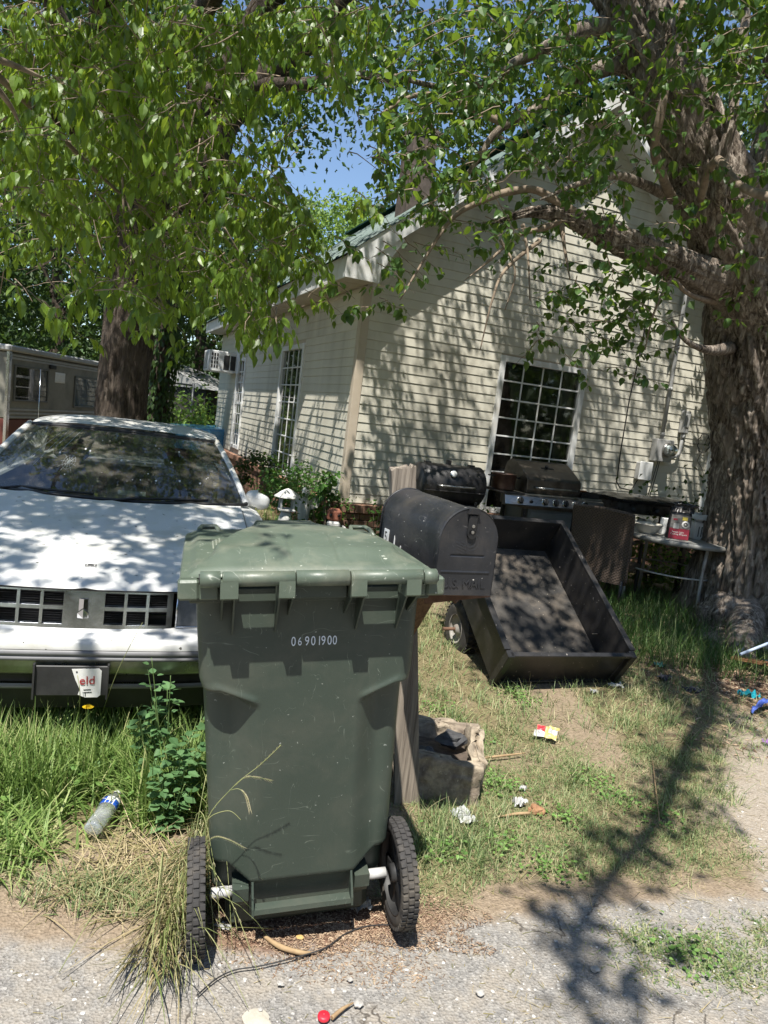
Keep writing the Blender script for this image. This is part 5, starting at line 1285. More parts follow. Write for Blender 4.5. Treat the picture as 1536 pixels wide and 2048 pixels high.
for x in (-.30, .33):
    for y in (.04, .48): m = MB(); m.box(x - .02, x + .02, y - .02, y + .02, .02, .80, .003); m.build('leg', M_BLACKMET, gg)
for (x0, x1) in ((-.63, -.352), (.362, .63)):
    m = MB(); m.box(x0, x1, -.015, .50, .945, .962, .004); m.build('side_shelf', M_BLACKMET if x0 < 0 else M_STEEL, gg)
m = MB(); m.beam((-.72, .30, .972), (-.52, .10, .972), .04, .012); m.build('folded_shelf_arm', M_BLACKMET, gg)
gM = Matrix.Translation((1.76, 7.53, 0)) @ Matrix.Rotation(.366, 4, 'Z')
p = gM @ Vector((-.50, .20, .963))
pot = empty('cooking_pot', p, .3, 'rusty brown cooking pot standing on the left shelf of the gas grill', 'pot')
M_POT = pmat('brown_enamel', (.06, .028, .02), (.11, .055, .038), 8, .45, 60, .001, dirt=(.16, .11, .08))
m = MB(); m.lathe([(0, .003), (.115, .003), (.125, .02), (.128, .165), (.135, .168), (.132, .172), (.12, .165), (.118, .01), (0, .01)], 32); m.build('pot_wall', M_POT, pot)
for s_ in (-1, 1): m = MB(); m.tube([(s_ * .125, -.04, .14), (s_ * .17, -.03, .142), (s_ * .17, .03, .142), (s_ * .125, .04, .14)], .007, 6); m.build('handle', M_BLACKPL, pot)
p = gM @ Vector((.495, .18, .963)); tr_ = empty('grill_tray', p, .366, 'black tray with an orange strip on the right shelf of the gas grill', 'tray')
m = MB(); m.box(-.12, .12, -.16, .16, .0, .008); 
for (a, b_, c, d) in ((-.12, -.112, -.16, .16), (.112, .12, -.16, .16), (-.112, .112, -.16, -.152), (-.112, .112, .152, .16)): m.box(a, b_, c, d, .0085, .055, .001)
m.build('pan', M_BLACKMET, tr_); m = MB(); m.box(-.08, .06, .0, .04, .055, .068, .004); m.build('orange_handle', pmat('orange_plastic', (.32, .11, .03), (.4, .15, .04), 8, .5, 40, 0), tr_)

# ------------------------------------------------------------------ flat top griddle
gd = empty('griddle', (2.88, 7.98, 0), .30, 'black flat top griddle with a glossy dented cover beside the gas grill', 'griddle')
m = MB()
def cov(u, v_):
    x = -.50 + 1.02 * u; y = -.28 + .56 * v_; e = min(1, 8 * min(u, 1 - u, v_, 1 - v_)); return (x, y, 1.015 + .028 * e + .012 * mnoise.noise(Vector((x * 7, y * 5, 0))) + .006 * mnoise.noise(Vector((x * 22, y * 9, 3))))
m.grid(cov, 50, 28); m.box(-.50, .52, -.28, .28, .985, 1.014, .002); m.build('cover', pmat('gloss_black', (.012, .012, .013), (.03, .03, .03), 9, .22, 30, .002), gd)
m = MB(); m.box(-.48, .50, -.26, .26, .86, .984, .012); m.build('burner_box', pmat('dark_steel', (.03, .03, .03), (.10, .10, .10), 9, .3, 50, .0005, metal=.6), gd)
for x in (-.3, 0, .3): m = MB(); m.lathe([(.03, 0), (.028, .025), (0, .027)], 16, Matrix.Translation((x, -.262, .91)) @ Matrix.Rotation(pi / 2, 4, 'X')); m.build('knob', M_BLACKPL, gd)
for x in (-.44, .46):
    for y in (-.22, .22): m = MB(); m.beam((x, y, 0), (x, y, .86), .045, .045); m.build('leg', M_BLACKMET, gd)
m = MB(); m.beam((-.44, -.22, .72), (.46, -.22, .72), .03, .05); m.box(-.44, .46, -.2, .2, .20, .215); m.build('frame', M_BLACKMET, gd)
m = MB(); m.tube([(-.18, -.30, .78), (-.18, -.24, .78)], .045, 14); m.build('regulator', M_STEEL, gd)
m = MB(); m.tube([(-.02, -.29, .775), (-.02, -.24, .775)], .02, 10); m.build('gas_valve', M_STEEL, gd)

# ------------------------------------------------------------------ patio table and what is on it
tb = empty('patio_table', (2.96, 7.12, 0), .2, 'round patio table with grey top and thin white metal legs beside the tree', 'table')
M_TTOP = pmat('table_top', (.20, .20, .185), (.28, .28, .26), 6, .45, 60, .0005, dirt=(.15, .14, .12))
M_LEGW = pmat('painted_leg', (.38, .37, .34), (.48, .47, .44), 10, .5, 60, .001, dirt=(.25, .2, .15))
m = MB(); m.lathe([(0, .718), (.60, .718), (.615, .705), (.63, .712), (.632, .742), (.62, .752), (0, .748)], 48); m.build('table_top', M_TTOP, tb)
for k in range(4):
    a = k * pi / 2 - 1.55; m = MB(); m.tube([(.50 * cos(a), .50 * sin(a), .71), (.485 * cos(a), .485 * sin(a), .5), (.485 * cos(a), .485 * sin(a), .3), (.50 * cos(a), .50 * sin(a), 0)], .017, 8); m.build('leg', M_LEGW, tb)
m = MB(); m.tube([(.475 * cos(k * pi / 14), .475 * sin(k * pi / 14), .40) for k in range(28)], .009, 6, closed=True); m.build('ring_brace', M_LEGW, tb)
TZ = .7485
def tpos(px, py, y): q = at(px, py, y); return (q.x, q.y, TZ)
bw = empty('mixing_bowl', tpos(1298, 1040, 6.93), 0, 'cream round mixing bowl on the left side of the patio table', 'bowl')
m = MB(); m.lathe([(0, .003), (.06, .0), (.065, .006), (.105, .04), (.128, .085), (.135, .098), (.142, .100), (.138, .106), (.125, .09), (.10, .045), (0, .015)], 36); m.build('bowl_body', pmat('cream_ceramic', (.50, .47, .40), (.56, .53, .46), 4, .35, 60, 0), bw)
m = MB(); m.tube([(-.13, -.03, .095), (-.165, -.02, .09), (-.165, .02, .09), (-.13, .03, .095)], .007, 6); m.build('handle', bpy.data.materials['cream_ceramic'], bw)
def bagm(m, w, d, h, seed=0, fold=.2):
    def f(u, v_):
        a = 2 * pi * u; e = lambda q, p_: math.copysign(abs(q) ** p_, q); t_ = v_
        sx = w / 2 * (1 - .12 * t_ ** 3); sy = d / 2 * (1 - fold * t_ ** 2) if t_ < .85 else d / 2 * (1 - fold) * (1 - (t_ - .85) * 5.5)
        n_ = .006 * mnoise.noise(Vector((cos(a) * 3, sin(a) * 3, v_ * 7 + seed)))
        return (sx * e(cos(a), .35) + n_ * 2, sy * e(sin(a), .35) + n_, h * v_ * (1 + .06 * mnoise.noise(Vector((cos(a) * 2, seed, sin(a)))) * v_))
    m.grid(f, 48, 24, cu=True)
    o = len(m.v) - 48; m.f.append(tuple(o + k for k in range(48))); m.sm.append(False)
bg_ = empty('charcoal_bag', tpos(1358, 1050, 6.80), -.15, 'red and grey paper bag with folded black top on the patio table', 'bag')
M_BAGR = pmat('bag_red', (.22, .018, .035), (.27, .025, .045), 6, .5, 60, .001); M_BAGG = pmat('bag_grey', (.10, .095, .09), (.17, .16, .15), 26, .5, 60, .001, stretch=(1, 1, 4)); M_BAGK = pmat('bag_black', (.012, .011, .012), (.03, .028, .028), 9, .35, 30, .003)
m = MB(); bagm(m, .205, .10, .30, 1); 
bo = m.build('bag_body', M_BAGK, bg_, fix=False)
def bagface(name, x0, x1, z0, z1, mat, off):
    m = MB(); m.grid(lambda u, v_: ((x0 + (x1 - x0) * u) * (1 - .12 * ((z0 + (z1 - z0) * v_) / .30) ** 3), -(.05 * (1 - .2 * ((z0 + (z1 - z0) * v_) / .30) ** 2)) - off, z0 + (z1 - z0) * v_), 8, 8); return m.build(name, mat, bo, fix=False)
bagface('front_print', -.095, .090, .006, .108, M_BAGR, .0065); bagface('front_print', -.095, .09, .1085, .235, M_BAGG, .0065)
bagface('price_sticker', -.065, -.012, .105, .155, M_GREYPL, .0085); bagface('red_patch', -.075, -.035, .185, .20, M_BAGR, .0085); bagface('yellow_leaf', .01, .06, .19, .222, pmat('print_yellow', (.5, .4, .06), (.55, .45, .08), 30, .6, 20, 0), .0085)
M_PW = pmat('print_white', (.6, .58, .55), (.65, .63, .6), 20, .6, 20, 0)
Tb = Matrix.Translation((.045, -.0565, .15)) @ Matrix.Rotation(pi / 2, 4, 'X')
m = MB(); m.lathe([(.020, .0), (.036, .0), (.036, .001), (.02, .001)], 28, Tb); m.lathe([(0, .0005), (.012, .0005), (.012, .002), (0, .002)], 3, Tb); m.build('round_emblem', M_PW, bo)
text_mesh('bag_lettering', 'Sweet Light', .0235, M_PW, bo, Matrix.Translation((-.07, -.0585, .066)) @ Matrix.Rotation(pi / 2, 4, 'X'), .0003)
text_mesh('bag_lettering', 'Cooking Briquets', .0215, M_PW, bo, Matrix.Translation((-.08, -.059, .046)) @ Matrix.Rotation(pi / 2, 4, 'X'), .0003)
m = MB(); m.grid(lambda u, v_: (-.095 + .20 * u + .01 * mnoise.noise(Vector((u * 5, v_ * 3, 0))), -.05 + .13 * v_ + .01 * mnoise.noise(Vector((u * 6, v_ * 3, 4))), .262 + .045 * sin(pi * v_) + .022 * mnoise.noise(Vector((u * 6, v_ * 5, 8)))), 30, 16)
m.grid(lambda u, v_: (-.07 + .17 * u, -.012 + .02 * mnoise.noise(Vector((u * 6, v_ * 3, 1))), .29 + .055 * v_ * (1 + .8 * mnoise.noise(Vector((u * 4, 2, 2))))), 24, 6); m.build('folded_top', M_BAGK, bo, fix=False)
bk = empty('plastic_caddy', tpos(1400, 1052, 7.02), .1, 'white slotted plastic bin holding a crumpled clear bag on the patio table', 'plastic bin')
m = MB(); m.prism([(-.075, 0), (.075, 0), (.095, .17), (-.095, .17)], -.07, .07, 1); m.build('bin_body', M_WHITEPL, bk, bevel=.006)
for x in (-.045, -.015, .015, .045): m = MB(); m.box(x - .004, x + .004, -.0725, -.069, .03, .13); m.build('slot', M_BLACKPL, bk)
m = MB(); m.grid(lambda u, v_: ((.06 + .09 * v_ ** .7) * cos(2 * pi * u) * (1 + .2 * mnoise.noise(Vector((u * 9, v_ * 4, 0)))) + .02, (.05 + .07 * v_) * sin(2 * pi * u), .15 + .10 * sin(v_ * 2.6) + .03 * mnoise.noise(Vector((cos(2 * pi * u) * 3, v_ * 4, 3)))), 40, 14, cu=True); m.build('clear_bag', pmat('crumpled_film', (.45, .46, .45), (.6, .61, .6), 14, .25, 30, .004), bk, fix=False)
bx = empty('ribbed_container', tpos(1333, 1035, 7.08), .1, 'small white ribbed container between the bowl and the red bag', 'container')
m = MB(); m.box(-.04, .04, -.04, .04, 0, .165, .006)
for k in range(4): m.box(-.032 + k * .018, -.026 + k * .018, -.044, -.0405, .01, .155)
m.build('container_body', M_WHITEPL, bx)

# ------------------------------------------------------------------ wicker chair
ch = empty('wicker_chair', (2.12, 6.80, 0), radians(-35), 'brown woven wicker chair turned away between the cart and the table', 'chair')
m_, t_, b_ = nodes_of('wicker')
wv = NN(t_, 'ShaderNodeTexWave', wave_type='BANDS', bands_direction='Z'); wv.inputs['Scale'].default_value = 20; wv.inputs['Distortion'].default_value = .3
v_ = coords(t_, 'Object'); t_.links.new(v_, wv.inputs['Vector'])
wv2 = NN(t_, 'ShaderNodeTexChecker'); wv2.inputs['Scale'].default_value = 65; t_.links.new(v_, wv2.inputs['Vector'])
hm = NN(t_, 'ShaderNodeMath', operation='MULTIPLY'); t_.links.new(wv.outputs['Fac'], hm.inputs[0]); hm.inputs[1].default_value = .7
ha = NN(t_, 'ShaderNodeMath', operation='ADD'); t_.links.new(hm.outputs[0], ha.inputs[0]); t_.links.new(wv2.outputs['Fac'], ha.inputs[1])
t_.links.new(ramp(t_, ha.outputs[0], [(.2, (.03, .019, .012)), (1, (.105, .07, .048))]), b_.inputs['Base Color']); b_.inputs['Roughness'].default_value = .55
bump(t_, b_, ha.outputs[0], 1, .004); M_WICK = m_
m = MB()
def backf(u, v_):
    x = (-.27 + .54 * u) * (1 + .05 * v_); z_ = .26 + .68 * v_ + .02 * sin(pi * u) * v_; return (x, -.03 * v_ - .07 * v_ ** 2 - .05 * sin(pi * u) * .8 + .0, z_)
m.grid(backf, 20, 30); m.grid(lambda u, v_: tuple(Vector(backf(u, v_)) + Vector((0, .035, 0))), 20, 30)
m.tube([Vector(backf(0, k / 12)) + Vector((0, .017, 0)) for k in range(13)] + [Vector(backf(k / 10, 1)) + Vector((0, .017, 0)) for k in range(1, 11)] + [Vector(backf(1, 1 - k / 12)) + Vector((0, .017, 0)) for k in range(1, 13)], .021, 8)
m.build('backrest', M_WICK, ch, fix=False)
m = MB(); m.box(-.27, .27, .02, .52, .36, .43, .02); m.build('seat', M_WICK, ch)
for x in (-.25, .25):
    m = MB(); m.tube([(x, .50, .0), (x, .50, .36), (x, .49, .60), (x, .46, .645), (x, .3, .66), (x, .1, .65), (x, -.03, .60)], .018, 8); m.build('arm', M_BLACKMET, ch)
    m = MB(); m.tube([(x, .02, .0), (x, .0, .30)], .017, 8); m.build('leg', M_BLACKMET, ch)

# ------------------------------------------------------------------ garden ornaments and shrubs by the house corner
M_STATUE = pmat('white_statue', (.55, .55, .52), (.68, .68, .66), 12, .8, 60, .003, dirt=(.35, .34, .30))
p = gnd(560, 1090); 
q0 = at(568, 1062, 7.9); st_ = empty('garden_lantern', (q0.x, q0.y, 0), .3, 'white painted garden lantern ornament among the shrubs at the house corner', 'ornament')
m = MB(); m.lathe([(0, 0), (.10, 0), (.085, .04), (.06, .10), (.075, .22), (.085, .30), (.05, .40), (0, .42)], 20); m.build('pedestal', M_STATUE, st_)
m = MB()
for (x, y) in ((-.07, -.07), (.07, -.07), (-.07, .07), (.07, .07)): m.beam((x, y, .42), (x, y, .56), .02, .02)
m.box(-.09, .09, -.09, .09, .41, .43, .003); m.build('lantern_cage', M_STATUE, st_)
m = MB(); m.lathe([(.15, .56), (.145, .575), (.07, .63), (.03, .65), (0, .66)], 6); m.build('lantern_roof', M_STATUE, st_)
q0 = at(610, 1000, 8.1); st2 = empty('angel_statue', (q0.x, q0.y, 0), -.2, 'small white winged statue just right of the garden lantern', 'ornament')
m = MB(); m.lathe([(0, 0), (.08, 0), (.07, .15), (.06, .3), (.075, .42), (.05, .52), (.03, .55), (.05, .60), (.045, .66), (0, .68)], 18); m.build('figure', M_STATUE, st2)
for s_ in (-1, 1): m = MB(); m.prism([(s_ * .03, .40), (s_ * .16, .46), (s_ * .18, .60), (s_ * .10, .58), (s_ * .05, .52)], .02, .05, 1); m.build('wing', M_STATUE, st2)
q0 = at(667, 1050, 7.72); fx = empty('animal_planter', (q0.x, q0.y, 0), .2, 'small terracotta animal planter with black eyes against the brick corner', 'ornament')
m = MB(); m.box(-.10, .08, -.08, .08, .0, .26, .03); m.build('base', pmat('planter_dark', (.08, .06, .05), (.16, .13, .11), 14, .8, 50, .002), fx)
m = MB(); m.tube([(.13 * cos(a), -.02 + .10 * sin(a), .30 + .02 * sin(a * 2)) for a in [k * pi / 10 for k in range(20)]], .018, 8, closed=True); m.build('rope_rim', M_GREYPL, fx)
m = MB(); m.box(-.085, .075, -.07, .06, .38, .52, .03); m.build('head', pmat('terracotta', (.26, .09, .055), (.33, .13, .08), 9, .8, 50, .001), fx)
m = MB(); m.box(-.075, .065, -.08, .03, .32, .385, .02); m.build('muzzle', M_STATUE, fx)
for s_ in (-1, 1): m = MB(); m.lathe([(0, 0), (.018, 0), (.012, .012), (0, .014)], 12, Matrix.Translation((s_ * .045 - .004, -.071, .455)) @ Matrix.Rotation(pi / 2, 4, 'X')); m.build('eye', M_BLACKPL, fx)
def shrub(name, c, rad, n, label, sz=(.035, .06), mat=None, cat='shrub', stems=9, group=None):
    root = empty(name, (c[0], c[1], 0), 0, label, cat, group); m = MB()
    for i in range(stems):
        a = rng.uniform(0, 2 * pi); limb(m, [(0, 0, 0), (cos(a) * rad[0] * .35, sin(a) * rad[1] * .35, c[2] * .7), (cos(a) * rad[0] * .8, sin(a) * rad[1] * .8, c[2] * rng.uniform(.9, 1.5))], [.008, .006, .002], 5, .03)
    m.build('stem', M_TWIG, root)
    P, Nn = crown_cloud(n, (0, 0, c[2]), rad, max(8, n // 45), max(.05, rad[0] * .22)); P[:, 2] = np.abs(P[:, 2])
    leaf_cloud('foliage', P, unit(rng.normal(size=(n, 3)) * np.array([1, 1, .6]) + np.array([0, 0, -.2])), Nn + np.array([0, 0, .9]), rng.uniform(*sz, n), tmpl(.34, .08, .12, True) if n < 1500 else PBG, mat or M_LEAF_SH, root); return root
q = at(640, 1010, 8.0); shrub('shrub', (q.x, q.y, .36), (.38, .3, .38), 1700, 'dense low green shrub at the house corner behind the cart lid')
q = at(612, 985, 8.7); shrub('shrub', (q.x, q.y, .58), (.55, .4, .24), 1900, 'wide fern-leaved shrub along the brick footing under the side window', (.04, .075))
q = at(663, 960, 7.85); shrub('tall_weed', (q.x, q.y, .62), (.12, .1, .34), 260, 'pale green weed climbing the tan corner post', (.05, .085), cat='weed', stems=4)
q = at(522, 925, 10.6); shrub('shrub', (q.x, q.y, .55), (.3, .25, .3), 900, 'dark small shrub in front of the brick under the side window', (.04, .07), M_LEAF_BGD)
q = at(757, 1010, 7.7); shrub('tall_weed', (q.x, q.y, .5), (.06, .06, .2), 50, 'thin weed growing against the siding left of the mailbox post', (.05, .08), cat='weed', stems=2)
q = at(1010, 1045, 7.9); shrub('tall_weed', (q.x, q.y, .45), (.5, .25, .25), 900, 'leafy weeds under the left side of the gas grill', (.04, .07), cat='weed', stems=8)
q = at(1300, 1125, 8.0); shrub('tall_weed', (q.x, q.y, .3), (.35, .25, .22), 800, 'sunlit weeds under the patio table', (.035, .06), M_LEAF_BG, cat='weed', stems=8)
# ------------------------------------------------------------------ mailbox on its post
M_MAIL = pmat('mailbox_black', (.020, .021, .024), (.034, .035, .039), 7, .42, 90, .0006, speck=(.5, .48, .45), speck_scale=48, speck_w=-.022, dirt=(.06, .055, .052), dirt_scale=5, metal=.2, scratch=(.16, .155, .15))
mx = empty('mailbox', (.288, 2.288, 1.057), .398, 'large scuffed black rural mailbox with curved top facing the road', 'mailbox')
Wm, Lm, Hs, Rm = .1035, .51, .135, .1035
def arch(r_, h, n=18, z0=0): return [(-r_, z0)] + [(-r_ * cos(pi * k / n), h + r_ * sin(pi * k / n)) for k in range(n + 1)] + [(r_, z0)]
m = MB(); pr_ = arch(Wm, Hs); n = len(pr_)
m.grid(lambda u, v_: (lambda k: (pr_[k][0], .012 + (Lm - .012) * v_, pr_[k][1] + .0015 * mnoise.noise(Vector((pr_[k][0] * 20, v_ * 6, pr_[k][1] * 20)))))(int(round(u * (n - 1)))), n - 1, 24)
m.add([(x, Lm, z_) for x, z_ in pr_], [tuple(range(n))]); m.add([(-Wm, .012, 0), (Wm, .012, 0), (Wm, Lm, 0), (-Wm, Lm, 0)], [(0, 1, 2, 3)]); m.build('mailbox_body', M_MAIL, mx, fix=False)
m = MB(); m.tube([(x * 1.012, Lm - .004, z_) for x, z_ in pr_], .0045, 6); m.build('rear_seam', M_MAIL, mx)
m = MB()
po = arch(Wm + .004, Hs, 22, -.048); nn = len(po)
def doory(x, z_):      # embossed relief on the door
    y = 0.0
    if abs(z_ - .086) < .0022 and abs(x) < .062: y += .0035
    if abs(z_ - .030) < .004 and abs(x) < .092: y -= .004 * (1 - abs(z_ - .03) / .004)
    d = math.hypot(x - .01, (z_ - .135) * 1.0); a = math.atan2(z_ - .135, x - .01)
    if .012 < d < .042 and -2.6 < a < 2.4: y -= .0024 * max(0, sin(d * 520 + a * 2.2)) * (1 - d / .05)
    r_ = abs(x + .03 + .4 * (z_ - .12)); 
    if r_ < .016 and .09 < z_ < .13: y -= .0016 * max(0, sin(z_ * 700 + x * 260))
    return y
rows_ = 110; colsn = 84; vs = []; fs = []; idx = {}
for j in range(rows_ + 1):
    z_ = -.048 + (Hs + Wm + .004 + .048) * j / rows_; hw_ = (Wm + .004) if z_ <= Hs else sqrt(max(0, (Wm + .004) ** 2 - (z_ - Hs) ** 2))
    for i in range(colsn + 1): x = hw_ * (2 * i / colsn - 1); vs.append((x, doory(x, z_), z_))
for j in range(rows_):
    for i in range(colsn): a = j * (colsn + 1) + i; fs.append((a, a + 1, a + colsn + 2, a + colsn + 1))
m.add(vs, fs, True); door = m.build('door', M_MAIL, mx, fix=False)
m = MB()
rim_ = [(x, z_) for x, z_ in po]; vs = []
for (x, z_) in rim_: vs += [(x, -.002, z_), (x * 1.02, .004, z_ + (.002 if z_ > Hs else 0)), (x * 1.02, .030, z_ + (.002 if z_ > Hs else 0))]
m.add(vs, [q for i in range(nn - 1) for q in ((i * 3, i * 3 + 1, i * 3 + 4, i * 3 + 3), (i * 3 + 1, i * 3 + 2, i * 3 + 5, i * 3 + 4))]); m.build('door_rim', M_MAIL, door, fix=False)
text_mesh('embossed_lettering', 'U.S. MAIL', .042, M_MAIL, door, Matrix.Translation((-.082, -.0005, -.022)) @ Matrix.Rotation(pi / 2, 4, 'X'), .0022, sx=.95)
m = MB(); m.box(-.014, .018, -.008, -.001, .155, .222, .003); m.tube([(.002, -.008, .158), (.002, -.001, .158)], .016, 12); m.prism([(-.022, .225), (.024, .225), (.018, .243), (-.016, .243)], -.012, .03, 1); la = m.build('latch', M_BLACKMET, door)
for z_ in (.165, .185): m = MB(); m.tube([(.003, -.010, z_), (.003, -.0082, z_)], .0055, 10); m.build('rivet', M_STEEL, la)
m = MB(); m.tube([(-Wm - .010, .008, -.030), (-Wm - .0, .008, -.030)], .014, 14); m.build('hinge_washer', M_RUST, mx); m = MB(); m.tube([(-Wm - .012, .008, -.030), (-Wm - .0101, .008, -.030)], .006, 10); m.build('hinge_bolt', M_BLACKPL, mx)
m = MB(); m.box(-.10, .10, .02, .46, -.030, -.003, .003); m.build('mount_plate', M_RUST, mx)
# worn number stickers on the left flank
M_STK = pmat('sticker_white', (.62, .63, .62), (.7, .71, .7), 30, .6, 50, 0)
m = MB(); m.box(-Wm - .0022, -Wm - .0006, .42, .465, .03, .085); m.build('number_sticker', M_STK, mx)
text_mesh('number', '5', .058, M_BLACKPL, mx, Matrix.Translation((-Wm - .0026, .461, .036)) @ Matrix.Rotation(-pi / 2, 4, 'Z') @ Matrix.Rotation(pi / 2, 4, 'X'), .0002)
m = MB(); m.prism([(.355, .02), (.37, .02), (.366, .075), (.360, .06)], -Wm - .002, -Wm - .0006, 0); m.prism([(.30, .02), (.318, .02), (.305, .05), (.300, .05)], -Wm - .002, -Wm - .0006, 0); m.build('sticker_scrap', M_STK, mx)

ps = empty('mailbox_post', (.238, 2.80, 0), .12, 'leaning weathered grey wooden post carrying the black mailbox', 'post')
def beamtop(m, a, b_, w, h, seed):
    a = Vector(a); b_ = Vector(b_)
    def f(u, v_):
        c = a + (b_ - a) * v_; k = u * 4; i = int(k) % 4; t_ = k - int(k); cs = ((-1, -1), (1, -1), (1, 1), (-1, 1)); p0 = cs[i]; p1 = cs[(i + 1) % 4]
        x = p0[0] + (p1[0] - p0[0]) * t_; y = p0[1] + (p1[1] - p0[1]) * t_; g = .0022 * mnoise.noise(Vector((x * 9 + seed, y * 9, v_ * 1.5)))
        return (c.x + x * w / 2 * (1 + g * 9), c.y + y * h / 2 * (1 + g * 9), c.z + (.016 * mnoise.noise(Vector((x * 7 + seed, y * 7, 0))) + .014 * x if v_ > .99 else 0))
    m.grid(f, 64, 40, smooth=False, cu=True); o = len(m.v) - 64; m.f.append(tuple(o + k for k in range(64))); m.sm.append(False)
m = MB(); beamtop(m, (0, 0, .0), (-.185, .03, 1.37), .096, .094, 3); m.build('post_timber', M_WOODOLD, ps, fix=False)
m = MB(); beamtop(m, (-.045, -.055, .0), (-.14, -.05, .92), .030, .024, 7); m.build('nailed_board', M_WOODOLD, ps, fix=False)
m = MB(); m.beam((-.14, -.05, 1.005), (-.02, -.42, 1.000), .09, .036); m.build('bracket_arm', M_WOODBR, ps)
m = MB(); m.beam((-.11, -.05, .72), (-.06, -.24, .975), .07, .036); m.build('brace', M_WOODBR, ps)
m = MB(); m.tube([(-.03, -.32, .98), (.02, -.30, .93), (.06, -.24, .95)], .006, 6); m.prism([(-.11, .94), (.12, .985), (.10, 1.0), (-.12, 1.0)], -.40, -.395, 1); m.build('bent_strap', M_RUST, ps)

# broken block at its foot
M_BLOCK = pmat('old_concrete', (.22, .18, .13), (.42, .35, .26), 26, .95, 70, .006, speck=(.5, .44, .35), speck_scale=90, speck_w=.03, dirt=(.13, .10, .08), dirt_scale=8)
bk_ = empty('cinder_block', (.385, 2.975, 0), -.03, 'broken tan concrete block sunk around the foot of the mailbox post', 'concrete block')
def blockwall(m, x0, x1, y0, y1, h, seed, rough=.018):
    def f(u, v_):
        k = u * 4; i = int(k) % 4; t_ = k - int(k); cs = ((x0, y0), (x1, y0), (x1, y1), (x0, y1)); p0 = cs[i]; p1 = cs[(i + 1) % 4]
        x = p0[0] + (p1[0] - p0[0]) * t_; y = p0[1] + (p1[1] - p0[1]) * t_; cx, cy = (x0 + x1) / 2, (y0 + y1) / 2
        s_ = 1 if v_ <= .7 else 1 - (v_ - .7) / .3; zz = h * min(1, v_ / .7) if v_ <= .7 else h
        q = Vector((x * 14 + seed, y * 14, zz * 14)); d = rough * mnoise.noise(q) + rough * .5 * mnoise.noise(q * 2.7)
        zz2 = zz + (.05 * mnoise.noise(Vector((x * 6 + seed, y * 6, 0))) + .02 * mnoise.noise(Vector((x * 22, y * 22, seed)))) * (v_ > .45)
        return (cx + (x - cx) * s_ + d * (1 if x > cx else -1), cy + (y - cy) * s_ + d * (1 if y > cy else -1), zz2)
    m.grid(f, 72, 20, cu=True)
m = MB(); blockwall(m, -.205, .16, -.175, -.115, .185, 1); blockwall(m, .11, .175, -.12, .19, .20, 5); blockwall(m, -.205, .16, .14, .20, .20, 9); blockwall(m, -.215, -.16, -.12, .15, .15, 13); m.build('block_wall', M_BLOCK, bk_, fix=False)
def rock(m, c, r_, seed, sq=.7, n=14):
    def f(u, v_):
        a = 2 * pi * u; b_ = pi * (v_ - .5); d = Vector((cos(a) * cos(b_), sin(a) * cos(b_), sin(b_))); k = 1 + .5 * mnoise.noise(d * 1.4 + Vector((seed, 0, 0))) + .2 * mnoise.noise(d * 4 + Vector((seed, 3, 0)))
        return (c[0] + d.x * r_ * k, c[1] + d.y * r_ * k * .85, c[2] + d.z * r_ * k * sq)
    m.grid(f, n, n // 2 + 2, smooth=False, cu=True)
M_ROCKD = pmat('dark_rock', (.035, .035, .038), (.08, .08, .082), 20, .7, 60, .004); M_ROCKL = pmat('light_rock', (.42, .40, .36), (.56, .54, .50), 16, .85, 60, .002)
for k, (dx, dy, dz, r_, lab) in enumerate(((.035, .03, .185, .062, 'larger dark angular rock lying in the hollow of the broken block'), (-.075, -.06, .15, .045, 'smaller dark rock wedged between the post and the broken block'))):
    m = MB(); rock(m, (0, 0, 0), r_, k * 5 + 2, .6, 10); o = m.build('dark_rock', M_ROCKD); o.location = (.385 + dx, 2.975 + dy, dz); tag(o, lab, 'rock')
m = MB(); m.box(-.16, .11, -.115, .14, 0, .13); m.build('packed_soil', pmat('soil_dark', (.05, .04, .03), (.12, .09, .07), 30, .95, 60, .006), bk_)

# ------------------------------------------------------------------ wheeled trash cart
TR = (-.025, -.074, .266)
tc = empty('trash_cart', (-.115, 1.953, .161), 0, 'dark green wheeled trash cart with closed lid seen from its hinge side', 'trash cart', rot=TR)
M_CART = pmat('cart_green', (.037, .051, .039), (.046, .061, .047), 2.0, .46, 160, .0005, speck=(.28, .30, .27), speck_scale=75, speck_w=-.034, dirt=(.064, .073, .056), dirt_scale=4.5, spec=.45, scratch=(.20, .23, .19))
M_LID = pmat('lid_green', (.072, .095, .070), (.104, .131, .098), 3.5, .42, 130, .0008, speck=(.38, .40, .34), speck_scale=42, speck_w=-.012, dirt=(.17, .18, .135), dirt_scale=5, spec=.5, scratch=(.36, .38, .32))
def hwid(z): t_ = (z + .1) / 1.03; return .262 + .048 * t_
def sst(a, b_, x): t_ = min(1, max(0, (x - a) / (b_ - a))); return t_ * t_ * (3 - 2 * t_)
def wingz(ax): return .583 + max(0, ax - .135) * .42 - .0 * ax
def rear_y(x, z):
    ax = abs(x); y = -.048 - .034 * sst(-.05, .75, z)
    below = sst(.014, -.014, z - wingz(ax)); dep = sst(.130, .215, ax) * (.022 + .034 * sst(.05, .58, z))
    y += dep * below
    y -= .006 * sst(.130, .160, ax) * math.exp(-((z - wingz(ax) - .014) / .012) ** 2)
    cut = .043 + max(0, ax - .15) * .85
    y += .05 * sst(.010, -.010, z - cut)
    return y
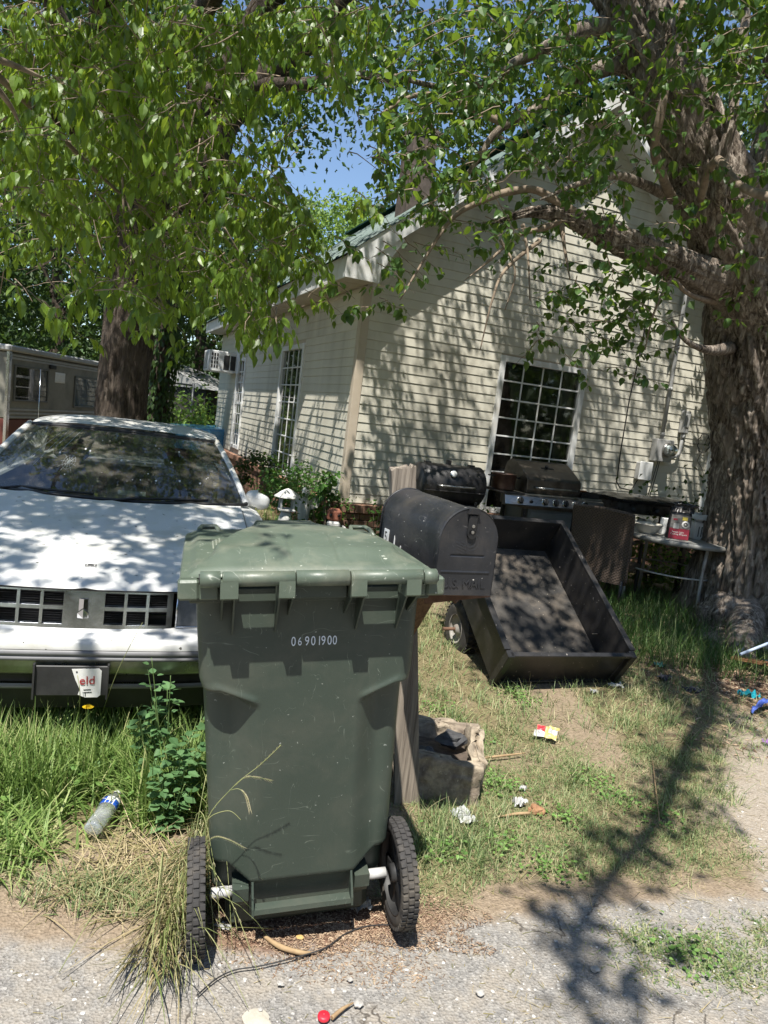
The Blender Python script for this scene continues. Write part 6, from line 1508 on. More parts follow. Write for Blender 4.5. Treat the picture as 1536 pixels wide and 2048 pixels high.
def body_pt(u, z):
    w_ = hwid(z); yf_ = .43 + .19 * (z + .1) / 1.03; r_ = .045
    w_ -= .009 * sst(.02, -.02, z - wingz(w_)) * 1
    # rear 0..0.5, right .5.. etc.
    if u < .5:
        s_ = u / .5 * 2 - 1; a = abs(s_)
        if a > .86:
            q = (a - .86) / .14 * pi / 2; x = w_ - r_ + r_ * sin(q); y = rear_y(math.copysign(w_ - r_, s_), z) + r_ * (1 - cos(q)); return (math.copysign(x, s_), y, z)
        x = s_ / .86 * (w_ - r_); return (x, rear_y(x, z), z)
    t_ = (u - .5) / .5; y0 = rear_y(w_ - r_, z) + r_
    if t_ < .33: return (w_ - .012 * sin(pi * t_ / .33) * 0, y0 + (yf_ - y0) * t_ / .33, z)
    if t_ < .67: return (w_ - 2 * w_ * (t_ - .33) / .34, yf_ + .02 * sin(pi * (t_ - .33) / .34), z)
    return (-w_, yf_ + (y0 - yf_) * (t_ - .67) / .33, z)
zs = sorted(set([round(-.04 + .97 * k / 120, 4) for k in range(121) if -.04 + .97 * k / 120 > .0] + [round(.55 + .14 * k / 60, 4) for k in range(61)]))
m = MB(); NU = 260
m.grid(lambda u, v_: body_pt(u, zs[int(round(v_ * (len(zs) - 1)))]), NU, len(zs) - 1, cu=True)
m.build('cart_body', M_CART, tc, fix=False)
m = MB(); m.box(-.215, .215, .02, .42, -.135, .02, .02); m.box(-.20, .20, .0, .05, -.06, .03, .01); m.build('cart_base', M_CART, tc)
# rim, hinge bar, brackets
m = MB()
for (x0, x1, y0, y1) in ((-.325, .325, -.100, -.078), (-.325, .325, .62, .645), (-.327, -.305, -.077, .62), (.305, .327, -.077, .62)): m.box(x0, x1, y0, y1, .885, .925, .004)
m.build('body_rim', M_CART, tc)
BY, BZ = -.170, .964
for (x0, x1) in ((-.244, -.063), (.082, .278)):
    m = MB(); m.tube([(x0, BY, BZ), (x0 + .001, BY, BZ), (x1 - .001, BY, BZ), (x1, BY, BZ)], [.017, .0195, .0195, .017], 18); m.build('handle_bar', M_LID, tc)
for (x0, x1) in ((-.249, -.205), (-.104, -.063), (.083, .124), (.232, .272)):
    m = MB(); m.prism([(BY - .019, BZ - .002), (BY - .019, BZ - .046), (BY - .008, BZ - .052), (-.075, BZ - .058), (-.075, BZ - .035), (BY + .020, BZ - .018), (BY + .0, BZ)], x0, x1, 0); m.build('bracket', M_LID, tc)
for x, dz in ((-.243, .075), (-.214, .115), (-.1015, .110), (-.067, .065), (.087, .065), (.120, .112), (.236, .112), (.266, .06)):
    m = MB(); m.prism([(BY - .012, BZ - .048), (-.070, BZ - .040), (-.070, BZ - .052 - dz), (-.086, BZ - .055 - dz)], x - .0022, x + .0022, 0); m.build('gusset', M_CART, tc)
m = MB(); m.box(-.060, .080, -.150, -.098, .905, .942, .003); m.build('hinge_web', M_CART, tc)
# lid
def lid_z(x, y):
    ax = abs(x); b_ = .958 - .012 * sst(.3, .7, y)
    edge = min((.345 - ax), (y + .122) * 1.0, (.70 - y)); h = b_ + .016 * sst(.012, .045, edge)
    near = sst(-.105, .02, y) * .75 + .25 * sst(.02, .20, y)
    bound = .262 - max(0, y - .06) * .42 if y < .42 else .262 - .36 * .42
    side = sst(bound + .012, bound - .012, ax) if y > -.02 else sst(bound + .055, bound - .04, ax)
    k = sst(-.02, .06, y); side = sst(bound + .012 + .043 * (1 - k), bound - .012 - .03 * (1 - k), ax)
    h += .052 * near * side * (1 - .35 * sst(.25, .66, y))
    for gx in (-.055, .075): h -= .0035 * math.exp(-((x - gx - .04 * (y > 0) * y) / .004) ** 2) * side * sst(-.08, -.03, y) * sst(.22, .16, y)
    return h
m = MB(); nx_, ny_ = 130, 130
def lidxy(u, v_):
    x = .345 * (2 * u - 1); y = -.122 + .822 * v_; r_ = .06; cx = .345 - r_; ax = abs(x)
    for (cy, sg) in ((.70 - r_, 1),):
        if ax > cx and (y - cy) * sg > 0:
            q = Vector((ax - cx, (y - cy) * sg)); mxx = max(q.x, q.y); 
            if q.length > 1e-6: q = q * (mxx / q.length); ax = cx + q.x; y = cy + sg * q.y
    return math.copysign(ax, x), y
m.grid(lambda u, v_: (lambda p: (p[0], p[1], lid_z(p[0], p[1])))(lidxy(u, v_)), nx_, ny_)
# skirt
path = [lidxy(0, k / 30) for k in range(31)] + [lidxy(k / 20, 1) for k in range(1, 21)] + [lidxy(1, 1 - k / 30) for k in range(1, 31)]
vs = []
for (x, y) in path:
    z_ = lid_z(x, y); vs += [(x, y, z_), (x * 1.012, y + (.002 if y > .6 else 0), z_ - .006), (x * 1.018, y + (.004 if y > .6 else 0), z_ - .052), (x * .99, y, z_ - .052)]
m.add(vs, [q for i in range(len(path) - 1) for q in tuple((i * 4 + a, i * 4 + a + 1, i * 4 + a + 5, i * 4 + a + 4) for a in range(3))], True)
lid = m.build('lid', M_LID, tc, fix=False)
for s_ in (-1, 1):
    m = MB(); m.box(min(s_ * .300, s_ * .352), max(s_ * .300, s_ * .352), -.150, -.108, .905, .957, .006); m.box(min(s_ * .252, s_ * .2995), max(s_ * .252, s_ * .2995), -.145, -.108, .905, .955, .003); m.build('lid_corner', M_LID, lid)
for (x0, x1) in ((-.298, -.248), (-.060, .079), (.281, .318)):
    m = MB(); m.tube([(x0, BY, BZ), (x0 + .001, BY, BZ), (x1 - .001, BY, BZ), (x1, BY, BZ)], [.016, .021, .021, .016], 18); m.prism([(BY - .006, BZ + .0195), (-.118, BZ + .002), (-.118, BZ - .012), (BY, BZ - .018)], x0 + .002, x1 - .002, 0); m.build('hinge_knuckle', M_LID, lid)
m = MB(); m.tube([(-.301, BY, BZ), (-.2985, BY, BZ)], .014, 12); m.tube([(.3185, BY, BZ), (.322, BY, BZ)], .014, 12); m.build('hinge_pin', M_BLACKPL, lid)
for (x0, x1) in ((-.305, -.232), (.245, .325)):
    m = MB(); z0_ = .948; m.tube([(x0, .57, z0_), (x0 + .004, .63, z0_ + .018), (x0 + .012, .68, z0_ + .020), (x1 - .012, .68, z0_ + .020), (x1 - .004, .63, z0_ + .018), (x1, .57, z0_)], .009, 8); m.build('lid_handle', M_LID, lid)
m = MB(); z_ = None     # moulded instruction lines on the lid
for k in range(9):
    x = -.262 + k * .0105; y0 = .20 + random.uniform(0, .03); y1 = .40 - random.uniform(0, .1) - .10 * (k > 4)
    y = y0
    while y < y1:
        L_ = random.uniform(.008, .025); 
        if abs(x) > .262 - max(0, y - .06) * .42 + .02: m.box(x, x + .0042, y, y + L_, lid_z(x, y) - .0006, lid_z(x, y) + .0012)
        y += L_ + .005
m.build('moulded_text', M_STATUE if False else pmat('scuffed_green', (.20, .22, .17), (.26, .28, .22), 40, .6, 60, 0), lid)
M_NUM = pmat('stamp_white', (.58, .64, .70), (.66, .72, .78), 60, .5, 60, 0, lo=.3, hi=.5)
tx = .0
for (s_, x, sz_) in (('0', -.057, .037), ('6', -.039, .033), ('9', -.020, .037), ('0', -.003, .037), ('1', .014, .037), ('9', .025, .037), ('0', .042, .037), ('0', .057, .036)):
    text_mesh('serial_digit', s_, sz_, M_NUM, tc, Matrix.Translation((x, -.0836, .757 + (.001 if s_ == '6' else 0))) @ Matrix.Rotation(pi / 2, 4, 'X'), .0003, sx=.72)
# foot bar
m = MB(); m.prism([(-.038, -.030), (-.066, -.040), (-.073, -.034), (-.071, -.020), (-.066, -.028), (-.038, -.022)], -.1415, .1405, 0)
for x in (-.1475, .1405): m.prism([(-.046, .052), (-.074, -.016), (-.075, -.040), (-.052, -.036), (-.03, .0)], x, x + .006, 0)
m.build('foot_bar', M_CART, tc)
m = MB(); m.box(-.15, .15, -.012, .03, -.08, .05); m.build('bar_recess', M_CART, tc)
for s_ in (-1, 1):
    m = MB(); m.tube([(s_ * .195, 0, 0), (s_ * .262, 0, 0)], .0155, 16); m.build('axle_sleeve', M_GREYPL if False else pmat('axle_grey', (.42, .42, .41), (.52, .52, .51), 12, .5, 60, .0005), tc)
    m = MB(); m.prism([(-.05, .035), (.03, .045), (.03, -.03), (-.018, -.035), (-.026, -.016), (-.045, -.006)], min(s_ * .155, s_ * .20), max(s_ * .155, s_ * .20), 0); m.build('axle_housing', M_CART, tc)
    Tw = Matrix.Translation((s_ * .300, .0, -.004)) @ Matrix.Rotation(pi / 2, 4, 'Y') @ Matrix.Scale(.8, 4, (0, 0, 1))
    m = MB(); m.lathe([(.118, -.024), (.124, -.030), (.148, -.030), (.153, -.022), (.155, 0), (.153, .022), (.148, .030), (.124, .030), (.118, .024)], 64, Tw)
    for k in range(44):
        for (o_, z0_, z1_) in ((0, -.031, -.012), (.5, -.010, .010), (0, .012, .031)):
            a = 2 * pi * (k + o_) / 44; m.box(.150 if z0_ > -.02 and z1_ < .02 else .146, .1595 if z0_ > -.02 and z1_ < .02 else .157, -.0078, .0078, z0_, z1_, .0015, Tw @ Matrix.Rotation(a, 4, 'Z'))
    wl = m.build('wheel', M_RUBBER, tc)
    m = MB(); m.lathe([(.116, -.026), (.120, -.026), (.120, .026), (.116, .026), (.110, .012), (.110, -.012), (.116, -.026)], 48, Tw); m.lathe([(0, -.028), (.026, -.028), (.030, .0), (.026, .028), (0, .028)], 24, Tw)
    for k in range(6): m.box(.025, .114, -.020, .020, -.010, .010, .005, Tw @ Matrix.Rotation(2 * pi * k / 6 + .3, 4, 'Z'))
    m.lathe([(.02, 0), (.112, 0)], 48, Tw); m.build('rim', M_BLACKPL, wl)
# ------------------------------------------------------------------ grass, weeds, straw
def blades(name, P, H, Wd, lean, curl, mat, seg=3, azim=None, twist=None):
    n = len(P); az = rng.uniform(0, 2 * pi, n) if azim is None else azim
    d = np.stack([np.cos(az), np.sin(az), 0 * az], -1); side = np.stack([-np.sin(az + (0 if twist is None else twist)), np.cos(az + (0 if twist is None else twist)), 0 * az], -1)
    V = []; up = np.array([0, 0, 1.])
    for k in range(seg + 1):
        t = k / seg; ang = lean + curl * t
        # position along a bending blade
        if k == 0: c = P.copy()
        else:
            am = lean + curl * (t - .5 / seg); c = c + (d * np.sin(am)[:, None] + up * np.cos(am)[:, None]) * (H / seg)[:, None]
            c[:, 2] = np.maximum(c[:, 2], P[:, 2] * 0 + gheight(c[:, 0], c[:, 1]) + .002)
        w_ = Wd * (1 - t ** 1.6) * .5 if k < seg else Wd * 0
        if k < seg: V += [c - side * w_[:, None], c + side * w_[:, None]]
        else: V += [c]
    V = np.stack(V, 1); nv = V.shape[1]; F = []
    for k in range(seg - 1): a = 2 * k; F += [(a, a + 1, a + 3), (a, a + 3, a + 2)]
    a = 2 * (seg - 1); F += [(a, a + 1, a + 2)]
    F = (np.array(F)[None] + (np.arange(n) * nv)[:, None, None]).reshape(-1, 3)
    o = raw_mesh(name, V.reshape(-1, 3), F, mat, rnd=np.repeat(rng.random(n), nv)); tag(o, kind='stuff'); return o
def scatter(n, x0, x1, y0, y1, dens):
    x = rng.uniform(x0, x1, n); y = rng.uniform(y0, y1, n); k = rng.random(n) < dens(x, y); x, y = x[k], y[k]
    # keep clear of the cart wheels, car and block
    bx = (x + .10) * cos(.266) + (y - 1.95) * sin(.266); by = -(x + .10) * sin(.266) + (y - 1.95) * cos(.266)
    c = ~((abs(bx) < .27) & (by > -.02) & (by < .46)); c &= ~((abs(x - .36) < .18) & (abs(y - 2.97) < .18))
    c &= ~(((x + .89) / .13) ** 2 + ((y - 2.33) / .21) ** 2 < 1) | (rng.random(len(x)) < .12)
    lx = (x - .797) * cos(.34) + (y - 4.294) * sin(.34); ly = -(x - .797) * sin(.34) + (y - 4.294) * cos(.34); c &= ~((lx > -.02) & (lx < .9) & (ly > .0) & (ly < .6))
    x, y = x[c], y[c]; return np.stack([x, y, gheight(x, y) - .004], -1)
def grass_mat(name, stops, trans, tmix=.3, rough=.5):
    m, t, b = nodes_of(name); a = NN(t, 'ShaderNodeAttribute', attribute_name='rnd')
    g = NN(t, 'ShaderNodeNewGeometry'); f2 = noise(t, g.outputs['Position'], 3.2, 4)
    ad = NN(t, 'ShaderNodeMath', operation='MULTIPLY_ADD'); t.links.new(f2, ad.inputs[0]); ad.inputs[1].default_value = .9; ad.inputs[2].default_value = -.45
    s = NN(t, 'ShaderNodeMath', operation='ADD'); t.links.new(ad.outputs[0], s.inputs[0]); t.links.new(a.outputs['Fac'], s.inputs[1])
    c = ramp(t, s.outputs[0], stops); t.links.new(c, b.inputs['Base Color']); b.inputs['Roughness'].default_value = rough; b.inputs['Specular IOR Level'].default_value = .3
    tr = NN(t, 'ShaderNodeBsdfTranslucent'); tr.inputs[0].default_value = (*trans, 1); mx_ = NN(t, 'ShaderNodeMixShader'); mx_.inputs[0].default_value = tmix
    t.links.new(b.outputs[0], mx_.inputs[1]); t.links.new(tr.outputs[0], mx_.inputs[2]); t.links.new(mx_.outputs[0], t.nodes['Material Output'].inputs[0]); return m
G_LUSH = grass_mat('lush_grass', [(0, (.07, .13, .03)), (.5, (.19, .29, .075)), (.85, (.30, .39, .13)), (1, (.42, .42, .20))], (.30, .44, .11))
G_LAWN = grass_mat('lawn_grass', [(0, (.07, .11, .045)), (.35, (.17, .25, .095)), (.65, (.28, .335, .15)), (1, (.50, .44, .26))], (.24, .32, .12))
G_TALL = grass_mat('tall_grass', [(0, (.035, .085, .018)), (.6, (.08, .16, .04)), (1, (.22, .26, .10))], (.14, .28, .06))
G_STRAW = grass_mat('straw', [(0, (.13, .15, .05)), (.3, (.25, .215, .10)), (.7, (.38, .31, .17)), (1, (.50, .42, .26))], (.32, .27, .14), .15)
G_MULCH = grass_mat('mulch_bits', [(0, (.10, .06, .04)), (.5, (.28, .19, .125)), (1, (.50, .38, .26))], (.1, .07, .05), .05, .9)
U = rng.uniform
p = scatter(22000, -2.3, -.28, 1.95, 3.6, m_lush); n = len(p)
blades('lush_grass', p, U(.07, .20, n), U(.005, .012, n), U(.1, .9, n), U(.3, 1.8, n), G_LUSH, 4)
p = scatter(5200, -2.3, -.4, 2.5, 3.1, lambda x, y: .25 + .75 * (fbm(x, y, 4, 33) > .45)); n = len(p)
blades('tall_grass', p, U(.16, .34, n), U(.004, .010, n), U(.0, .5, n), U(.2, 1.6, n), G_LUSH, 5)
p = scatter(4200, -2.3, -.45, 2.36, 2.68, lambda x, y: .2 + .8 * (fbm(x, y, 5, 39) > .46)); n = len(p)
blades('tall_grass', p, U(.18, .36, n), U(.004, .011, n), U(.0, .35, n), U(.1, 1.3, n), G_LUSH, 5)
p = scatter(5200, -1.4, -.30, 1.84, 2.75, lambda x, y: np.maximum(m_strawL(x, y), .18 * m_lush(x, y)) * sstep(.40, .60, fbm(x, y, 5, 77)) * .75); n = len(p)
blades('dry_straw', p, U(.07, .26, n), U(.0022, .0055, n), U(.9, 1.45, n), U(0, .45, n), G_STRAW, 4)
p = scatter(9000, -1.4, -.30, 1.9, 2.5, lambda x, y: m_strawL(x, y) * sstep(.44, .56, fbm(x, y, 4, 78))); n = len(p)
blades('lawn_tufts', p, U(.03, .10, n), U(.0025, .005, n), U(.1, 1.0, n), U(.2, 1.2, n), G_LAWN, 3)
# straw drawn along the left side of the cart
n = 450; p = np.stack([U(-.55, -.40, n), U(1.75, 2.45, n), np.full(n, .004)], -1)
blades('dry_straw', p, U(.12, .34, n), U(.0025, .0055, n), U(.6, 1.4, n), U(0, .6, n), G_STRAW, 5, azim=rng.normal(-1.5, .3, n))
# lawn, near part fine and dense, farther part coarser
dl = lambda x, y: m_lawn(x, y) * (.35 + .65 * sstep(.35, .6, fbm(x, y, 6, 61)))
p = scatter(80000, -.1, 2.4, 1.95, 3.6, dl); n = len(p)
blades('lawn', p, U(.012, .040, n) * (1 + .8 * fbm(p[:, 0], p[:, 1], 5, 62)), U(.0018, .0040, n), U(.2, 1.2, n), U(.1, 1.2, n), G_LAWN, 3)
p = scatter(60000, -.9, 3.8, 3.5, 8.0, dl); n = len(p)
blades('lawn', p, U(.03, .10, n) * (1 + .6 * fbm(p[:, 0], p[:, 1], 3, 63)), U(.003, .006, n), U(.15, 1.1, n), U(.2, 1.2, n), G_LAWN, 3)
p = scatter(9000, 0, 3, 2.2, 5.5, lambda x, y: .25 + .75 * m_lawn(x, y) * (fbm(x, y, 2.4, 65) > .5)); n = len(p)
blades('dead_thatch', p, U(.03, .12, n), U(.0015, .0032, n), U(1.1, 1.5, n), U(-.1, .25, n), G_STRAW, 3)
# taller clumps
cl = [(U(.1, 2.6), U(2.6, 4.4)) for _ in range(60)] + [(U(.25, .55), U(2.35, 2.7)) for _ in range(14)]
pp = np.concatenate([np.array(c)[None] + rng.normal(0, .035, (44, 2)) for c in cl]); k = rng.random(len(pp)) < .25 + .75 * m_lawn(pp[:, 0], pp[:, 1]); pp = pp[k]; n = len(pp)
blades('grass_clumps', np.column_stack([pp, gheight(pp[:, 0], pp[:, 1])]), U(.05, .13, n), U(.002, .0045, n), U(.05, .9, n), U(.2, 1.0, n), G_LAWN, 4)
p = scatter(6500, 1.5, 3.5, 4.9, 8.2, lambda x, y: sstep(.2, .6, fbm(x, y, 2.2, 71) + .25 * (x > 2)) * sstep(1.25, .5, np.hypot((x - 2.5) / 1.0, (y - 6.0) / 1.5))); n = len(p)
blades('tall_grass', p, U(.12, .36, n), U(.004, .008, n), U(.0, .6, n), U(.3, 1.5, n), G_TALL, 5)
p = scatter(9000, -4.5, .1, 5.5, 11.5, lambda x, y: .55 + 0 * x); n = len(p)
blades('tall_grass', p, U(.12, .30, n), U(.006, .012, n), U(.0, .8, n), U(.3, 1.4, n), G_LUSH, 3)
n = 900; q = at(535, 1040, 6.3); p = np.stack([rng.normal(q.x, .22, n), rng.normal(q.y, .5, n), np.zeros(n)], -1)
blades('tall_grass', p, U(.2, .42, n), U(.006, .011, n), U(.0, .6, n), U(.3, 1.3, n), G_LUSH, 4)
# weeds in the road edge on the right
p = scatter(26000, .75, 1.9, 1.85, 2.45, lambda x, y: np.clip(m_tuft(x, y) * 1.2, 0, 1) * (.25 + .75 * (fbm(x, y, 11, 95) > .42))); n = len(p)
blades('roadside_weeds', p, U(.008, .035, n), U(.002, .006, n), U(.2, 1.4, n), U(.1, 1.2, n), G_LAWN, 3)
p = scatter(3500, .5, 2.2, 1.75, 2.6, lambda x, y: .10 + .5 * np.clip(m_tuft(x, y + .04) * 1.5, 0, 1) * (fbm(x, y, 9, 91) > .5)); n = len(p)
blades('dead_thatch', p, U(.02, .09, n), U(.0015, .003, n), U(1.25, 1.52, n), U(-.1, .1, n), G_STRAW, 3)
def groundleaves(name, spots_, per, sz, mat, spread, hgt):
    c = np.array(spots_)[rng.integers(0, len(spots_), per * len(spots_))]; n = len(c); x = c[:, 0] + rng.normal(0, spread, n); y = c[:, 1] + rng.normal(0, spread, n); h = U(.002, hgt, n)
    a = U(0, 2 * pi, n); leaf_cloud(name, np.stack([x, y, gheight(x, y) + h], -1), np.stack([np.cos(a), np.sin(a), U(-.2, .5, n)], -1), rng.normal(0, .3, (n, 3)) + np.array([0, 0, 1]), U(*sz, n), tmpl(.36, .06, .15), mat, None)
M_CLOVER = leaf_mat('clover_leaf', (.09, .20, .04), (.20, .34, .09), (.3, .46, .1), .55, .3)
groundleaves('clover', [(gnd(a, b_).x, gnd(a, b_).y) for a, b_ in ((975, 1560), (1010, 1575), (1030, 1385), (1050, 1400), (870, 1420), (1180, 1560), (1120, 1640), (1230, 1600), (1330, 1640), (1010, 1690), (1100, 1740), (1370, 1910), (880, 1700), (950, 1480))], 95, (.010, .022), M_CLOVER, .055, .035)
groundleaves('broadleaf_cover', [(U(-1.6, -.5), U(2.42, 3.0)) for _ in range(26)], 30, (.02, .045), M_CLOVER, .07, .12)
# bark crumbs and mulch
def bits(name, P, L_, W_, mat):
    n = len(P); az = U(0, 2 * pi, n); tl = U(-.35, .35, n); d = np.stack([np.cos(az) * np.cos(tl), np.sin(az) * np.cos(tl), np.sin(tl)], -1); s_ = np.stack([-np.sin(az), np.cos(az), U(-.3, .3, n)], -1)
    V = np.stack([P - d * L_[:, None] / 2 - s_ * W_[:, None] / 2, P + d * L_[:, None] / 2 - s_ * W_[:, None] / 2, P + d * L_[:, None] / 2 + s_ * W_[:, None] / 2, P - d * L_[:, None] / 2 + s_ * W_[:, None] / 2, P + np.array([0, 0, 1]) * W_[:, None] * .7], 1)
    F = (np.array([(0, 1, 4), (1, 2, 4), (2, 3, 4), (3, 0, 4)])[None] + (np.arange(n) * 5)[:, None, None]).reshape(-1, 3)
    tag(raw_mesh(name, V.reshape(-1, 3), F, mat, rnd=np.repeat(rng.random(n), 5)), kind='stuff')
p = scatter(26000, -1.0, .7, 1.75, 2.6, lambda x, y: np.clip(m_under(x, y) + .5 * m_strawL(x, y) * (1 - m_asph(x, y)), 0, 1)); n = len(p); p[:, 2] += .006
bits('mulch', p, U(.003, .014, n), U(.001, .003, n), G_MULCH)
n = 9000; a = U(0, 2 * pi, n); r_ = np.sqrt(U(0, 1, n)) * (.55 + .8 * vn(a * 3, a * 0, 1, 5)); p = np.stack([-.06 + .46 * r_ * np.cos(a), 2.04 + .20 * r_ * np.sin(a), np.full(n, .006)], -1); p[:, 2] += gheight(p[:, 0], p[:, 1]) + .0; n = len(p)
bits('mulch', p, U(.003, .014, n), U(.001, .003, n), G_MULCH)
p = scatter(16000, 1.7, 4.4, 3.6, 6.2, lambda x, y: np.clip(m_litterbark(x, y) + .12, 0, 1)); n = len(p); p[:, 2] += .008
bits('bark_litter', p, U(.01, .05, n), U(.004, .012, n), G_MULCH)
p = scatter(5000, -1.4, 2.2, 1.35, 2.45, lambda x, y: .15 + .35 * (fbm(x, y, 6, 93) > .52)); n = len(p); p[:, 2] += .006
bits('straw_bits', p, U(.006, .030, n), U(.001, .0022, n), G_STRAW)
# gravel: loose stones, the largest as things of their own
def gravel_mat():
    m, t, b = nodes_of('gravel'); a = NN(t, 'ShaderNodeAttribute', attribute_name='rnd'); t.links.new(ramp(t, a.outputs['Fac'], [(0, (.20, .19, .18)), (.5, (.34, .325, .30)), (1, (.52, .50, .47))]), b.inputs['Base Color']); b.inputs['Roughness'].default_value = .85; return m
MG = gravel_mat()
def stones(name, n, x0, x1, y0, y1, dens, r0, r1):
    p = scatter(n, x0, x1, y0, y1, dens); n = len(p); R_ = r0 + (r1 - r0) * rng.random(n) ** 4
    g = (1 + 5 ** .5) / 2; I = unit(np.array([(-1, g, 0), (1, g, 0), (-1, -g, 0), (1, -g, 0), (0, -1, g), (0, 1, g), (0, -1, -g), (0, 1, -g), (g, 0, -1), (g, 0, 1), (-g, 0, -1), (-g, 0, 1)], float))
    FI = np.array([(0, 11, 5), (0, 5, 1), (0, 1, 7), (0, 7, 10), (0, 10, 11), (1, 5, 9), (5, 11, 4), (11, 10, 2), (10, 7, 6), (7, 1, 8), (3, 9, 4), (3, 4, 2), (3, 2, 6), (3, 6, 8), (3, 8, 9), (4, 9, 5), (2, 4, 11), (6, 2, 10), (8, 6, 7), (9, 8, 1)])
    V = I[None] * (R_[:, None, None] * rng.uniform(.65, 1.25, (n, 12, 1))) * np.array([1, .8, .45]); V = V + p[:, None] + np.array([0, 0, 1]) * (R_ * .2 + .004)[:, None, None]
    F = (FI[None] + (np.arange(n) * 12)[:, None, None]).reshape(-1, 3); tag(raw_mesh(name, V.reshape(-1, 3), F, MG, rnd=np.repeat(rng.random(n), 12)), kind='stuff')
stones('gravel', 15000, -1.4, 2.4, 1.35, 2.9, lambda x, y: np.clip(.8 * m_asph(x, y) + .4 * m_path(x, y), 0, 1), .0012, .0075)
stones('gravel', 1500, 1.2, 3.6, 2.5, 4.6, m_path, .002, .010)
M_STONE = pmat('pale_stone', (.30, .285, .26), (.42, .40, .37), 30, .85, 80, .001)
for (px, py, r_, lab) in ((1190, 1942, .014, 'pale round stone on the asphalt right of the thin branch shadow'), (738, 1995, .0, ''), (715, 2012, .013, 'pale flat stone beside the brown stick and the red cap'), (700, 1962, .008, 'small white pebble on the asphalt above the brown stick'),
                         (560, 1970, .010, 'white pebble on the grey asphalt below the black cord'), (960, 1988, .012, 'whitish stone chip on the asphalt edge between the cart and the right weeds'), (1532, 1782, .012, 'white stone at the right edge above the roadside weeds'), (520, 2022, .006, 'tiny pale pebble left of the red cap')):
    if r_ == 0: continue
    m = MB(); rock(m, (0, 0, 0), r_, px, .5, 12); o = m.build('stone', M_STONE); g_ = gnd(px, py); o.location = (g_.x, g_.y, .004 + r_ * .15); tag(o, lab, 'stone', 'loose stones on the road')
m = MB(); rock(m, (0, 0, 0), .034, 77, .08, 18); o = m.build('plaster_patch', pmat('pale_plaster', (.36, .33, .27), (.46, .42, .35), 20, .95, 80, .002)); g_ = gnd(512, 2036); o.location = (g_.x, g_.y, .0); tag(o, 'flat cream smear of dried plaster on the asphalt left of the red cap', 'plaster patch')

# ------------------------------------------------------------------ broad-leaved weeds left of the cart
wtm = tmpl(.40, .05, .18)
def weed(c, H, nst, lab, leafn=26, sz=(.022, .05)):
    root = empty('broadleaf_weed', (c[0], c[1], 0), 0, lab, 'weed', 'broad-leaved weeds left of the cart'); m = MB(); P = []; D = []; N_ = []
    for s_ in range(nst):
        a = U(0, 2 * pi); h = H * U(.6, 1); tx_, ty_ = cos(a) * h * .22, sin(a) * h * .22
        pts = [Vector((cos(a) * .01, sin(a) * .01, 0)), Vector((tx_ * .5, ty_ * .5, h * .5)), Vector((tx_, ty_, h))]; path, _ = limb(m, pts, [.004, .003, .0012], 5, .01)
        for k in range(leafn):
            t_ = U(.12, 1); q = path[int(t_ * (len(path) - 1))]; b_ = U(0, 2 * pi); d = np.array([cos(b_), sin(b_), U(-.25, .6)])
            P.append(np.array(q) + d * .012); D.append(d); N_.append(np.array([-cos(b_) * .3, -sin(b_) * .3, 1]) + rng.normal(0, .2, 3))
    m.build('stem', pmat('green_stem', (.10, .17, .05), (.16, .24, .08), 20, .6, 60, 0) if 'green_stem' not in bpy.data.materials else bpy.data.materials['green_stem'], root)
    P, D, N_ = map(np.array, (P, D, N_)); Sz = U(*sz, len(P)); X, Yd, Zn = leaves_arrays(P, D, N_, Sz, wtm)[3]
    key = 'weed_leaf_mesh'; me = bpy.data.meshes.get(key)
    if me is None: me = bpy.data.meshes.new(key); me.from_pydata([tuple(v) for v in wtm[0]], [], [tuple(f) for f in wtm[1]]); me.materials.append(M_LEAF_WEED)
    for i in range(len(P)):
        o = bpy.data.objects.new('leaf', me); S.collection.objects.link(o); o.parent = root
        o.matrix_local = Matrix.Translation(Vector(P[i])) @ Matrix((Vector(X[i]), Vector(Yd[i]), Vector(Zn[i]))).transposed().to_4x4() @ Matrix.Scale(float(Sz[i]), 4)
q = at(352, 1330, 2.62); weed((q.x, q.y), .66, 5, 'tallest grey-green weed rising past the car headlamp beside the cart', 26)
q = at(372, 1400, 2.45); weed((q.x, q.y), .46, 6, 'bushy weed pressed against the left flank of the cart', 24)
q = at(315, 1400, 2.6); weed((q.x, q.y), .40, 6, 'low broad-leaved weed under the right end of the car bumper', 22)
q = at(352, 1480, 2.35); weed((q.x, q.y), .30, 5, 'small broad-leaved weed in the long grass left of the cart', 22)
# dandelion
q = at(176, 1416, 2.66); dn = empty('dandelion', (q.x + .015, q.y + .02, 0), 0, 'single yellow dandelion in bloom below the broken licence plate', 'flower')
lp = Vector((q.x, q.y, q.z)) - Vector(dn.location)
m = MB(); limb(m, [(0, 0, 0), (lp.x * .3, lp.y * .3, lp.z * .6), (lp.x, lp.y, lp.z)], [.003, .0025, .002], 6, .004); m.build('stem', bpy.data.materials['green_stem'], dn)
m = MB()
for r_ in range(4):
    for k in range(20):
        a = 2 * pi * (k + .5 * r_) / 20; L_ = .021 - r_ * .0042; zz = .002 + r_ * .0025; c, s_ = cos(a), sin(a)
        m.add([(lp.x + .001 * -s_, lp.y + .001 * c, lp.z + zz), (lp.x + L_ * c - .0022 * s_, lp.y + L_ * s_ + .0022 * c, lp.z + zz + .004), (lp.x + L_ * c + .0022 * s_, lp.y + L_ * s_ - .0022 * c, lp.z + zz + .004), (lp.x + .001 * s_, lp.y - .001 * c, lp.z + zz)], [(0, 1, 2, 3)])
m.build('petals', pmat('dandelion_yellow', (.62, .42, .01), (.75, .55, .02), 60, .6, 50, 0), dn, fix=False)
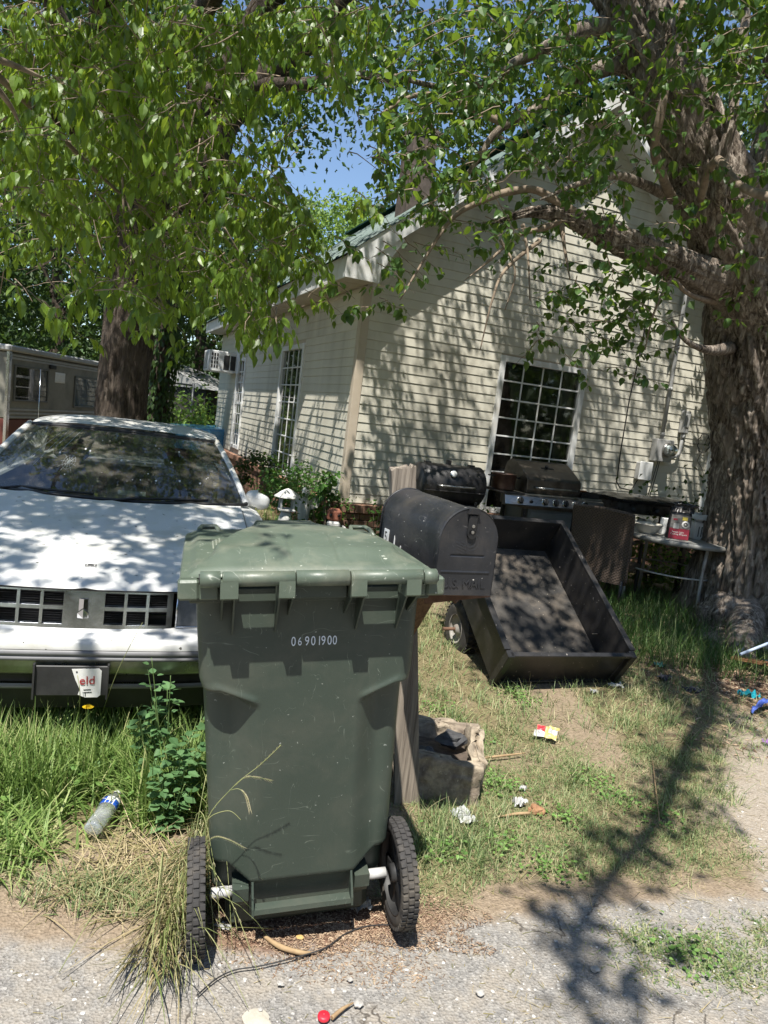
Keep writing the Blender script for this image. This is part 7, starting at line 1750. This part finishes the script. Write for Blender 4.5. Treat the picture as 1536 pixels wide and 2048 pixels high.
# long grass stems with seed heads
G_SEED = pmat('seed_husk', (.42, .37, .22), (.56, .50, .34), 80, .8, 80, 0); G_STEM = pmat('grass_stem', (.17, .21, .07), (.30, .30, .13), 20, .6, 60, 0)
def seedstem(root, pts, r_=.0013, heads=((.7, 1.0, 16),), hang=.6):
    m = root['m']; path, _ = limb(m, pts, [r_, r_ * .9] + [r_ * .6] * (len(pts) - 2), 5, .0)
    ms = root['s']
    for (a, b_, n_) in heads:
        for k in range(n_):
            t_ = a + (b_ - a) * k / n_; i = min(int(t_ * (len(path) - 1)), len(path) - 2); q = path[i]; d = (path[i + 1] - path[i]).normalized()
            for sg in (-1, 1):
                o_ = d.cross(Vector((0, -1, .2))).normalized() * sg; e_ = q + d * .011 + o_ * .004 + Vector((0, 0, -.003 * hang)); sd = d.cross(o_).normalized()
                ms.add([q, q + d * .006 + o_ * .0035 + sd * .0012, e_ + d * .003, q + d * .006 + o_ * .0015 - sd * .0012], [(0, 1, 2), (0, 2, 3), (0, 3, 1), (1, 3, 2)])
sg = {'m': MB(), 's': MB()}
b0 = at(432, 1760, 1.78)
seedstem(sg, [b0, at(412, 1650, 1.76), at(465, 1575, 1.75), at(520, 1530, 1.75), at(562, 1490, 1.75)], .0015, ((.72, 1.0, 22),))
seedstem(sg, [at(470, 1572, 1.75), at(490, 1555, 1.74), at(515, 1555, 1.74), at(545, 1562, 1.75)], .0008, ((.3, 1.0, 10),))
seedstem(sg, [at(462, 1580, 1.75), at(478, 1578, 1.74), at(492, 1592, 1.73), at(500, 1620, 1.73)], .0008, ((.4, 1.0, 12),), 1.5)
seedstem(sg, [at(408, 1690, 1.77), at(430, 1674, 1.76), at(458, 1680, 1.75), at(488, 1696, 1.75)], .0008, ((.15, 1.0, 16),))
seedstem(sg, [at(414, 1640, 1.76), at(430, 1628, 1.75), at(460, 1622, 1.74), at(482, 1640, 1.74)], .0012, ())
root = empty('seeding_grass', (b0.x, b0.y, 0), 0, 'tall seeding grass stalk arching in front of the cart', 'grass stalk')
for nme, mm_, mt in (('stem', sg['m'], G_STEM), ('seed_head', sg['s'], G_SEED)): o = mm_.build(nme, mt, root, fix=False); o.location = -root.location
sg = {'m': MB(), 's': MB()}
for i in range(16):
    x0 = U(-.52, -.43); y0 = U(1.78, 2.15); h = U(.10, .42); a = rng.normal(-1.15, .38); L_ = U(.15, .40)
    p0 = Vector((x0, y0, .0)); p1 = p0 + Vector((cos(a) * L_ * .25, sin(a) * L_ * .25, h)); p2 = p0 + Vector((cos(a) * L_ * .65, sin(a) * L_ * .65, h * .75)); p3 = p0 + Vector((cos(a) * L_, sin(a) * L_, h * .12))
    seedstem(sg, [p0, p1, p2, p3], U(.0010, .0020), ((.72, 1.0, 9),) if i % 3 == 0 else (), 1)
root = empty('bent_grass_bunch', (-.47, 1.9, 0), 0, 'bunch of long pale grass flopping over the left wheel onto the road', 'grass bunch')
for nme, mm_, mt in (('stem', sg['m'], G_STEM), ('seed_head', sg['s'], G_SEED)): o = tag(mm_.build(nme, mt, root, fix=False), kind='stuff'); o.location = -root.location
n = 70; p = np.stack([U(-.50, -.435, n), U(1.74, 2.2, n), np.full(n, .0)], -1)
blades('long_grass', p, U(.18, .50, n), U(.003, .0065, n), U(.2, .7, n), U(.9, 1.9, n), grass_mat('pale_long_grass', [(0, (.12, .18, .05)), (.5, (.24, .27, .10)), (1, (.42, .38, .2))], (.3, .34, .12)), 7, azim=rng.normal(-1.25, .24, n))
sg = {'m': MB(), 's': MB()}
seedstem(sg, [gnd(150, 1480), at(160, 1400, 2.62), at(155, 1350, 2.6)], .002, ()); seedstem(sg, [gnd(190, 1470), at(232, 1350, 2.6), at(285, 1245, 2.6)], .0016, ((.9, 1.0, 5),))
root = empty('bare_stalks', gnd(190, 1470), 0, 'two bare pale stalks standing in front of the licence plate', 'grass stalk'); o = sg['m'].build('stem', G_STEM, root, fix=False); o.location = -root.location

# ------------------------------------------------------------------ litter
g_ = gnd(208, 1640, .03); bt = empty('water_bottle', (g_.x, g_.y, .06), 0, 'crushed clear water bottle with blue and white label lying in the grass', 'bottle', rot=((gnd(240, 1594, .05) - gnd(172, 1694, .04)).to_track_quat('Z', 'Y').to_matrix() @ Matrix.Rotation(pi, 3, 'Z')).to_euler())
M_PET = glass_mat('clear_plastic', tint=(.90, .93, .94), refl=1.0, dirt=.22, dirtc=(.75, .77, .78))
prof = [(0, -.105), (.024, -.105), (.031, -.098), (.032, -.09)]
for k in range(9): z_ = -.085 + k * .011; prof += [(.032, z_), (.0295, z_ + .004), (.0295, z_ + .007)]
prof += [(.032, .015), (.031, .02), (.031, .058), (.032, .062), (.028, .08), (.016, .100), (.013, .106), (.013, .118), (0, .118)]
m = MB(); m.lathe(prof, 30)
m.v = [(v[0] * (1 + .12 * mnoise.noise(Vector((v[2] * 30, v[1] * 20, 3)))), v[1] * .8 * (1 + .2 * mnoise.noise(Vector((v[2] * 26, v[0] * 20, 7)))), v[2]) for v in m.v]; m.build('bottle_body', M_PET, bt, fix=False)
for (z0_, z1_, a0, a1, mt) in ((.018, .060, -3.0, 3.0, M_WHITEPL), (.0185, .0595, -2.7, -1.9, pmat('label_blue', (.01, .06, .38), (.015, .09, .45), 20, .4, 20, 0)), (.0185, .034, -1.8, -1.45, None), (.0185, .034, -1.35, -1.1, None), (.0185, .048, -.95, .0, None)):
    m = MB(); rr_ = .0322 if mt is M_WHITEPL else .0328; m.lathe([(rr_, z0_), (rr_, z1_)], 24, None, True, a0, a1)
    m.v = [(v[0] * 1.02, v[1] * .84, v[2]) for v in m.v]; m.build('label', mt or bpy.data.materials['label_blue'], bt, fix=False)
m = MB(); m.lathe([(.0145, .108), (.0145, .122), (0, .123)], 20); m.build('cap', M_WHITEPL, bt)
text_mesh('label_lettering', 'WATER', .009, M_WHITEPL, bt, Matrix.Translation((-.026, -.0275, .036)) @ Matrix.Rotation(pi / 2, 4, 'X') @ Matrix.Rotation(0, 4, 'Z'), .0002)

def crumple(name, px, py, w_, h_, mat, lab, cat, rz=0, hgt=.02, seed=0, z=0.004, nu=18):
    g_ = gnd(px, py); m = MB()
    def f(u, v_):
        x = (u - .5) * w_; y = (v_ - .5) * h_; q = Vector((x * 4 / w_ + seed, y * 4 / h_, seed)); k = 1 + .25 * mnoise.noise(Vector((u * 3, v_ * 3, seed + 4)))
        return (x * k, y * k, .003 + hgt * (.5 + mnoise.noise(q)) * (1 if hgt > .0 else 0) + hgt * .3 * mnoise.noise(q * 3))
    m.grid(f, nu, nu, smooth=False); o = m.build(name, mat, None, fix=False); o.location = (g_.x, g_.y, z); o.rotation_euler = (0, 0, rz); tag(o, lab, cat); return o
M_TEAR = pmat('wet_paper', (.42, .42, .41), (.58, .58, .57), 14, .9, 40, .001)
crumple('tissue', 1230, 1376, .10, .05, M_TEAR, 'torn white tissue just right of the dump cart tailgate', 'tissue', .2, .03, 3)
crumple('tissue', 1187, 1387, .045, .03, M_TEAR, 'small white paper scrap below the dump cart corner', 'paper scrap', 0, .02, 8)
crumple('crumpled_paper', 1038, 1612, .055, .045, M_TEAR, 'crumpled white paper ball in the grass beside the tan root', 'paper scrap', .3, .035, 12, nu=12)
crumple('paper_scrap', 1045, 1582, .03, .02, M_TEAR, 'tiny white scrap just above the crumpled paper ball', 'paper scrap', .3, .02, 15, nu=8)
crumple('plastic_sheet', 925, 1640, .08, .10, pmat('grimy_film', (.30, .31, .29), (.42, .43, .41), 20, .4, 40, .002), 'grimy clear plastic lying in front of the broken concrete block', 'plastic scrap', .4, .03, 21)
crumple('plastic_sheet', 715, 1818, .07, .07, bpy.data.materials['grimy_film'], 'grimy clear plastic poking out from under the trash cart', 'plastic scrap', .4, .045, 27)
crumple('paper_scrap', 445, 1858, .05, .02, M_GREYPL, 'flat grey scrap on the ground behind the left wheel of the cart', 'paper scrap', -.3, .01, 33)
crumple('dark_rag', 1385, 1385, .13, .07, pmat('navy_cloth', (.02, .022, .035), (.045, .048, .065), 20, .95, 60, .002), 'dark navy rag lying on the bare ground right of the dump cart', 'rag', .2, .03, 40)
crumple('dark_rag', 1328, 1360, .11, .07, bpy.data.materials['navy_cloth'], 'smaller dark rag nearer the dump cart in the thin grass', 'rag', .8, .03, 44)
crumple('teal_wrapper', 1318, 1334, .07, .05, pmat('teal_film', (.08, .24, .20), (.13, .32, .28), 14, .5, 30, 0), 'faded teal wrapper in the grass near the dump cart corner', 'wrapper', .2, .03, 47)
crumple('turquoise_bag', 1496, 1397, .13, .06, pmat('turquoise_film', (.01, .24, .30), (.02, .33, .40), 14, .4, 30, 0), 'bright turquoise plastic scrap lying beside the blue bag', 'plastic scrap', .1, .05, 52)
g_ = gnd(1512, 1422); m = MB()
m.grid(lambda u, v_: (-.11 + .24 * u + .02 * v_, -.10 + .17 * u ** .8 + .07 * (v_ - .5) + .015 * mnoise.noise(Vector((u * 5, v_ * 3, 0))), .02 + .055 * sin(u * 2.8) + .02 * mnoise.noise(Vector((u * 7, v_ * 4, 5)))), 24, 8)
o = m.build('blue_bag', pmat('blue_film', (.05, .09, .36), (.10, .16, .50), 9, .22, 30, .001), None, fix=False); o.location = (g_.x + .02, g_.y, 0); tag(o, 'shiny blue plastic bag twisted on the dirt at the right edge', 'plastic bag')
crumple('purple_wrapper', 1534, 1490, .05, .04, pmat('purple_film', (.25, .12, .32), (.35, .2, .42), 14, .4, 30, 0), 'purple wrapper at the right edge below the blue bag', 'wrapper', .1, .02, 57)
# snack wrapper with print
g_ = gnd(1092, 1482); wr = empty('snack_wrapper', (g_.x, g_.y, .05), 0, 'torn red white and yellow snack wrapper standing in the grass', 'wrapper', rot=(radians(38), 0, radians(-18)))
M_WY = pmat('wrap_yellow', (.42, .35, .12), (.50, .42, .16), 14, .4, 30, 0); M_WR = pmat('wrap_red', (.55, .02, .03), (.62, .03, .04), 14, .4, 30, 0); M_WW = pmat('wrap_white', (.48, .48, .48), (.56, .56, .56), 14, .4, 30, 0)
for (x0, x1, y0, y1, mt, nm) in ((-.065, -.012, -.035, .0, M_WW, 'white_print'), (-.055, -.015, .001, .03, M_WR, 'red_print'), (.005, .05, -.005, .02, M_WW, 'white_print'), (-.011, .0045, -.035, .03, M_WY, 'yellow_print'), (.005, .058, .021, .038, M_WY, 'yellow_print'), (.005, .05, -.035, -.0055, M_WY, 'yellow_print')):
    m = MB(); m.grid(lambda u, v_: (x0 + (x1 - x0) * u, y0 + (y1 - y0) * v_, .012 * mnoise.noise(Vector(((x0 + (x1 - x0) * u) * 40, (y0 + (y1 - y0) * v_) * 40, 0)))), 6, 6); m.build(nm, mt, wr, fix=False)
for (s_, x, y, z_) in (('IIII', .008, -.001, .016), ('E III', -.062, -.022, .013)): text_mesh('wrapper_lettering', s_, .018, M_BLACKPL, wr, Matrix.Translation((x, y, z_)), .0002)
# red cap, stick, root, cord, pipes, bark slab
g_ = gnd(647, 2038); cp_ = empty('bottle_cap', (g_.x, g_.y, .004), 0, 'bright red round plastic cap on the asphalt at the bottom edge', 'cap'); m = MB(); m.lathe([(0, .010), (.010, .010), (.0155, .008), (.0165, .003), (.016, 0)], 28); M_CAP = pmat('cap_red', (.55, .015, .03), (.62, .025, .045), 14, .45, 30, 0); m.build('cap_top', M_CAP, cp_)
m = MB(); m.lathe([(0, .0135), (.0028, .013), (.004, .010)], 14); m.build('centre_nub', M_CAP, cp_)
def stick(pts, r_, mat, name, lab, cat='stick', n=7):
    m = MB(); limb(m, pts, r_, n, .006); tag(m.build(name, mat), lab, cat)
M_STICK = pmat('tan_stick', (.26, .17, .09), (.38, .27, .15), 30, .9, 90, .001)
def gz(px, py, z): q = gnd(px, py, z); return q
stick([gz(664, 2036, .008), gz(685, 2018, .010), gz(708, 2005, .006)], [.006, .005, .0015], M_STICK, 'dry_stick', 'tapered tan stick leaning away from the red cap')
stick([gz(528, 1872, .012), gz(560, 1893, .014), gz(600, 1905, .010), gz(622, 1905, .006)], [.005, .008, .007, .003], M_STICK, 'dry_stick', 'thick curved tan root beside the black cord under the cart')
m = MB(); rock(m, (0, 0, 0), .011, 31, .3, 12); o = m.build('dry_leaf', pmat('ochre_leaf', (.42, .27, .09), (.5, .34, .14), 14, .9, 40, 0)); g_ = gnd(600, 1879); o.location = (g_.x, g_.y, .008); tag(o, 'small ochre curled leaf on the mulch below the foot bar', 'dry leaf')
stick([gz(995, 1634, .012), gz(1030, 1628, .014), gz(1060, 1626, .016)], [.003, .006, .006], M_STICK, 'dry_stick', 'pale stick running into the brown lump beside the crumpled paper')
m = MB(); rock(m, (0, 0, 0), .035, 9, .5, 16); o = m.build('brown_lump', pmat('tan_lump', (.24, .12, .06), (.34, .19, .10), 20, .9, 50, .002)); g_ = gnd(1072, 1624); o.location = (g_.x, g_.y, .012); tag(o, 'smooth brown lump at the end of the pale stick on the lawn', 'root')
stick([gz(890, 1524, .02), gz(1000, 1512, .02), gz(1050, 1506, .02)], [.004, .006, .003], M_STICK, 'dry_stick', 'long thin stick lying in the grass just behind the concrete block')
stick([gz(1305, 1520, .02), gz(1320, 1650, .02)], [.002, .003], M_STICK, 'dry_stick', 'short twig standing out of the bare patch right of the lawn')
m = MB(); cord = [gz(395, 1990, .006), gz(432, 1958, .006), gz(470, 1940, .007), gz(520, 1932, .008), gz(590, 1915, .009), gz(650, 1896, .010), gz(690, 1868, .012), (gz(735, 1852, .012)), gz(785, 1850, .010)]
limb(m, cord, [.0022] * len(cord), 6, 0); tag(m.build('electric_wire', M_BLACKPL), 'thin black cord snaking from under the right wheel across the road edge', 'cord')
M_LBL = pmat('pale_blue_paint', (.36, .45, .60), (.48, .56, .68), 14, .5, 40, 0)
def pipe(a, b_, r_, lab): m = MB(); m.tube([a, b_], r_, 10); tag(m.build('metal_rod', M_LBL), lab, 'rod')
pipe(at(1480, 1309, 4.95), at(1600, 1262, 5.1), .011, 'upper pale blue metal rod leaning on the roots at the right edge'); pipe(gnd(1512, 1322, .03), gnd(1600, 1322, .04), .012, 'lower pale blue metal rod lying by the roots at the right edge')
m = MB(); beamtop(m, (0, 0, 0), (0, 0, .30), .075, .02, 11); o = m.build('bark_slab', pmat('rotten_wood', (.20, .085, .035), (.42, .22, .11), 40, .9, 60, .004, stretch=(1, 1, .2)), None, fix=False); g_ = gnd(1468, 1330); o.location = (g_.x - .02, g_.y, .06); o.rotation_euler = (radians(82), 0, radians(42)); tag(o, 'split orange-brown slab of rotten wood on the ground by the tree roots', 'wood slab')
crumple('feather_scrap', 1482, 1316, .16, .10, pmat('grey_fluff', (.25, .23, .24), (.42, .40, .41), 30, .95, 60, .003), 'grey matted scrap lying behind the orange-brown slab', 'rag', .9, .06, 61, z=.03)
crumple('yellow_scrap', 1465, 1336, .04, .03, pmat('yellow_green', (.35, .36, .12), (.42, .42, .18), 30, .6, 60, 0), 'small yellow-green scrap at the left end of the wood slab', 'paper scrap', .9, .02, 64, z=.01, nu=8)
